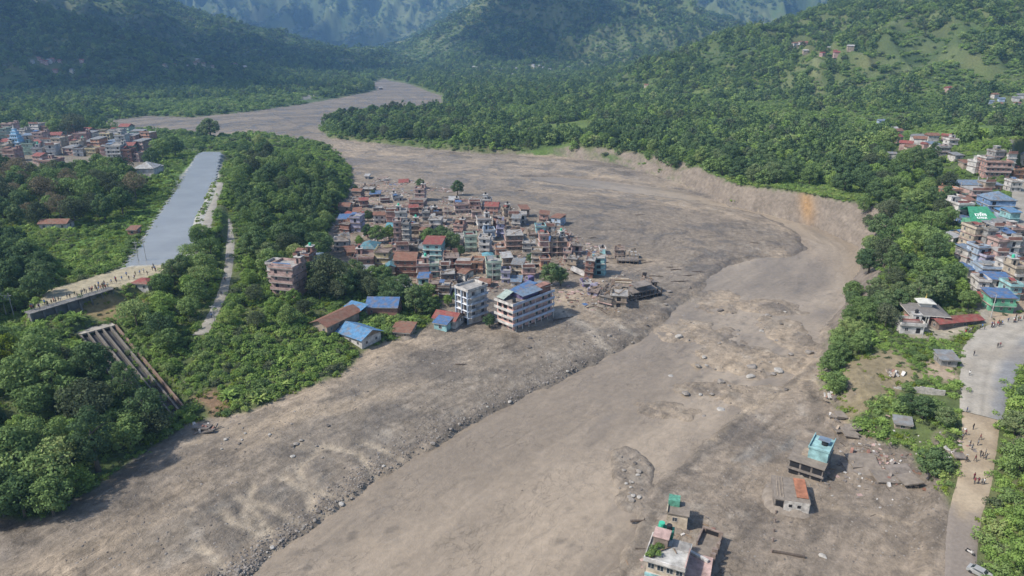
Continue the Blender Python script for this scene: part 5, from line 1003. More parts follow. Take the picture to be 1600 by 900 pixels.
def infill():
    rg = random.Random(55); pl = [(528, 330), (560, 305), (640, 300), (700, 318), (790, 325), (870, 352), (900, 400), (880, 430), (835, 445), (760, 455), (700, 478), (640, 460), (560, 432), (530, 395)]
    P2 = np.array(pl, float); made = 0
    for k in range(900):
        px, py = rg.uniform(528, 900), rg.uniform(300, 478)
        if not inside(np.array([px]), np.array([py]), P2)[0]: continue
        g, w_ = base_frame(px, py, rg.uniform(11, 17)); c = (g.x, g.y+3.2)
        if min(float(sdf(np.array([c[0]]), np.array([c[1]]), q)[0]) for q in HOUSE_POLYS[-170:]) < w_*0.5+0.4: continue
        if any((c[0]-t[0])**2+(c[1]-t[1])**2 < 40 for t in GARDEN): continue
        house(px, py, w_*px_scale(g), rg.choice((1, 1, 2, 2)), rg.choice(['pink', 'rose', 'brick', 'turquoise', 'brown', 'pale blue', 'white', 'orange', 'white', 'yellow', 'pink', 'tan']), rg.choice(['broken', 'broken', 'flat', 'stub', 'mono:rust', 'gable:rust', 'mono:grey', 'gable:red', 'mono:blue', 'gable:turquoise', 'flat']), rg.uniform(-30, 30), group=G, d=rg.uniform(5, 7), sink=rg.uniform(0.3, 1.2), tilt=(rg.uniform(-4, 4), rg.uniform(-6, 6)), sides=(True, False, True)); made += 1
        if made >= 46: break
    print('INFILL', made)
GARDEN = [(g_.x, g_.y) for g_ in (ground(*q) for q in ((690, 388), (705, 394), (670, 384), (608, 375), (590, 380), (575, 372), (562, 384), (515, 455), (540, 462), (600, 445), (650, 490)))]
town(); ruins(); infill()
# more wreckage at the river end of the town
def tip():
    for k, (px, py, w_, n, wl, rz, tl, lab) in enumerate(((900, 398, 16, 2, 'rose', 10, (2, 6), 'leaning pink house at the river end of the town'), (892, 420, 14, 2, 'tan', -15, (-4, 4), 'tan shattered house just upstream of the tilted white slab'), (955, 468, 16, 2, 'brown', -20, (3, -6), 'brown broken block behind the tan ruin'), (990, 470, 18, 1, 'mud', 22, (-5, 5), 'mud coated block in front of the long collapsed row'), (1018, 456, 14, 2, 'brown', 30, (4, 8), 'brown wreck at the river tip of the long collapsed row'), (968, 405, 14, 2, 'brown', -10, (0, -4), 'brown ruin beside the bare standing posts'), (992, 404, 12, 1, 'tan', 8, (4, 4), 'low tan ruin on the river side of the bare posts'), (925, 462, 16, 1, 'lilac', -20, (3, 3), 'low lilac wreck before the turquoise wreck'))):
        house(px, py, w_, n, wl, 'broken', rz, label=lab, name='ruined_house', cat='ruin', tilt=tl, sink=0.7, miss=0.6, d=6, group='wrecks at the river end of the town')
tip()

# ---------------------------------------------------------------- roads and waterworks
def road_mesh(name, R, cols, label, paint, z=0.04, step=1.5):
    A = np.array(R); L = np.concatenate([[0], np.cumsum(np.linalg.norm(np.diff(A[:, :2], axis=0), axis=1))]); n = int(L[-1]/step)+1
    t = np.linspace(0, L[-1], n); c = np.stack([np.interp(t, L, A[:, k]) for k in range(4)], 1)
    for _ in range(6): c[1:-1] = 0.25*c[:-2]+0.5*c[1:-1]+0.25*c[2:]
    d = np.gradient(c[:, :2], axis=0); d /= np.linalg.norm(d, axis=1)[:, None]; nrm = np.stack([d[:, 1], -d[:, 0]], 1)
    u = np.linspace(-0.5, 0.5, cols); X = c[:, None, 0]+nrm[:, None, 0]*u[None]*c[:, None, 3]; Y = c[:, None, 1]+nrm[:, None, 1]*u[None]*c[:, None, 3]
    wob = 0.35*fbm(X[:, [0, -1]]/3, Y[:, [0, -1]]/3, 61, 3); X[:, 0] += nrm[:, 0]*wob[:, 0]; X[:, -1] += nrm[:, 0]*wob[:, 1]
    Z = c[:, None, 2]+z+0.05*fbm(X/2, Y/2, 62, 3); Z[:, 0] -= 0.3; Z[:, -1] -= 0.3
    i, j = np.meshgrid(np.arange(n-1), np.arange(cols-1), indexing='ij'); q = i*cols+j; F = np.stack([q, q+1, q+cols+1, q+cols], -1).reshape(-1, 4)
    me = np_mesh(name, np.stack([X.ravel(), Y.ravel(), Z.ravel()], 1), F)
    col = paint(X.ravel(), Y.ravel(), np.repeat(t/L[-1], cols), np.tile(u, n))
    set_attr(me, 'Col', 'FLOAT_COLOR', np.concatenate([col, np.ones((len(col), 1))], 1).astype(np.float32)); set_attr(me, 'mud', 'FLOAT', np.zeros(len(col), np.float32)); set_attr(me, 'flow', 'FLOAT_VECTOR', np.zeros((len(col), 3), np.float32))
    return tag(link_mesh(name, me, None, ROADM), label, None, kind='structure')
ROADM = col_attr_mat('road_surface', 0.9, 0.0, 1.4, 0.22, 0.35, 0.12)
def lerp(a, b, k): k = np.asarray(k)[:, None]; return np.array(a)*(1-k)+np.array(b)*k
M = ROADS['main']
def p_dirt(X, Y, t, u):
    c = lerp((0.315, 0.255, 0.18), (0.24, 0.19, 0.132), np.clip(0.5+fbm(X/3, Y/5, 63, 4)*1.2, 0, 1)); c = lerp((0.165, 0.142, 0.122), (1, 1, 1), sstep(0.36, 0.46, t+0.05*fbm(X/2, Y/2, 66, 3)))*0+c
    k = 1-sstep(0.40, 0.50, t+0.06*fbm(X/3, Y/3, 66, 3)); c = c*(1-k[:, None])+np.array([0.175, 0.148, 0.124])*k[:, None]
    return c
def p_conc(X, Y, t, u):
    k = sstep(0.08, 0.30, u+0.12*fbm(X/6, Y/6, 64, 3)); c = lerp((0.275, 0.25, 0.21), (0.175, 0.175, 0.175), k); dirt = np.clip(fbm(X/9, Y/9, 68, 4)*1.6+0.1, 0, 1)[:, None]*0.5; c = c*(1-dirt)+np.array([0.24, 0.20, 0.15])*dirt; tr_ = np.exp(-((np.abs(u+0.1)-0.12)/0.03)**2)[:, None]*0.25; c = c*(1-tr_); return c*(1+0.28*fbm(X/2.2, Y/2.2, 65, 4))[:, None]
def p_pale(X, Y, t, u): return lerp((0.27, 0.25, 0.215), (0.21, 0.19, 0.155), np.clip(0.5+fbm(X/3, Y/3, 67, 4), 0, 1))
road_mesh('dirt_road', M[:7], 9, 'tan dirt road, grey with mud at its lower end', p_dirt)
road_mesh('road', M[6:], 13, 'pale concrete road bending away beside darker asphalt', p_conc, 0.14)
road_mesh('bazaar_road', ROADS['upper'], 5, 'pale road climbing past the bazaar', p_pale)
road_mesh('footpath', ROADS['path'], 5, 'pale footpath winding down through the trees', p_pale)
road_mesh('canal_path', ROADS['canal_path'], 5, 'bare service track along the canal', p_pale)
def waterworks():
    a = P(46, 489, 20); b = P(174, 451, 20); d = b-a; L = np.linalg.norm(d); rz = math.atan2(d[1], d[0])
    r = empty('dam_wall', (a[0], a[1], 20.0), rz); grey = mat('dam_concrete', (0.145, 0.138, 0.13), 0.9, 0.45, 0.4, bump=0.3)
    MB().box(0, L, 0, 1.6, -9, -0.35).build('wall', grey, r); MB().box(-0.3, L+0.3, -0.9, 2.6, -0.33, 0).build('deck', grey, r)
    for k in range(8): MB().add([(k*L/7-0.25, 0.0, -9), (k*L/7+0.25, 0.0, -9), (k*L/7+0.25, 0.0, -0.4), (k*L/7-0.25, 0, -0.4), (k*L/7-0.25, -2.2, -9), (k*L/7+0.25, -2.2, -9), (k*L/7+0.25, -0.5, -0.4), (k*L/7-0.25, -0.5, -0.4)], [(4, 5, 6, 7), (0, 4, 7, 3), (1, 2, 6, 5), (3, 7, 6, 2)]).build('buttress', grey, r)
    for k in range(int(L/2.2)): MB().box(k*2.2+0.1, k*2.2+0.2, -0.8, -0.7, 0, 1.05).build('railing_post', CONC, r)
    MB().box(0, L, -0.79, -0.71, 0.98, 1.08).box(0, L, -0.79, -0.71, 0.5, 0.56).build('railing', CONC, r)
    tag(r, 'dark concrete dam wall with buttresses below a railed deck full of people', 'dam')
    # intake slab and chute
    q = [P(u, v, 13.9) for u, v in ((106, 513), (125, 524), (181, 509), (163, 499))]
    r = empty('spillway_chute', (q[1][0], q[1][1], 13.9)); o = q[1]
    sl = MB().slab([(p[0]-o[0], p[1]-o[1], -0.2) for p in q], 0.5).build('top_slab', mat('pale_slab', (0.27, 0.245, 0.205), 0.9, 0.45, 0.5), r)
    A, B, D = CHUTE[0]-o, CHUTE[1]-o, np.array([CH_D[0], CH_D[1], 3.2-13.6])
    def pt(f, t, dz=0): p = A+(B-A)*f; return Vector((p[0]+D[0]*t, p[1]+D[1]*t, -0.3+D[2]*t+dz))
    MB().slab([pt(0, 1, -0.5), pt(1, 1, -0.5), pt(1, 0, -0.5), pt(0, 0, -0.5)], 0.1).build('chute_floor', mat('dark_chute', (0.045, 0.042, 0.04), 0.7, 0.6, 0.35), r)  # near-black floor, darker than the ribs
    ribm = mat('chute_rib', (0.15, 0.135, 0.115), 0.9, 0.5, 0.5)
    for f in (0.0, 0.2, 0.42, 0.62, 0.84, 1.0): MB().beam(pt(f, 0.01, 0.1), pt(f, 1.0, 0.1), 0.5 if f not in (0.2, 0.62) else 0.35, 1.3).build('chute_wall', ribm if f < 1 else mat('rust_rib', (0.20, 0.14, 0.105), 0.9, 0.45), r)
    tag(r, 'ruined spillway chute of parallel concrete walls running down to the mud', 'spillway')
    def pole(px, py, h, kind_):
        g = ground(px, py); r = empty('utility_pole', g-Vector((0, 0, 0.3))); m_ = mat('pole_concrete', (0.33, 0.32, 0.30), 0.85, 0.2)
        if kind_ == 2:
            for s in (-1.2, 1.2): MB().cyl(s, 0, 0, h, 0.16, 8, 0.11).build('post', m_, r)
            MB().box(-2.0, 2.0, -0.1, 0.1, h-0.9, h-0.7).box(-1.6, 1.6, -0.1, 0.1, h-2.4, h-2.2).build('crossarm', m_, r); MB().box(-0.6, 0.6, -0.4, 0.4, h-2.2, h-1.2).build('transformer', mat('transformer', (0.2, 0.22, 0.23)), r)
        else:
            MB().cyl(0, 0, 0, h, 0.15, 8, 0.1).build('post', m_, r); MB().box(-0.9, 0.9, -0.07, 0.07, h-0.5, h-0.36).build('crossarm', m_, r)
        return r
    for k, (px, py, lab) in enumerate(((1577, 300, 'pole by the big blue roof of the bazaar'), (1588, 395, 'pole by the bazaar road among white houses'), (1548, 496, 'pole in front of the green house'), (1440, 530, 'pole below the temple'), (655, 400, 'pole in the middle of the flooded town'), (770, 440, 'pole behind the hotel in the flooded town'), (560, 425, 'pole beside the pink shop row'), (700, 340, 'pole standing in mud at the upper town edge'), (150, 262, 'pole at the edge of the far town'))): tag(pole(px, py, 8.5, 1), lab, 'pole')
    tag(pole(17, 497, 9, 2), 'two legged utility pole with transformer beside the dam', 'pole')
    tag(pole(217, 411, 9, 1), 'thin pole at the foot of the canal, nearer the dam', 'pole'); tag(pole(229, 409, 9.5, 1), 'taller thin pole at the foot of the canal', 'pole'); tag(pole(336, 507, 7, 1), 'thin pole at the bottom of the footpath', 'pole')
    house(220, 454, 27, 1, 'white', 'hip:red', -8, label='small white hut with dark red roof at the end of the dam', name='hut', cat='hut', sh=2.6, d=5)
    house(84, 359, 42, 1, 'white', 'gable:rust', 3, label='long white bungalow with brown roof under the old wood', sh=2.8, d=6, name='bungalow')
    house(207, 367, 14, 1, 'orange', 'mono:rust', 0, label='small orange hut on the grass near the canal', sh=2.2, d=4, name='hut', cat='hut')
waterworks()
# ---------------------------------------------------------------- buildings sunk in the mud near the camera
def roof_frame(name, fl, fr, br, zr, zb):
    """a block given by three corners of its roof and the level it stands on"""
    a, b, c = (P(*q, zr) for q in (fl, fr, br)); ux = (b-a); w_ = np.linalg.norm(ux); ux /= w_; uy = np.array([-ux[1], ux[0]]); d_ = abs((c-b)@uy)
    ctr = (a+b)/2+uy*d_/2; rz = math.atan2(ux[1], ux[0]); r = empty(name, (ctr[0], ctr[1], zb), rz); foot(r, w_, d_, rz); return r, w_, d_, zr-zb
def near_ruins():
    rg = random.Random(21); white = wall_m('white'); rose = wall_m('rose')
    # terrace house in the foreground
    r, w_, d_, h = roof_frame('terrace_house', (1011, 871), (1070, 888), (1085, 852), 8.6, 1.6); x, y = w_/2, d_/2
    MB().box(-x, x, -y, y, -1.5, h-0.2).build('wall', wall_m('cream'), r); MB().box(-x-0.5, x+0.2, -y-0.9, y+0.2, h-0.2, h).build('roof_slab', mat('pale_terrace', (0.34, 0.33, 0.305), 0.9, 0.5, 0.6), r)
    MB().box(-x-0.5, x+0.2, -y-0.9, -y-0.7, h, h+0.7).build('parapet', white, r); MB().box(x, x+0.2, -y-0.7, y*0.4, h, h+0.75).build('parapet', rose, r); MB().box(-x-0.5, -x-0.3, -y-0.7, y, h, h+0.5).build('parapet', white, r)
    for k in range(4): place_win(r, -x+w_*(k+0.5)/4, -y, h-1.6, 0, 1.3, 1.3); 
    for k in range(3): place_win(r, x, -y+d_*(k+0.6)/3.4, h-1.6, math.pi/2, 1.2, 1.3)
    b = MB().box(-x, x, -y-1.3, -y, h-3.3, h-3.1).build('balcony', TRIM, r); MB().box(-x, x, -y-1.3, -y-1.2, h-3.1, h-2.3).build('railing', wall_m('turquoise'), b)
    MB().box(-x+0.3, -x+3.0, y-3.2, y-0.6, h, h+2.2).build('stair_tower', wall_m('brown'), r); MB().box(-x+0.1, -x+3.2, y-3.4, y-0.4, h+2.2, h+2.35).build('tower_slab', rose, r)
    MB().box(-x+0.2, -x+3.4, y-0.3, y+1.8, h-0.2, h+1.5).build('green_store', mat('green_paint', (0.05, 0.20, 0.13), 0.75, 0.5), r); MB().cyl(-x+1.0, y+0.8, h+1.5, h+2.6, 0.6).build('water_tank', TANKG, r); MB().cyl(-x+2.5, y+0.8, h+1.5, h+2.5, 0.55).build('water_tank', TANKB, r)
    MB().box(0.2, x, y-2.6, y+0.1, h, h+0.12).build('roof_slab', ROOFC, r); MB().beam((0, y-2.6, h+0.3), (-1.6, y-4.4, h+0.3), 0.2, 0.2).beam((0.6, y-2.7, h+0.2), (1.4, y-3.8, h+0.2), 0.15, 0.12).build('debris', WOODM, r)
    for k in range(5): MB().cyl(-x+0.6+0.5*(k % 2), -y+0.2+k*0.6, h, h+0.5, 0.25, 8, 0.3).build('flower_pot', wall_m('brick'), r)
    skirt(r, w_, d_, rg, 1.5, 2.2)
    tag(r, 'foreground house with pale roof terrace, pink parapet and green tank', 'house')
    for k in range(7):
        me = KINDS['bright'][k % 3][0] if k % 2 else BUSH.objects[k % 5].data
    a = math.cos(r.rotation_euler[2]); b_ = math.sin(r.rotation_euler[2])
    for k in range(6):
        u, v = -x+0.5+0.55*(k % 3), -y+0.3+k*0.55; o = link_mesh('potted_plant', BUSH.objects[k % 2].data); o.location = (r.location.x+a*u-b_*v, r.location.y+b_*u+a*v, r.location.z+h+0.25); o.scale = (0.42, 0.42, 0.55); o.rotation_euler[2] = k
        tag(o, 'leafy potted plant on the pale roof terrace', 'plant', 'plants on the roof terrace')
    # small house behind it
    r, w_, d_, h = roof_frame('small_house', (1043, 800), (1075, 806), (1085, 789), 6.2, 1.8); x, y = w_/2, d_/2
    MB().box(-x, x, -y, y, -1.5, h-0.15).build('wall', wall_m('cream'), r); MB().box(-x-0.2, x+0.3, -y-0.3, y+0.3, h-0.15, h).build('roof_slab', DIRT, r); MB().box(x, x+0.02, -y+0.4, y-0.4, 0, h-0.6).build('opening', DARK, r)  # dark sheet on the right wall: its shade put into colour
    MB().box(-x-0.1, -x+2.3, y-1.8, y+0.3, h, h+1.5).build('green_store', mat('green_net', (0.085, 0.24, 0.17), 0.8, 0.6, 1.5), r); place_win(r, -0.5, -y, h-1.5, 0, 1.1, 1.1)
    MB().box(-x-0.2, -x, -y-0.3, y-2, h, h+0.5).build('parapet', wall_m('cream'), r)
    skirt(r, w_, d_, rg, 1.5, 2.2)
    tag(r, 'small cream house with green box on its muddy roof, behind the roof terrace', 'house')
    # roofless court beside it
    r, w_, d_, h = roof_frame('ruined_house', (1078, 866), (1112, 878), (1131, 832), 4.8, 1.8); x, y = w_/2, d_/2
    MB().box(-x, x, -y, y, -1, h-1.4).build('mud_fill', DIRT, r)
    for (x0, x1, y0, y1, t) in ((-x, x, y-0.3, y, 0), (x-0.3, x, -y, y-0.3, -0.4), (-x, -x+0.3, 0, y-0.3, -0.2)): MB().box(x0, x1, y0, y1, -1, h+t).build('wall', wall_m('brown'), r)
    MB().box(-x+0.8, x-0.9, y-0.33, y-0.3, h-1.3, h-0.3).build('opening', DARK, r)  # dark strip paints the shade under an overhang on the back wall
    for k in range(4): MB().box(x-0.8+rg.random()*0.6, x+0.3, -y+k*1.7, -y+k*1.7+0.7, h-1.4, h+0.2+0.3*rg.random()).build('broken_wall', wall_m(rg.choice(['white', 'brown'])), r)
    skirt(r, w_, d_, rg, 1.5, 2.2)
    tag(r, 'roofless walled ruin filled with mud beside the roof terrace', 'ruin')
    r, w_, d_, h = roof_frame('annex', (1068, 905), (1106, 915), (1112, 872), 5.6, 1.6); x, y = w_/2, d_/2
    MB().box(-x, x, -y, y, -1, h-0.15).build('wall', wall_m('rose'), r); MB().box(-x-0.1, x+0.2, -y-0.2, y+0.2, h-0.15, h).build('roof_slab', wall_m('rose'), r); MB().beam((-x+0.2, y, h+0.3), (x-0.6, y-1.5, h+0.3), 0.6, 0.5).build('fallen_beam', wall_m('white'), r); MB().box(x, x+0.03, -y+0.3, y-0.3, 0.2, h-0.5).build('opening', DARK, r)  # dark sheet paints the shaded right wall of the annex
    skirt(r, w_, d_, rg, 1.5, 2.2)
    tag(r, 'pink roofed annex at the lower corner beside the roof terrace', 'building')
    # turquoise house
    r, w_, d_, h = roof_frame('turquoise_house', (1234, 716), (1287, 733), (1309, 706), 6.6, 1.9); x, y = w_/2, d_/2; tq = mat('turquoise_paint', (0.21, 0.345, 0.345), 0.9, 0.5, 0.6)
    MB().box(-x, x, -y, y, -1, h-0.15).build('wall', wall_m('mud'), r); MB().box(-x-0.4, x+0.3, -y-0.5, y+0.3, h-0.15, h).build('roof_slab', DIRT, r); MB().box(-x-0.4, x+0.3, -y-0.5, -y, h*0.48, h*0.48+0.25).build('floor_slab', wall_m('mud'), r)
    for zz in (h*0.24, h*0.74):
        for k in range(3): place_win(r, -x+w_*(k+0.5)/3, -y, zz, 0, w_/3.6, h*0.32, 'opening', OPENING)
    tx0, tx1, ty0, ty1 = -x*0.12, x+0.1, -y*0.4, y+0.2
    MB().box(tx0, tx1, ty0, ty1, h, h+2.7).build('upper_storey', tq, r); MB().box(tx0-0.2, tx1+0.2, ty0-0.2, ty0, h+2.7, h+3.2).box(tx0-0.2, tx0, ty0, ty1+0.2, h+2.7, h+3.2).box(tx1, tx1+0.2, ty0, ty1+0.2, h+2.7, h+3.2).build('parapet', tq, r)
    place_win(r, tx1, (ty0+ty1)/2-0.8, h+1.4, math.pi/2, 1.0, 1.3); place_win(r, tx1, (ty0+ty1)/2+1.2, h+1.4, math.pi/2, 1.0, 1.3)
    MB().cyl((tx0+tx1)/2+0.6, (ty0+ty1)/2, h+2.7, h+3.9, 0.75).build('water_tank', TANKB, r); MB().box((tx0+tx1)/2-0.9, (tx0+tx1)/2+1.7, (ty0+ty1)/2-1, (ty0+ty1)/2+1.2, h+4.0, h+4.1).build('tank_cover', tin_m('dusty blue'), r); MB().box(-x*0.5, tx0, -y*0.3, y*0.3, h, h+0.5).build('debris', wall_m('tan'), r)
    skirt(r, w_, d_, rg, 1.5, 2.2)
    tag(r, 'house with turquoise top storey over mud stained lower floors', 'house')
    # house with orange sheet
    r, w_, d_, h = roof_frame('sunken_house', (1212, 779), (1266, 787), (1272, 752), 5.6, 2.4); x, y = w_/2, d_/2
    MB().box(-x, x, -y, y, -1, h-0.2).build('wall', wall_m('mud'), r); MB().box(-x-0.15, x+0.15, -y-0.1, y+0.15, h-0.2, h).build('roof_slab', DIRT, r); MB().box(-x+w_*0.26, x, -y-0.14, -y-0.10, 0.2, h-0.05).build('white_front', mat('cracked_white', (0.42, 0.39, 0.35), 0.9, 0.55, 1.2), r)
    MB().slab([(x-w_*0.36, -y+d_*0.16, h+0.12), (x-0.1, -y+d_*0.16, h+0.12), (x-0.05, y-0.3, h+0.35), (x-w_*0.36, y-0.3, h+0.3)], 0.08).build('orange_sheet', mat('orange_sheet', (0.27, 0.115, 0.065), 0.85, 0.5, 0.8), r)
    place_win(r, -x+w_*0.13, -y, h*0.62, 0, w_*0.22, h*0.5, 'opening', OPENING)
    for k in range(2): place_win(r, -x+w_*(0.45+0.25*k), -y-0.14, h*0.62, 0, 0.7, 0.7, 'opening', OPENING)
    for k in range(3): MB().beam((-x+0.5+k*0.6, -y+0.8, h+0.08), (-x+0.9+k*0.6, y-0.4, h+0.1), 0.12, 0.12).build('fallen_beam', wall_m('tan'), r)
    skirt(r, w_, d_, rg, 1.5, 2.2)
    tag(r, 'sunken house with an orange sheet on its mud covered roof', 'house')
    # rim of a buried house
    a = ground(1206, 863); b = ground(1258, 872); r = empty('buried_house', a); d = b-a; e = ground(1212, 803)-a
    MB().beam((0, 0, 0.1), (d.x, d.y, 0.1+d.z), 0.5, 0.8).build('wall_top', DARKW, r)
    for k in range(5): MB().box(e.x*k/4-0.15, e.x*k/4+0.15, e.y*k/4-0.15, e.y*k/4+0.15, -0.5, 0.8+0.3*(k % 2)).build('post', wall_m('brown'), r)
    tag(r, 'dark top of a wall of a house buried in the mud', 'ruin')
    # fallen slabs
    def slabs(name, px, py, label, n, size, seed, chunks=8):
        g = ground(px, py); r = empty(name, g-Vector((0, 0, 0.2))); q = random.Random(seed)
        for k in range(n):
            sx, sy = size*q.uniform(0.6, 1.1), size*q.uniform(0.5, 0.8); cx, cy = q.uniform(-1, 1)*size*0.6, q.uniform(-1, 1)*size*0.45; z = 0.3+k*0.45; tx, ty = q.uniform(-.16, .2), q.uniform(-.15, .25)
            MB().slab([(cx-sx/2, cy-sy/2, z-ty*sy/2-tx*sx/2), (cx+sx/2, cy-sy/2+q.uniform(-.8, .8), z-ty*sy/2+tx*sx/2), (cx+sx/2+q.uniform(-.6, .6), cy+sy/2, z+ty*sy/2+tx*sx/2), (cx-sx/2, cy+sy/2, z+ty*sy/2-tx*sx/2)], 0.32).build('floor_slab', DIRT if q.random() < 0.7 else wall_m('mud'), r)
        for k in range(chunks):
            cx, cy = q.uniform(-1, 1)*size*0.8, q.uniform(-1, 1)*size*0.6; a_ = q.uniform(0.3, 0.9); MB().beam((cx, cy, 0.3), (cx+a_*q.uniform(-1, 1)*1.5, cy+a_, 0.5+q.random()), a_*0.8, a_*0.6).build('broken_wall', wall_m(q.choice(['white', 'white', 'brick', 'mud', 'tan'])), r)
        tag(r, label, 'rubble'); return r
    slabs('collapsed_building', 1365, 722, 'big tilted slab of a collapsed building at the mud edge', 2, 7.5, 2, 8)
    slabs('collapsed_building', 1400, 748, 'second heap of fallen slabs and white wall pieces near the dark tree', 3, 6.0, 5, 18)
    slabs('collapsed_building', 1325, 676, 'stack of grey slabs of a small collapsed house by the bank', 4, 4.2, 8, 5)
    slabs('collapsed_building', 1312, 655, 'smaller stack of grey slabs higher up the bank', 3, 3.2, 9, 5)
    slabs('rubble_heap', 1302, 622, 'pale rubble spilling down the bank', 2, 3.0, 12, 12)
    slabs('rubble_heap', 1488, 712, 'pale rubble and sheets slid off the road edge', 2, 3.0, 14, 10)
    slabs('rubble_heap', 318, 672, 'pale broken concrete at the foot of the spillway chute', 2, 4.0, 15, 12)
    slabs('rubble_heap', 1395, 585, 'heap of brown cut timber and stones on the slope below the temple', 1, 3.0, 16, 16)
near_ruins()
# ---------------------------------------------------------------- the right bank: temple, sheds, bazaar
def right_bank():
    g = ground(1446, 506); s = px_scale(g); r = empty('temple', g, math.radians(-12)); w_, d_ = 46/s, 9.0; x, y = w_/2, d_/2; y0 = 4.0
    old = mat('old_roof', (0.14, 0.13, 0.12), 0.9, 0.3, 1.0); wh = mat('whitewash', (0.55, 0.52, 0.47), 0.85, 0.25)
    MB().box(-x, x, y0-y, y0+y, -1.5, 3.6).build('wall', wall_m('tan'), r)
    for k in range(5): MB().cyl(-x+0.4+k*(w_-0.8)/4, y0-y-1.2, -1, 3.6, 0.22, 8).build('column', wh, r)
    for k in range(4): place_win(r, -x+w_*(k+0.5)/4, y0-y, 1.7, 0, 1.1, 2.0, 'opening', OPENING) if k % 2 else MB().box(-x+w_*(k+0.5)/4-0.8, -x+w_*(k+0.5)/4+0.8, y0-y-0.08, y0-y-0.02, 0.4, 2.8).build('panel', wall_m('red') if k else wh, r)
    MB().box(-x-1.4, x+1.4, y0-y-1.8, y0+y+1.0, 3.6, 3.85).build('eave', wh, r)
    MB().add([(-x-1.4, y0-y-1.8, 3.87), (x+1.4, y0-y-1.8, 3.87), (x+1.4, y0+y+1, 3.87), (-x-1.4, y0+y+1, 3.87), (-x*0.4, y0-y*0.4, 5.2), (x*0.4, y0-y*0.4, 5.2), (x*0.4, y0+y*0.4, 5.2), (-x*0.4, y0+y*0.4, 5.2)], [(0, 1, 5, 4), (1, 2, 6, 5), (2, 3, 7, 6), (3, 0, 4, 7), (4, 5, 6, 7)]).build('roof', old, r)
    MB().box(-x*0.36, x*0.36, y0-y*0.36, y0+y*0.36, 5.1, 6.5).build('upper_hall', wh, r)
    u, v = x*0.55, y*0.55; MB().box(-u, u, y0-v, y0+v, 6.5, 6.65).add([(-u, y0-v, 6.67), (u, y0-v, 6.67), (u, y0+v, 6.67), (-u, y0+v, 6.67), (0, y0, 7.9)], [(0, 1, 4), (1, 2, 4), (2, 3, 4), (3, 0, 4)]).build('upper_roof', mat('pale_roof', (0.42, 0.41, 0.37), 0.8, 0.3), r)
    MB().cyl(0, y0, 7.6, 8.4, 0.3, 8, 0.12).cyl(0, y0, 8.4, 9.6, 0.1, 6, 0.02).build('finial', mat('gilt', (0.5, 0.38, 0.12), 0.4, 0.2), r)
    MB().box(-x-2.2, -x-1.2, y0-y-1.5, y0-y+0.2, -1, 3.0).build('gate_post', wall_m('red'), r)
    tag(r, 'old temple with wide grey roof, small white upper tier and finial', 'temple')
    house(1424, 522, 34, 1, 'white', 'flat', -10, label='white flat roofed shrine house in front of the temple', sh=3.0, d=6, name='shrine', cat='building')
    c = gable_house((1466, 516), (1452, 509), (1494, 493), 2.4, 'red', 'long open shed with red ribbed roof beside the temple', wallc='brown'); c.name = 'shed'; c['category'] = 'shed'
    house(1482, 573, 24, 1, 'grey', 'mono:grey', -6, label='small shed with pale grey roof on bare ground near the road', sh=2.2, d=4.5, name='shed', cat='shed')
    a, b = ground(1396, 606), ground(1476, 618); d = b-a; r = empty('boundary_wall', a-Vector((0, 0, 0.5)), math.atan2(d.y, d.x)); L = math.hypot(d.x, d.y); st = mat('stone_wall', (0.31, 0.29, 0.265), 0.9, 0.45, 1.2, bump=0.5, bscale=3)
    n = 14; hs = [0.8+1.9*min(1, k/8)+0.12*math.sin(k*2.1) for k in range(n+1)]
    for k in range(n): MB().box(L*k/n+0.01, L*(k+1)/n-0.01, -0.2, 0.2+0.03*(k % 3), -0.5, hs[k]).build('panel', st, r)
    HOUSE_POLYS.append(np.array([(a.x-1, a.y-9), (b.x+1, b.y-9), (b.x+1, b.y+1), (a.x-1, a.y+1)]))
    tag(r, 'long grey masonry wall on the grass slope below the temple', 'wall')
    house(1410, 670, 22, 1, 'tan', 'mono:grey', -18, label='low hut with striped pale sheet roof below the grey wall', sh=1.4, d=2.2, name='hut', cat='hut')
    a = ground(1500, 560)
    LANDMARKS[:] = [(1535, 350, 'the green lettered hall'), (1563, 485, 'the green house'), (1565, 320, 'the big blue roof'), (1525, 395, 'the cream corner house'), (1505, 345, 'the white balcony house'), (1523, 297, 'the long blue roof'), (1557, 272, 'the pink terraces'), (1571, 440, 'the white three storey house')]
    G2 = 'houses of the bazaar'
    H = lambda *a, **k: house(*a, group=G2, **k)
    H(1557, 276, 36, 3, 'pink', 'flat', -10, bal='rose', label='pink terraced house at the top of the bazaar')
    H(1578, 262, 14, 3, 'white', 'stub', 0); H(1545, 262, 16, 2, 'white', 'flat', 5); H(1590, 280, 16, 2, 'orange', 'flat', 0)
    H(1524, 299, 78, 1, 'orange', 'mono:dusty blue', -2, d=9, label='long orange school block under a dusty blue roof', name='school_block', cat='building', sh=3.4)
    H(1490, 314, 20, 2, 'orange', 'flat', 6, bal='orange'); H(1508, 312, 22, 1, 'pale green', 'flat', 4); H(1531, 314, 28, 2, 'rose', 'stub', -4)
    H(1564, 330, 38, 2, 'blue', 'hip:dusty blue', -6, d=12, label='big blue walled house with blue tin roof beside the green hall', miss=0.4)
    H(1574, 342, 16, 1, 'pale blue', 'mono:bright blue', 0)
    H(1504, 346, 24, 3, 'white', 'flat', 4, bal='white', label='white house with stacked balconies left of the green hall', d=9)
    H(1508, 350, 16, 1, 'blue', 'mono:blue', 4, d=4)
    # green hall
    g = ground(1535, 359); s = px_scale(g); w_ = 42/s; r = empty('hall', g, math.radians(-2)); x = w_/2; gm = tin('tin_hall', (0.045, 0.23, 0.13), 0.5, 0.1); d_ = 12.0
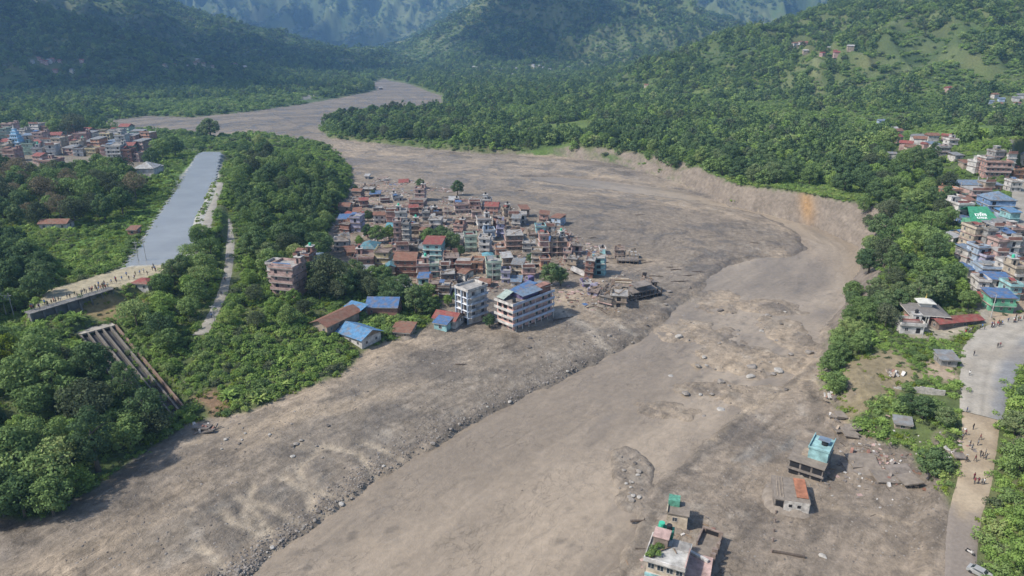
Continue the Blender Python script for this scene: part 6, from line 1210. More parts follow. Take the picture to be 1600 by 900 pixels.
    MB().box(-x+0.5, x-0.5, 0, d_, -1.5, 3.6).build('wall', wall_m('green'), r); lo, hi = (-x-0.4, -1.0, 3.7), 9.0
    MB().slab([(-x-0.4, -1.0, 3.7), (x+0.4, -1.0, 3.7), (x*0.72, d_*0.62, 9.0), (-x*0.72, d_*0.62, 9.0)], 0.12).build('roof', gm, r); MB().slab([(x+0.4, d_+1, 5.5), (-x-0.4, d_+1, 5.5), (-x*0.72, d_*0.62+0.05, 9.0), (x*0.72, d_*0.62+0.05, 9.0)], 0.12).build('roof', gm, r)
    MB().box(-x-0.5, x+0.5, -1.15, -1.02, 3.5, 3.85).build('gutter', wall_m('white'), r)
    for k in range(4): place_win(r, -x+0.8+(w_-1.6)*(k+0.5)/4, 0, 1.8, 0, 1.2, 1.4)
    tl = Vector((0, d_*0.62+1.0, 5.3)).normalized(); nn = Vector((1, 0, 0)).cross(tl)
    def glyph(mb, u0, u1, v0, v1):
        q = [Vector((u, -1.0, 3.7))+tl*v+nn*0.19 for u, v in ((u0, v0), (u1, v0), (u1, v1), (u0, v1))]; mb.slab(q, 0.03)
    L_ = MB(); f = w_/10
    for (u0, u1, v0, v1) in ((-2.6, 1.6, 5.1, 5.35), (-2.5, -2.2, 3.9, 5.1), (-2.2, -1.4, 3.9, 4.15), (-1.5, -1.2, 4.1, 5.1), (-0.8, -0.5, 3.8, 5.1), (-0.5, 0.1, 4.3, 4.55), (0.1, 0.4, 3.8, 5.1), (0.7, 1.0, 4.2, 5.1), (1.0, 1.5, 4.2, 4.45), (1.3, 1.6, 3.8, 5.1), (-0.4, -0.1, 5.35, 6.1), (-0.1, 0.5, 5.9, 6.1),
                             (-2.4, 1.2, 3.05, 3.25), (-2.3, -2.05, 2.2, 3.05), (-2.05, -1.3, 2.2, 2.4), (-1.4, -1.15, 2.4, 3.05), (-0.8, -0.55, 2.1, 3.05), (-0.3, -0.05, 2.2, 3.05), (-0.05, 0.5, 2.2, 2.4), (0.5, 0.75, 2.1, 3.05), (1.0, 1.2, 2.1, 3.05)): glyph(L_, u0*f, u1*f, v0, v1)
    L_.build('lettering', mat('white_paint', (0.72, 0.72, 0.70), 0.7, 0.15), r)
    tag(r, 'green roofed hall with white lettering painted across its roof', 'hall'); foot(r, w_, d_+4, 0)
    H(1568, 358, 20, 1, 'grey', 'mono:grey', -4); H(1508, 374, 18, 1, 'pale blue', 'gable:bright blue', 20); H(1494, 380, 20, 1, 'white', 'mono:white', 28, d=5)
    H(1525, 397, 20, 4, 'cream', 'flat', 5, label='cream and orange corner house with blue ground floor', d=8); H(1541, 400, 13, 4, 'grey', 'flat', 0); H(1552, 392, 14, 4, 'pale blue', 'stub', -4); H(1568, 384, 20, 3, 'white', 'flat', 4); H(1588, 378, 20, 2, 'rose', 'flat', -4)
    H(1560, 408, 16, 3, 'rose', 'flat', 5); H(1578, 406, 20, 3, 'white', 'stub', -3); H(1598, 404, 18, 3, 'grey', 'flat', 0)
    H(1545, 422, 22, 2, 'lilac', 'flat', 10); H(1547, 441, 30, 2, 'pale blue', 'flat', -8, bal='white'); H(1571, 443, 18, 3, 'white', 'flat', -4, label='white three storey house with dark doorways by the bazaar road'); H(1591, 452, 24, 3, 'cream', 'flat', 0, bal='white'); H(1527, 447, 18, 1, 'brown', 'mono:rust', -34, d=5)
    H(1556, 459, 36, 2, 'white', 'mono:blue', -10, d=6); H(1537, 476, 22, 1, 'tan', 'gable:red', -10, d=5); H(1563, 488, 36, 2, 'green', 'mono:blue', -8, bal='green', label='green balcony house with blue roof at the lower end of the bazaar', d=7)
    for px, py, w_, n_, wl, rf, yw in ((1497, 326, 14, 2, 'white', 'flat', 8), (1512, 330, 14, 2, 'rose', 'mono:rust', -6), (1545, 300, 16, 2, 'tan', 'stub', 4), (1586, 300, 16, 2, 'white', 'flat', -4), (1583, 350, 16, 2, 'turquoise', 'mono:bright blue', 3), (1554, 372, 16, 2, 'white', 'mono:grey', 6), (1515, 412, 14, 2, 'white', 'mono:dusty blue', 10), (1530, 418, 16, 3, 'pale blue', 'flat', 4), (1517, 432, 14, 1, 'white', 'mono:blue', 14), (1560, 424, 16, 3, 'rose', 'stub', -6), (1580, 424, 14, 2, 'pale blue', 'flat', 4), (1533, 462, 16, 2, 'white', 'flat', -12), (1598, 440, 16, 2, 'rose', 'flat', 2), (1583, 470, 18, 2, 'turquoise', 'flat', -4), (1573, 394, 14, 3, 'white', 'mono:blue', 4), (1560, 252, 16, 2, 'grey', 'flat', 6), (1595, 255, 18, 2, 'white', 'mono:grey', -5), (1530, 268, 16, 2, 'white', 'flat', 8), (1512, 262, 14, 1, 'tan', 'mono:rust', -8), (1498, 250, 14, 1, 'white', 'mono:grey', 5), (1475, 244, 16, 2, 'grey', 'flat', -6), (1462, 232, 14, 1, 'white', 'mono:dusty blue', 8), (1488, 232, 14, 2, 'white', 'flat', 0)): H(px, py, w_, n_, wl, rf, yw, d=6.5)
    H(1538, 386, 10, 2, 'tan', 'flat', 0); H(1590, 428, 18, 2, 'tan', 'stub', 3); H(1597, 470, 18, 1, 'brown', 'mono:rust', 4)
right_bank()
# ---------------------------------------------------------------- far settlements
def tower():
    g = ground(31, 240); r = empty('temple_tower', g); s = px_scale(g); m_ = mat('tower_blue', (0.28, 0.47, 0.62), 0.7, 0.3); w_ = 26/s; z = -2.0
    for k in range(7):
        a = w_/2*(1-k/7.6); h = 5.0-0.45*k; MB().box(-a*0.86, a*0.86, -a*0.86, a*0.86, z, z+h*0.7).build('tier', m_, r); MB().box(-a, a, -a, a, z+h*0.7, z+h*0.82).build('ledge', wall_m('pale blue'), r); z += h*0.82
        if k < 5:
            for q in (-0.5, 0, 0.5): place_win(r, q*a, -a*0.86, z-h*0.5, 0, a*0.28, h*0.4)
    MB().cyl(0, 0, z, z+3, 0.8, 8, 0.1).build('spire', wall_m('white'), r); tag(r, 'pale blue stepped temple tower rising over the far town', 'tower')
def far_town():
    tower(); rg = random.Random(12)
    LANDMARKS[:] = [(31, 240, 'the blue temple tower'), (180, 250, 'the white balcony block'), (228, 270, 'the white sheds'), (100, 225, 'the blue tin roof'), (72, 262, 'the pink corner house'), (130, 205, 'the back trees'), (10, 215, 'the frame edge houses'), (160, 215, 'the river end of the town')]
    walls = ['rose', 'pink', 'rose', 'white', 'white', 'orange', 'cream', 'pale green', 'pink', 'yellow']; roofs = ['flat', 'flat', 'stub', 'flat', 'mono:grey', 'gable:red', 'flat', 'mono:dusty blue']
    pts = [(px+rg.uniform(-5, 5), py) for row, py in enumerate((212, 222, 232, 243, 254)) for px in range(4 if row % 2 else 14, 232, 20)]
    for px, py in pts:
        if abs(px-31) < 14 and py > 225 or (abs(px-180) < 13 and py > 235) or (py > 250 and px > 70 and px < 160): continue
        house(px, py+rg.uniform(-2, 2), rg.uniform(13, 19), rg.choice((2, 2, 3, 3, 4)), rg.choice(walls), rg.choice(roofs), rg.uniform(-14, 14), group='houses of the far town', d=10, gap=3.4, blank=0.25, rg=random.Random(int(px*7+py)), sides=(True, False, False))
    house(180, 252, 22, 4, 'white', 'flat', 6, label='white four storey block with dark balconies in the far town', bal='white'); house(72, 264, 22, 2, 'pink', 'flat', -6, label='pink house at the lower corner of the far town'); house(198, 252, 18, 3, 'brick', 'flat', 4, label='brick house leaning on the white block of the far town', d=9)
    house(226, 276, 30, 1, 'white', 'hip:white', 6, label='big white shed near the canal at the far town', sh=5, name='shed', cat='shed', win=False); house(243, 272, 12, 1, 'white', 'mono:grey', 0, label='small white shed beside the big white shed', sh=3.5, name='shed', cat='shed', win=False)
far_town()
def cottage_mesh(wc, rc):
    mb = MB().box(-4, 4, -3, 3, -3, 4.6); me = bpy.data.meshes.new('wall'); me.from_pydata(mb.V, [], mb.F); me.materials.append(wall_m(wc))
    mb = MB().add([(-4.6, -3.6, 4.6), (4.6, -3.6, 4.6), (4.6, 3.6, 4.6), (-4.6, 3.6, 4.6), (-4.6, 0, 6.4), (4.6, 0, 6.4)], [(0, 1, 5, 4), (2, 3, 4, 5), (0, 4, 3), (1, 2, 5), (0, 3, 2, 1)]); me2 = bpy.data.meshes.new('roof'); me2.from_pydata(mb.V, [], mb.F); me2.materials.append(tin_m(rc)); return me, me2
def cottages():
    rg = random.Random(31); forms = {(a, b): cottage_mesh(a, b) for a, b in (('white', 'grey'), ('white', 'rust'), ('rose', 'red'), ('tan', 'white'), ('pale blue', 'dusty blue'), ('cream', 'rust'))}; keys = list(forms)
    C = []
    for k in range(13): C.append((1240+rg.random()*122, 70+rg.random()*18, rg.choice([keys[2], keys[1], keys[3]]), 'cottage in the pink roofed hamlet on the right hillside', 'hamlet on the right hillside'))
    for k in range(18): C.append((725+rg.random()*170, 103+rg.random()*20, rg.choice([keys[0], keys[3]]), 'tiny white house at the foot of the shadowed hill', 'houses at the foot of the shadowed hill'))
    for k in range(16): C.append((250+rg.random()*170, 96+rg.random()*12, rg.choice([keys[0], keys[3], keys[5]]), 'tiny pale house along the foot of the left mountain', 'houses along the left mountain'))
    for k in range(10): C.append((40+rg.random()*100, 92+rg.random()*25, rg.choice([keys[0], keys[2]]), 'house in the shaded hamlet on the left slope', 'shaded hamlet on the left slope'))
    for k in range(12): C.append((1375+rg.random()*105, 205+rg.random()*52, rg.choice(keys), 'house scattered between trees above the bazaar', 'houses above the bazaar'))
    for k in range(8): C.append((1545+rg.random()*60, 152+rg.random()*18, rg.choice([keys[0], keys[1], keys[4]]), 'house at the upper edge of the right hand field', 'houses above the field'))
    for px, py, kk, lab in ((1010, 136, keys[5], 'orange roofed house alone in the forest'), (1481, 143, keys[2], 'red roofed house on the right hillside above the field'), (1500, 194, keys[4], 'blue roofed house at the middle of the green field'), (1376, 194, keys[4], 'blue grey house at the left end of the green field'), (616, 192, keys[0], 'white house among trees on the tongue of land'), (1400, 222, keys[2], 'pink house below the green field'), (880, 186, keys[0], 'pale farm shed in the clearing beyond the river'), (1105, 168, keys[0], 'white farmhouse beside the small forest field'), (595, 140, keys[3], 'pale works building at the mouth of the gorge')): C.append((px, py, kk, lab, None))
    for px, py, kk, lab, grp in C:
        g = ground(px, py); r = empty('cottage', g, rg.uniform(-0.6, 0.6)); s = rg.uniform(0.6, 0.95)*(1.1 if g.y > 900 else 1.0); r.scale = (s, s, s); a, b = forms[kk]; link_mesh('wall', a, r); link_mesh('roof', b, r); tag(r, lab, 'house', grp)
        HOUSE_POLYS.append(np.array([(g.x-7*s, g.y-16*s), (g.x+7*s, g.y-16*s), (g.x+7*s, g.y+6*s), (g.x-7*s, g.y+6*s)]))
cottages()
# ---------------------------------------------------------------- people
def person_mesh(pose):
    import mathutils
    J = {'pel': (0, 0, 0.95), 'wst': (0, 0, 1.10), 'chs': (0, -0.01, 1.32), 'nek': (0, 0, 1.48), 'hd0': (0, -0.01, 1.57), 'hd1': (0, -0.02, 1.68), 'hd2': (0, 0, 1.76)}
    R = {'pel': .15, 'wst': .13, 'chs': .16, 'nek': .06, 'hd0': .085, 'hd1': .105, 'hd2': .07}; E = [('pel', 'wst'), ('wst', 'chs'), ('chs', 'nek'), ('nek', 'hd0'), ('hd0', 'hd1'), ('hd1', 'hd2')]
    st = {'stand': 0.0, 'walk': 0.26, 'point': 0.05}[pose]
    for s, t in ((-1, 'l'), (1, 'r')):
        f = st*s; J |= {'hip'+t: (.095*s, 0, .90), 'kne'+t: (.10*s, -f*0.6-0.02, .49), 'ank'+t: (.10*s, -f+0.05, .08), 'toe'+t: (.11*s, -f-0.12, .035)}; R |= {'hip'+t: .095, 'kne'+t: .062, 'ank'+t: .045, 'toe'+t: .04}
        E += [('pel', 'hip'+t), ('hip'+t, 'kne'+t), ('kne'+t, 'ank'+t), ('ank'+t, 'toe'+t)]
        up = pose == 'point' and s == 1
        J |= {'sho'+t: (.19*s, 0, 1.41), 'elb'+t: (.25*s, -.22 if up else f*0.5, 1.30 if up else 1.13), 'wri'+t: (.24*s, -.46 if up else f-0.10, 1.42 if up else .90), 'hnd'+t: (.24*s, -.55 if up else f-0.13, 1.45 if up else .80)}; R |= {'sho'+t: .065, 'elb'+t: .048, 'wri'+t: .036, 'hnd'+t: .04}
        E += [('chs', 'sho'+t), ('sho'+t, 'elb'+t), ('elb'+t, 'wri'+t), ('wri'+t, 'hnd'+t)]
    K = list(J); me = bpy.data.meshes.new('person_form'); me.from_pydata([J[k] for k in K], [(K.index(a), K.index(b)) for a, b in E], []); o = bpy.data.objects.new('person_form', me); COL.objects.link(o)
    md = o.modifiers.new('skin', 'SKIN'); md.use_smooth_shade = True
    for k, v in zip(K, me.skin_vertices[0].data): v.radius = (R[k], R[k]*0.85); v.use_root = k == 'pel'
    o.modifiers.new('sub', 'SUBSURF').levels = 1; dg = bpy.context.evaluated_depsgraph_get(); out = bpy.data.meshes.new_from_object(o.evaluated_get(dg)); bpy.data.objects.remove(o)
    out.materials.clear()
    for m_ in (SHIRT, PANTS, SKIN, HAIR): out.materials.append(m_)
    for p in out.polygons:
        c = p.center
        p.material_index = 3 if c.z > 1.66 or (c.z > 1.54 and c.y > 0.01) else 2 if c.z > 1.49 or (abs(c.x) > 0.2 and (c.z < 1.08 or c.y < -0.3)) else 0 if c.z > 0.93 else 2 if c.z < 0.07 else 1
    out.name = 'person_body'; return out
SHIRT = mat('shirt', (0.5, 0.5, 0.5), 0.9); _n = SHIRT.node_tree; _oi = _n.nodes.new('ShaderNodeObjectInfo'); _n.links.new(_oi.outputs['Color'], _n.nodes['Principled BSDF'].inputs['Base Color'])
PANTS = mat('trousers', (0.035, 0.037, 0.05), 0.9); SKIN = mat('skin', (0.22, 0.12, 0.08), 0.7, 0.05); HAIR = mat('hair', (0.012, 0.01, 0.009), 0.7, 0.1)
def people():
    forms = {k: person_mesh(k) for k in ('stand', 'walk', 'point')}; rg = random.Random(77)
    cols = {'black': (0.02, 0.02, 0.022), 'dark blue': (0.03, 0.05, 0.12), 'red': (0.35, 0.04, 0.04), 'white': (0.55, 0.55, 0.53), 'grey': (0.16, 0.16, 0.16), 'maroon': (0.14, 0.03, 0.04), 'blue': (0.08, 0.17, 0.4), 'olive': (0.10, 0.10, 0.04), 'yellow': (0.5, 0.36, 0.06)}
    n = [0]
    def one(px, py, lab, grp, colour=None, lift=0.03, gz=None):
        colour = colour or rg.choice(['black', 'black', 'dark blue', 'grey', 'maroon', 'white', 'red', 'blue', 'olive', 'black'])
        g = ground(px, py) if gz is None else Vector((*P(px, py, gz), gz)); o = link_mesh('person', forms[rg.choice(['stand', 'walk', 'stand', 'point', 'walk'])]); o.location = g+Vector((0, 0, lift)); s = rg.uniform(0.96, 1.08); o.scale = (s, s, s); o.rotation_euler[2] = rg.uniform(0, 6.28); o.color = (*cols[colour], 1)
        tag(o, lab.format(colour), 'person', grp); n[0] += 1
    up = 0.17
    road = [(1510, 645, 'person in {} alone at the edge of the concrete road', up), (1520, 672, 'person in {} walking first onto the dirt from the concrete', up), (1503, 680, 'person in {} at the far verge above the slid rubble', up), (1503, 688, 'person in {} standing below the one at the verge', up), (1508, 681, 'person in {} just inside the verge of the dirt road', up),
            (1531, 688, 'person in {} upper one of the pair at mid road', up), (1527, 697, 'person in {} lower one of the pair at mid road', up), (1515, 698, 'person in {} near the verge beside the sheets', up), (1518, 704, 'person in {} stooping beside the verge', up), (1531, 714, 'person in {} in the knot of four, nearest the river', up), (1534, 717, 'person in {} in the knot of four, front one', up), (1539, 712, 'person in {} in the knot of four, rear one', up), (1540, 719, 'person in {} in the knot of four, nearest the bushes', up),
            (1523, 722, 'person in {} walking alone below the knot of four', up), (1509, 723, 'person in {} by the rubble end of the road', up), (1521, 750, 'person in {} behind the lowest group of walkers', up), (1522, 757, 'person in {} first of the lowest row of walkers', up), (1528, 757, 'person in {} second of the lowest row of walkers', up), (1533, 758, 'person in {} third of the lowest row of walkers', up), (1537, 758, 'person in {} last of the lowest row of walkers, by the bushes', up),
            (1558, 545, 'person in {} one of two on the wide concrete', 0.26), (1562, 543, 'person in {} other of two on the wide concrete', 0.26), (1521, 557, 'person in {} at the river edge of the wide concrete', 0.26), (1514, 588, 'person in {} by the small shed on the concrete edge', 0.26)]
    for px, py, lab, up_ in road: one(px, py, lab, 'walkers on the road', rg.choice(['black', 'black', 'dark blue', 'maroon', 'grey', 'white']), up_)
    for k in range(30):
        t = rg.random(); px = 1500+105*t+rg.uniform(-3, 3); py = 521-24*t**1.3+rg.uniform(-3, 3); one(px, py, 'person in {} in the crowd along the concrete edge', 'crowd along the concrete edge', lift=0.2)
    for k in range(48):
        t = rg.random(); px = 48+124*t+rg.uniform(-1.5, 1.5); py = 487.5-37*t-rg.uniform(0.5, 5.5); one(px, py, 'person in {} in the packed row on the dam deck', 'crowd on the dam deck', gz=20.0)
    for k in range(30):
        t = rg.random(); px = 150+125*t+rg.gauss(0, 5); py = 452-38*t+rg.uniform(-5, 4); one(px, py, 'person in {} strolling on the ground behind the dam', 'people behind the dam')
    for px, py, lab in ((346, 462, 'person in {} on the footpath at its middle'), (352, 440, 'person in {} high on the footpath'), (331, 497, 'person in {} one of two near the bottom of the footpath'), (334, 495, 'person in {} second of two near the bottom of the footpath'), (388, 506, 'person in {} among the bushes right of the footpath')): one(px, py, lab, 'people on the footpath', lift=0.1)
people()
# ---------------------------------------------------------------- car and motorcycle
def vehicles():
    g = ground(1530, 899); r = empty('parked_car', g+Vector((0, 0, 0.08)), math.radians(38)); pm = mat('car_paint', (0.26, 0.26, 0.25), 0.35, 0.2, spec=0.5)
    prof = [(-2.0, .35), (-2.05, .75), (-1.9, .95), (-1.1, 1.0), (-0.6, 1.42), (0.9, 1.45), (1.55, 1.02), (2.0, .95), (2.08, .6), (2.0, .35)]
    V = [(s*(0.84 if z < 1.1 else 0.66), x, z) for s in (-1, 1) for x, z in prof]; n = len(prof); MB().add(V, [tuple(range(n)), tuple(range(n, 2*n))[::-1]]+[(k, n+k, n+(k+1) % n, (k+1) % n) for k in range(n)]).build('body', pm, r)
    MB().slab([(-0.6, -1.13, 1.03), (0.6, -1.13, 1.03), (0.58, -0.68, 1.42), (-0.58, -0.68, 1.42)], -0.03).build('windscreen', GLASS, r); MB().slab([(0.6, 1.5, 1.09), (-0.6, 1.5, 1.09), (-0.58, 1.0, 1.44), (0.58, 1.0, 1.44)], -0.03).build('rear_window', GLASS, r)
    for s in (-1, 1):
        MB().slab([(s*0.80, -0.9, 1.05), (s*0.80, 1.3, 1.05), (s*0.69, 0.85, 1.38), (s*0.69, -0.55, 1.38)], 0.02*s).build('side_window', GLASS, r)
        for y in (-1.3, 1.3):
            wv = []; MBw = MB(); k = 14
            MBw.add([(s*0.70, y+0.32*math.cos(6.283*i/k), 0.32+0.32*math.sin(6.283*i/k)) for i in range(k)]+[(s*0.88, y+0.32*math.cos(6.283*i/k), 0.32+0.32*math.sin(6.283*i/k)) for i in range(k)], [tuple(range(k)), tuple(range(k, 2*k))[::-1]]+[(i, (i+1) % k, k+(i+1) % k, k+i) for i in range(k)]).build('wheel', mat('tyre', (0.02, 0.02, 0.02), 0.9), r)
        MB().box(s*0.62-0.18, s*0.62+0.18, -2.09, -2.02, 0.66, 0.82).build('headlight', mat('lamp_glass', (0.7, 0.7, 0.68), 0.2), r)
    tag(r, 'silver car stopped at the lower end of the muddy road', 'car')
    g = ground(1515, 866); r = empty('motorcycle', g+Vector((0, 0, 0.06)), 0.5); k = 14; ty = mat('tyre', (0.02, 0.02, 0.02))
    for y in (-0.62, 0.62): MB().add([(s*0.05, y+0.3*math.cos(6.283*i/k), 0.3+0.3*math.sin(6.283*i/k)) for s in (-1, 1) for i in range(k)], [tuple(range(k)), tuple(range(k, 2*k))[::-1]]+[(i, (i+1) % k, k+(i+1) % k, k+i) for i in range(k)]).build('wheel', ty, r)
    MB().beam((0, -0.45, 0.62), (0, 0.5, 0.66), 0.32, 0.34).beam((0, -0.62, 0.3), (0, -0.45, 0.95), 0.1, 0.1).build('body', wall_m('white'), r); MB().beam((0, 0.0, 0.87), (0, 0.7, 0.87), 0.28, 0.1).build('seat', ty, r); MB().beam((-0.36, -0.42, 1.0), (0.36, -0.42, 1.0), 0.04, 0.04).build('handlebar', ty, r)
    tag(r, 'white motorcycle standing on the muddy road just above the car', 'motorcycle')
vehicles()
# ---------------------------------------------------------------- boulders, driftwood, rubble
def rock_mesh(seed, flat=0.7):
    bm = bmesh.new(); bmesh.ops.create_icosphere(bm, subdivisions=2, radius=1.0); rg = random.Random(seed); ax = [Vector((rg.gauss(0, 1), rg.gauss(0, 1), rg.gauss(0, 1))).normalized() for _ in range(9)]; of = [rg.uniform(0.55, 0.85) for _ in ax]
    for v in bm.verts:
        for a, o in zip(ax, of):
            dd = v.co.dot(a)
            if dd > o: v.co -= a*(dd-o)
        v.co.z *= flat
    me = bpy.data.meshes.new('boulder'); bm.to_mesh(me); bm.free(); return me
def stones():
    pale = mat('pale_stone', (0.20, 0.178, 0.155), 0.9, 0.4, 1.2, bump=0.4); dark = mat('dark_stone', (0.115, 0.10, 0.087), 0.9, 0.4, 1.0, bump=0.4); white = mat('white_stone', (0.30, 0.28, 0.25), 0.9, 0.35, 1.4)
    forms = [rock_mesh(k) for k in range(8)]
    for k, me in enumerate(forms): me.materials.append((pale, dark, pale, white, dark, pale, white, dark)[k])
    names = ('pale', 'dark', 'pale', 'white', 'dark', 'pale', 'white', 'dark'); rg = random.Random(5)
    LM = [(1120, 640, 'far lone white stone'), (1215, 578, 'white stone at the rapid')]
    spec = [(1126, 643, 1.5, 3, 'white boulder alone on the mud below the bend'), (1216, 580, 1.6, 3, 'white boulder at the edge of the rapids'), (1047, 590, 1.2, 3, 'white stone in midstream above the long bar'), (1208, 586, 1.2, 0, 'pale boulder touching the white one at the rapids'), (1190, 518, 1.2, 6, 'white boulder in the upper rapids'), (1100, 652, 0.9, 0, 'pale stone beside the lone white boulder'), (1286, 870, 0.9, 6, 'white block on the mud by the buried wall')]
    for px, py, s, f, lab in spec: boulder(forms[f], px, py, s, lab, None, rg)
    def many(n, fn, lab, grp, s0, s1, fs):
        for k in range(n):
            px, py = fn(); f = rg.choice(fs); boulder(forms[f], px, py, s0+(s1-s0)*rg.random()**2, lab.format(names[f]), grp+', '+names[f], rg)
    edge = [(330, 942), (385, 900), (470, 838), (560, 772), (640, 715), (750, 660), (850, 610), (920, 572), (1000, 532)]
    def on_edge(o0=-16, o1=4):
        t = rg.random()**1.3*(len(edge)-1); i = int(t); f = t-i; return edge[i][0]*(1-f)+edge[i+1][0]*f+rg.uniform(o0, o1), edge[i][1]*(1-f)+edge[i+1][1]*f+rg.uniform(o0*0.8, 2)
    many(55, on_edge, '{} boulder in the stony river rim', 'boulders of the river rim', 0.25, 0.8, (0, 1, 2, 3, 4, 5, 7))
    many(40, lambda: (rg.uniform(1060, 1270), rg.uniform(470, 620)), '{} boulder in the rapids', 'boulders in the rapids', 0.5, 1.6, (0, 2, 3, 5, 1))
    many(16, lambda: (rg.gauss(802, 17), rg.gauss(764, 9)), '{} rock in the midstream snag', 'rocks of the midstream snag', 0.3, 0.9, (1, 4, 7))
    many(22, lambda: (rg.gauss(990, 14), rg.gauss(750, 25)), '{} boulder on the stony patch in midstream', 'boulders of the midstream patch', 0.35, 0.9, (0, 1, 3, 5))
    many(30, lambda: (rg.uniform(820, 1110), rg.uniform(410, 560)), '{} boulder among the wrecks below town', 'boulders among the wrecks', 0.4, 1.2, (0, 1, 2, 4))
    many(24, lambda: (rg.uniform(1300, 1440), rg.uniform(690, 780)), '{} stone near the collapsed slabs', 'stones near the collapsed slabs', 0.25, 0.7, (0, 1, 3))
    many(20, lambda: (rg.uniform(330, 520), rg.uniform(640, 720)), '{} stone on the mud below the bushes', 'stones below the bushes', 0.3, 0.8, (0, 1, 3))
    c = proto_collection('stone_forms', [forms[k] for k in (0, 1, 2, 4, 5, 7)]); rn = np.random.default_rng(9)
    def pebbles(name, fn, n, s0, s1, lab, seed):
        q = np.array([fn() for _ in range(n)]); xy = np.stack(P(q[:, 0], q[:, 1], 1.5), 1) if False else np.array([P(a, b, 1.5) for a, b in q]); s = s0+(s1-s0)*rn.random(n)**2.5
        scatter(name, xy, s, c, lab, 'stones', sink=0.2, seed=seed)
    pebbles('gravel', lambda: on_edge(-34, 6), 4200, 0.06, 0.42, 'stones and gravel along the cut edge of the river', 21)
    pebbles('gravel', lambda: (rg.uniform(560, 1300), rg.uniform(270, 620)), 2600, 0.08, 0.55, 'gravel strewn over the mud bars', 22)
    pebbles('gravel', lambda: (rg.uniform(100, 760), rg.uniform(560, 890)), 2200, 0.06, 0.38, 'gravel on the lower mud bank', 23)
    pebbles('gravel', lambda: (rg.uniform(1120, 1470), rg.uniform(620, 890)), 1600, 0.06, 0.35, 'gravel on the mud round the sunken houses', 24)
    # rubble through the town
    frag = []
    for k, (a, b, c_, m_) in enumerate(((1.6, 0.3, 0.2, WOODM), (0.9, 0.6, 0.4, wall_m('brick')), (1.4, 1.0, 0.18, wall_m('rose')), (0.8, 0.5, 0.5, wall_m('white')), (2.6, 0.22, 0.22, DARKW), (1.2, 0.8, 0.5, wall_m('mud')), (1.8, 1.2, 0.06, tin_m('rust')), (1.6, 1.1, 0.06, tin_m('blue')))):
        mb = MB().box(-a/2, a/2, -b/2, b/2, -c_/2, c_/2); me = bpy.data.meshes.new('fragment'); me.from_pydata(mb.V, [], mb.F); me.materials.append(m_); frag.append(me)
    fc = proto_collection('rubble_forms', frag); pl = poly([(520, 310), (560, 275), (660, 280), (780, 315), (880, 350), (960, 400), (1010, 460), (960, 490), (880, 470), (800, 450), (700, 475), (560, 430), (520, 360)], 3.5)
    lo, hi = pl.min(0), pl.max(0); q = np.stack([rn.uniform(lo[0], hi[0], 14000), rn.uniform(lo[1], hi[1], 14000)], 1); q = q[inside(q[:, 0], q[:, 1], pl)]; q = q[fbm(q[:, 0]/14, q[:, 1]/14, 171, 3) > -0.12]
    o = scatter('rubble', q, 0.5+1.1*rn.random(len(q))**2, fc, 'broken brick, timber and sheet strewn between the flooded houses', 'rubble', sink=0.0, seed=30, weights=[0.16, 0.2, 0.16, 0.14, 0.1, 0.18, 0.04, 0.02])
    q = np.array([P(rg.gauss(1370, 34), rg.gauss(722, 20), 4) for _ in range(260)]+[P(rg.gauss(1060, 40), rg.gauss(850, 30), 3) for _ in range(60)]+[P(rg.gauss(1505, 9), rg.gauss(700, 18), 7.5) for _ in range(60)])
    scatter('rubble', q, 0.3+0.7*rn.random(len(q)), fc, 'broken pieces scattered about the collapsed slabs', 'rubble', sink=0.0, seed=31, weights=[0.2, 0.1, 0.1, 0.22, 0.1, 0.24, 0.03, 0.01])
    # driftwood
    def log(px, py, L, lab, grp):
        g = ground(px, py); r = rg.uniform(0.16, 0.34); bm = bmesh.new(); tube(bm, [(-L/2, 0, 0.1), (-L/6, rg.uniform(-.2, .2), 0.25), (L/5, rg.uniform(-.2, .2), 0.2), (L/2, rg.uniform(-.3, .3), 0.3)], [r, r*0.9, r*0.75, r*0.4], 6); tube(bm, [(L/6, 0, 0.2), (L/4, 0.5, 0.7)], [r*0.5, r*0.2], 5)
        me = bpy.data.meshes.new('driftwood'); bm.to_mesh(me); bm.free(); o = link_mesh('driftwood', me, None, DARKW); o.location = g; o.rotation_euler[2] = rg.uniform(-0.6, 0.6); tag(o, lab, 'log', grp)
    for px, py in ((1025, 432), (1048, 418), (1056, 422), (1062, 440), (1000, 408), (1012, 410), (945, 411), (952, 404), (940, 420), (1090, 425), (895, 470), (880, 498), (924, 480), (900, 372), (925, 372), (1075, 431)): log(px, py, rg.uniform(4, 9), 'dark log on the mud round the wrecks', 'logs round the wrecks')
    for px, py in ((720, 570), (815, 298), (1180, 380), (1000, 336), (760, 765), (820, 770), (690, 740), (870, 738), (796, 760), (806, 768), (815, 762), (788, 772), (800, 756), (682, 745), (640, 800), (655, 812), (880, 790), (1000, 815)): log(px, py, rg.uniform(3, 7), 'dark log on the open mud', 'logs on the open mud')
def boulder(me, px, py, s, lab, grp, rg):
    g = ground(px, py); o = link_mesh('boulder', me); o.location = g+Vector((0, 0, s*0.15)); o.scale = (s*rg.uniform(0.8, 1.2), s*rg.uniform(0.8, 1.2), s*rg.uniform(0.7, 1.0)); o.rotation_euler[2] = rg.uniform(0, 6.28); tag(o, lab, 'boulder', grp)
stones()
plants()
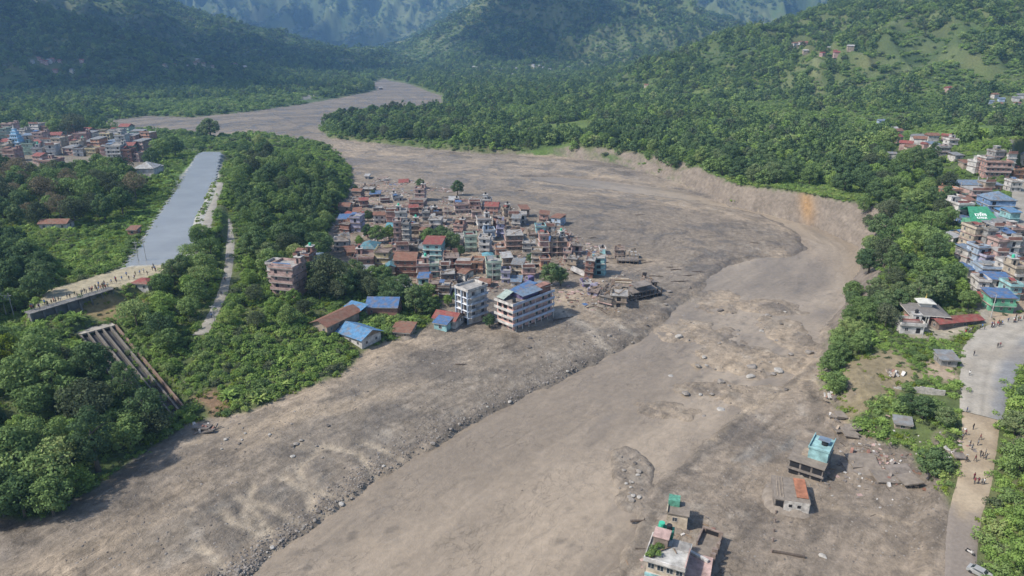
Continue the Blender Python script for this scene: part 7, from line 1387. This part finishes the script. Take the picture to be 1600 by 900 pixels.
# ---------------------------------------------------------------- clouds above the valley, out of the picture, whose shade falls on the hills
def cloud(px, py, Y, rx, ry, alt, lab, seed):
    c = PY(px, py, Y); c = Vector(c); t = (alt-c.z)/SUN_DIR.z; c = c+SUN_DIR*t; rg = random.Random(seed); bm = bmesh.new()
    for k in range(16):
        a = rg.uniform(0, 6.28); q = math.sqrt(rg.random())*0.8; r = rg.uniform(0.28, 0.48)
        m = Matrix.Translation((math.cos(a)*q*rx, math.sin(a)*q*ry, rg.uniform(0, 60))) @ Matrix.Diagonal((r*rx, r*ry, rg.uniform(60, 130), 1)); bmesh.ops.create_icosphere(bm, subdivisions=3, radius=1.0, matrix=m)
    me = bpy.data.meshes.new('cloud'); bm.to_mesh(me); bm.free(); V = np.zeros(len(me.vertices)*3); me.vertices.foreach_get('co', V); V = V.reshape(-1, 3); n = fbm(V[:, 0]/90, V[:, 1]/90, seed, 4); V[:, 0] += 50*n; V[:, 1] += 50*fbm(V[:, 0]/90+9, V[:, 1]/90, seed+3, 4); me.vertices.foreach_set('co', V.ravel())
    for p in me.polygons: p.use_smooth = True
    o = link_mesh('cloud', me, None, CLOUDM); o.location = c; tag(o, lab, 'cloud', kind='stuff')
CLOUDM = mat('cloud_white', (0.8, 0.8, 0.8), 1.0, 0.05, 0.01)
cloud(830, 62, 2350, 330, 330, 2100, 'cumulus cloud shading the middle hill', 3)
cloud(40, 70, 1400, 420, 330, 2100, 'cumulus cloud shading the left mountain', 5)
cloud(430, 125, 2000, 330, 260, 2100, 'cumulus cloud shading the left valley floor', 8)
cloud(400, 30, 3900, 500, 500, 2300, 'distant cloud shading the far mountains', 11)

# ---------------------------------------------------------------- things alike in look are told apart by their order in the view
ORD = ['first', 'second', 'third', 'fourth', 'fifth', 'sixth', 'seventh', 'eighth', 'ninth', 'tenth', 'eleventh', 'twelfth', 'thirteenth', 'fourteenth', 'fifteenth', 'sixteenth', 'seventeenth', 'eighteenth', 'nineteenth', 'twentieth']
def ordinal(n):
    if n <= 20: return ORD[n-1]
    t = ['twenty', 'thirty', 'forty', 'fifty'][n//10-2]; return (t if n % 10 else {'twenty': 'twentieth', 'thirty': 'thirtieth', 'forty': 'fortieth', 'fifty': 'fiftieth'}[t])+('-'+ORD[n % 10-1] if n % 10 else '')
def number_alike():
    by = {}
    for o in COL.objects:
        if o.parent is None and o.get('category') and o.get('kind') is None: by.setdefault(o['label'], []).append(o)
    for lab, L in by.items():
        if len(L) < 2: continue
        L.sort(key=lambda o: o.location.x/max(1.0, o.location.y*CT+(CAM_H-o.location.z)*ST))
        for k, o in enumerate(L): o['label'] = lab+', '+('leftmost' if k == 0 else 'rightmost' if k == len(L)-1 else ordinal(k+1)+' from left')
number_alike()
HAZE = 1.0e-4
# ---------------------------------------------------------------- the air
hm = bpy.data.materials.new('haze_air'); hm.use_nodes = True; hn = hm.node_tree; hn.nodes.clear()
pv = hn.nodes.new('ShaderNodeVolumePrincipled'); pv.inputs['Color'].default_value = (0.30, 0.56, 0.95, 1); pv.inputs['Density'].default_value = HAZE
pv.inputs['Anisotropy'].default_value = 0.2
ho = hn.nodes.new('ShaderNodeOutputMaterial'); hn.links.new(pv.outputs[0], ho.inputs['Volume'])
hb = bmesh.new(); bmesh.ops.create_cube(hb, size=1.0)
for v in hb.verts: v.co = Vector((v.co.x*19000, v.co.y*10200+4900, -62 if v.co.z < 0 else 1650))
hme = bpy.data.meshes.new('haze'); hb.to_mesh(hme); hb.free()
tag(link_mesh('haze', hme, None, hm), 'pale blue haze filling the valley air', 'haze', kind='stuff')
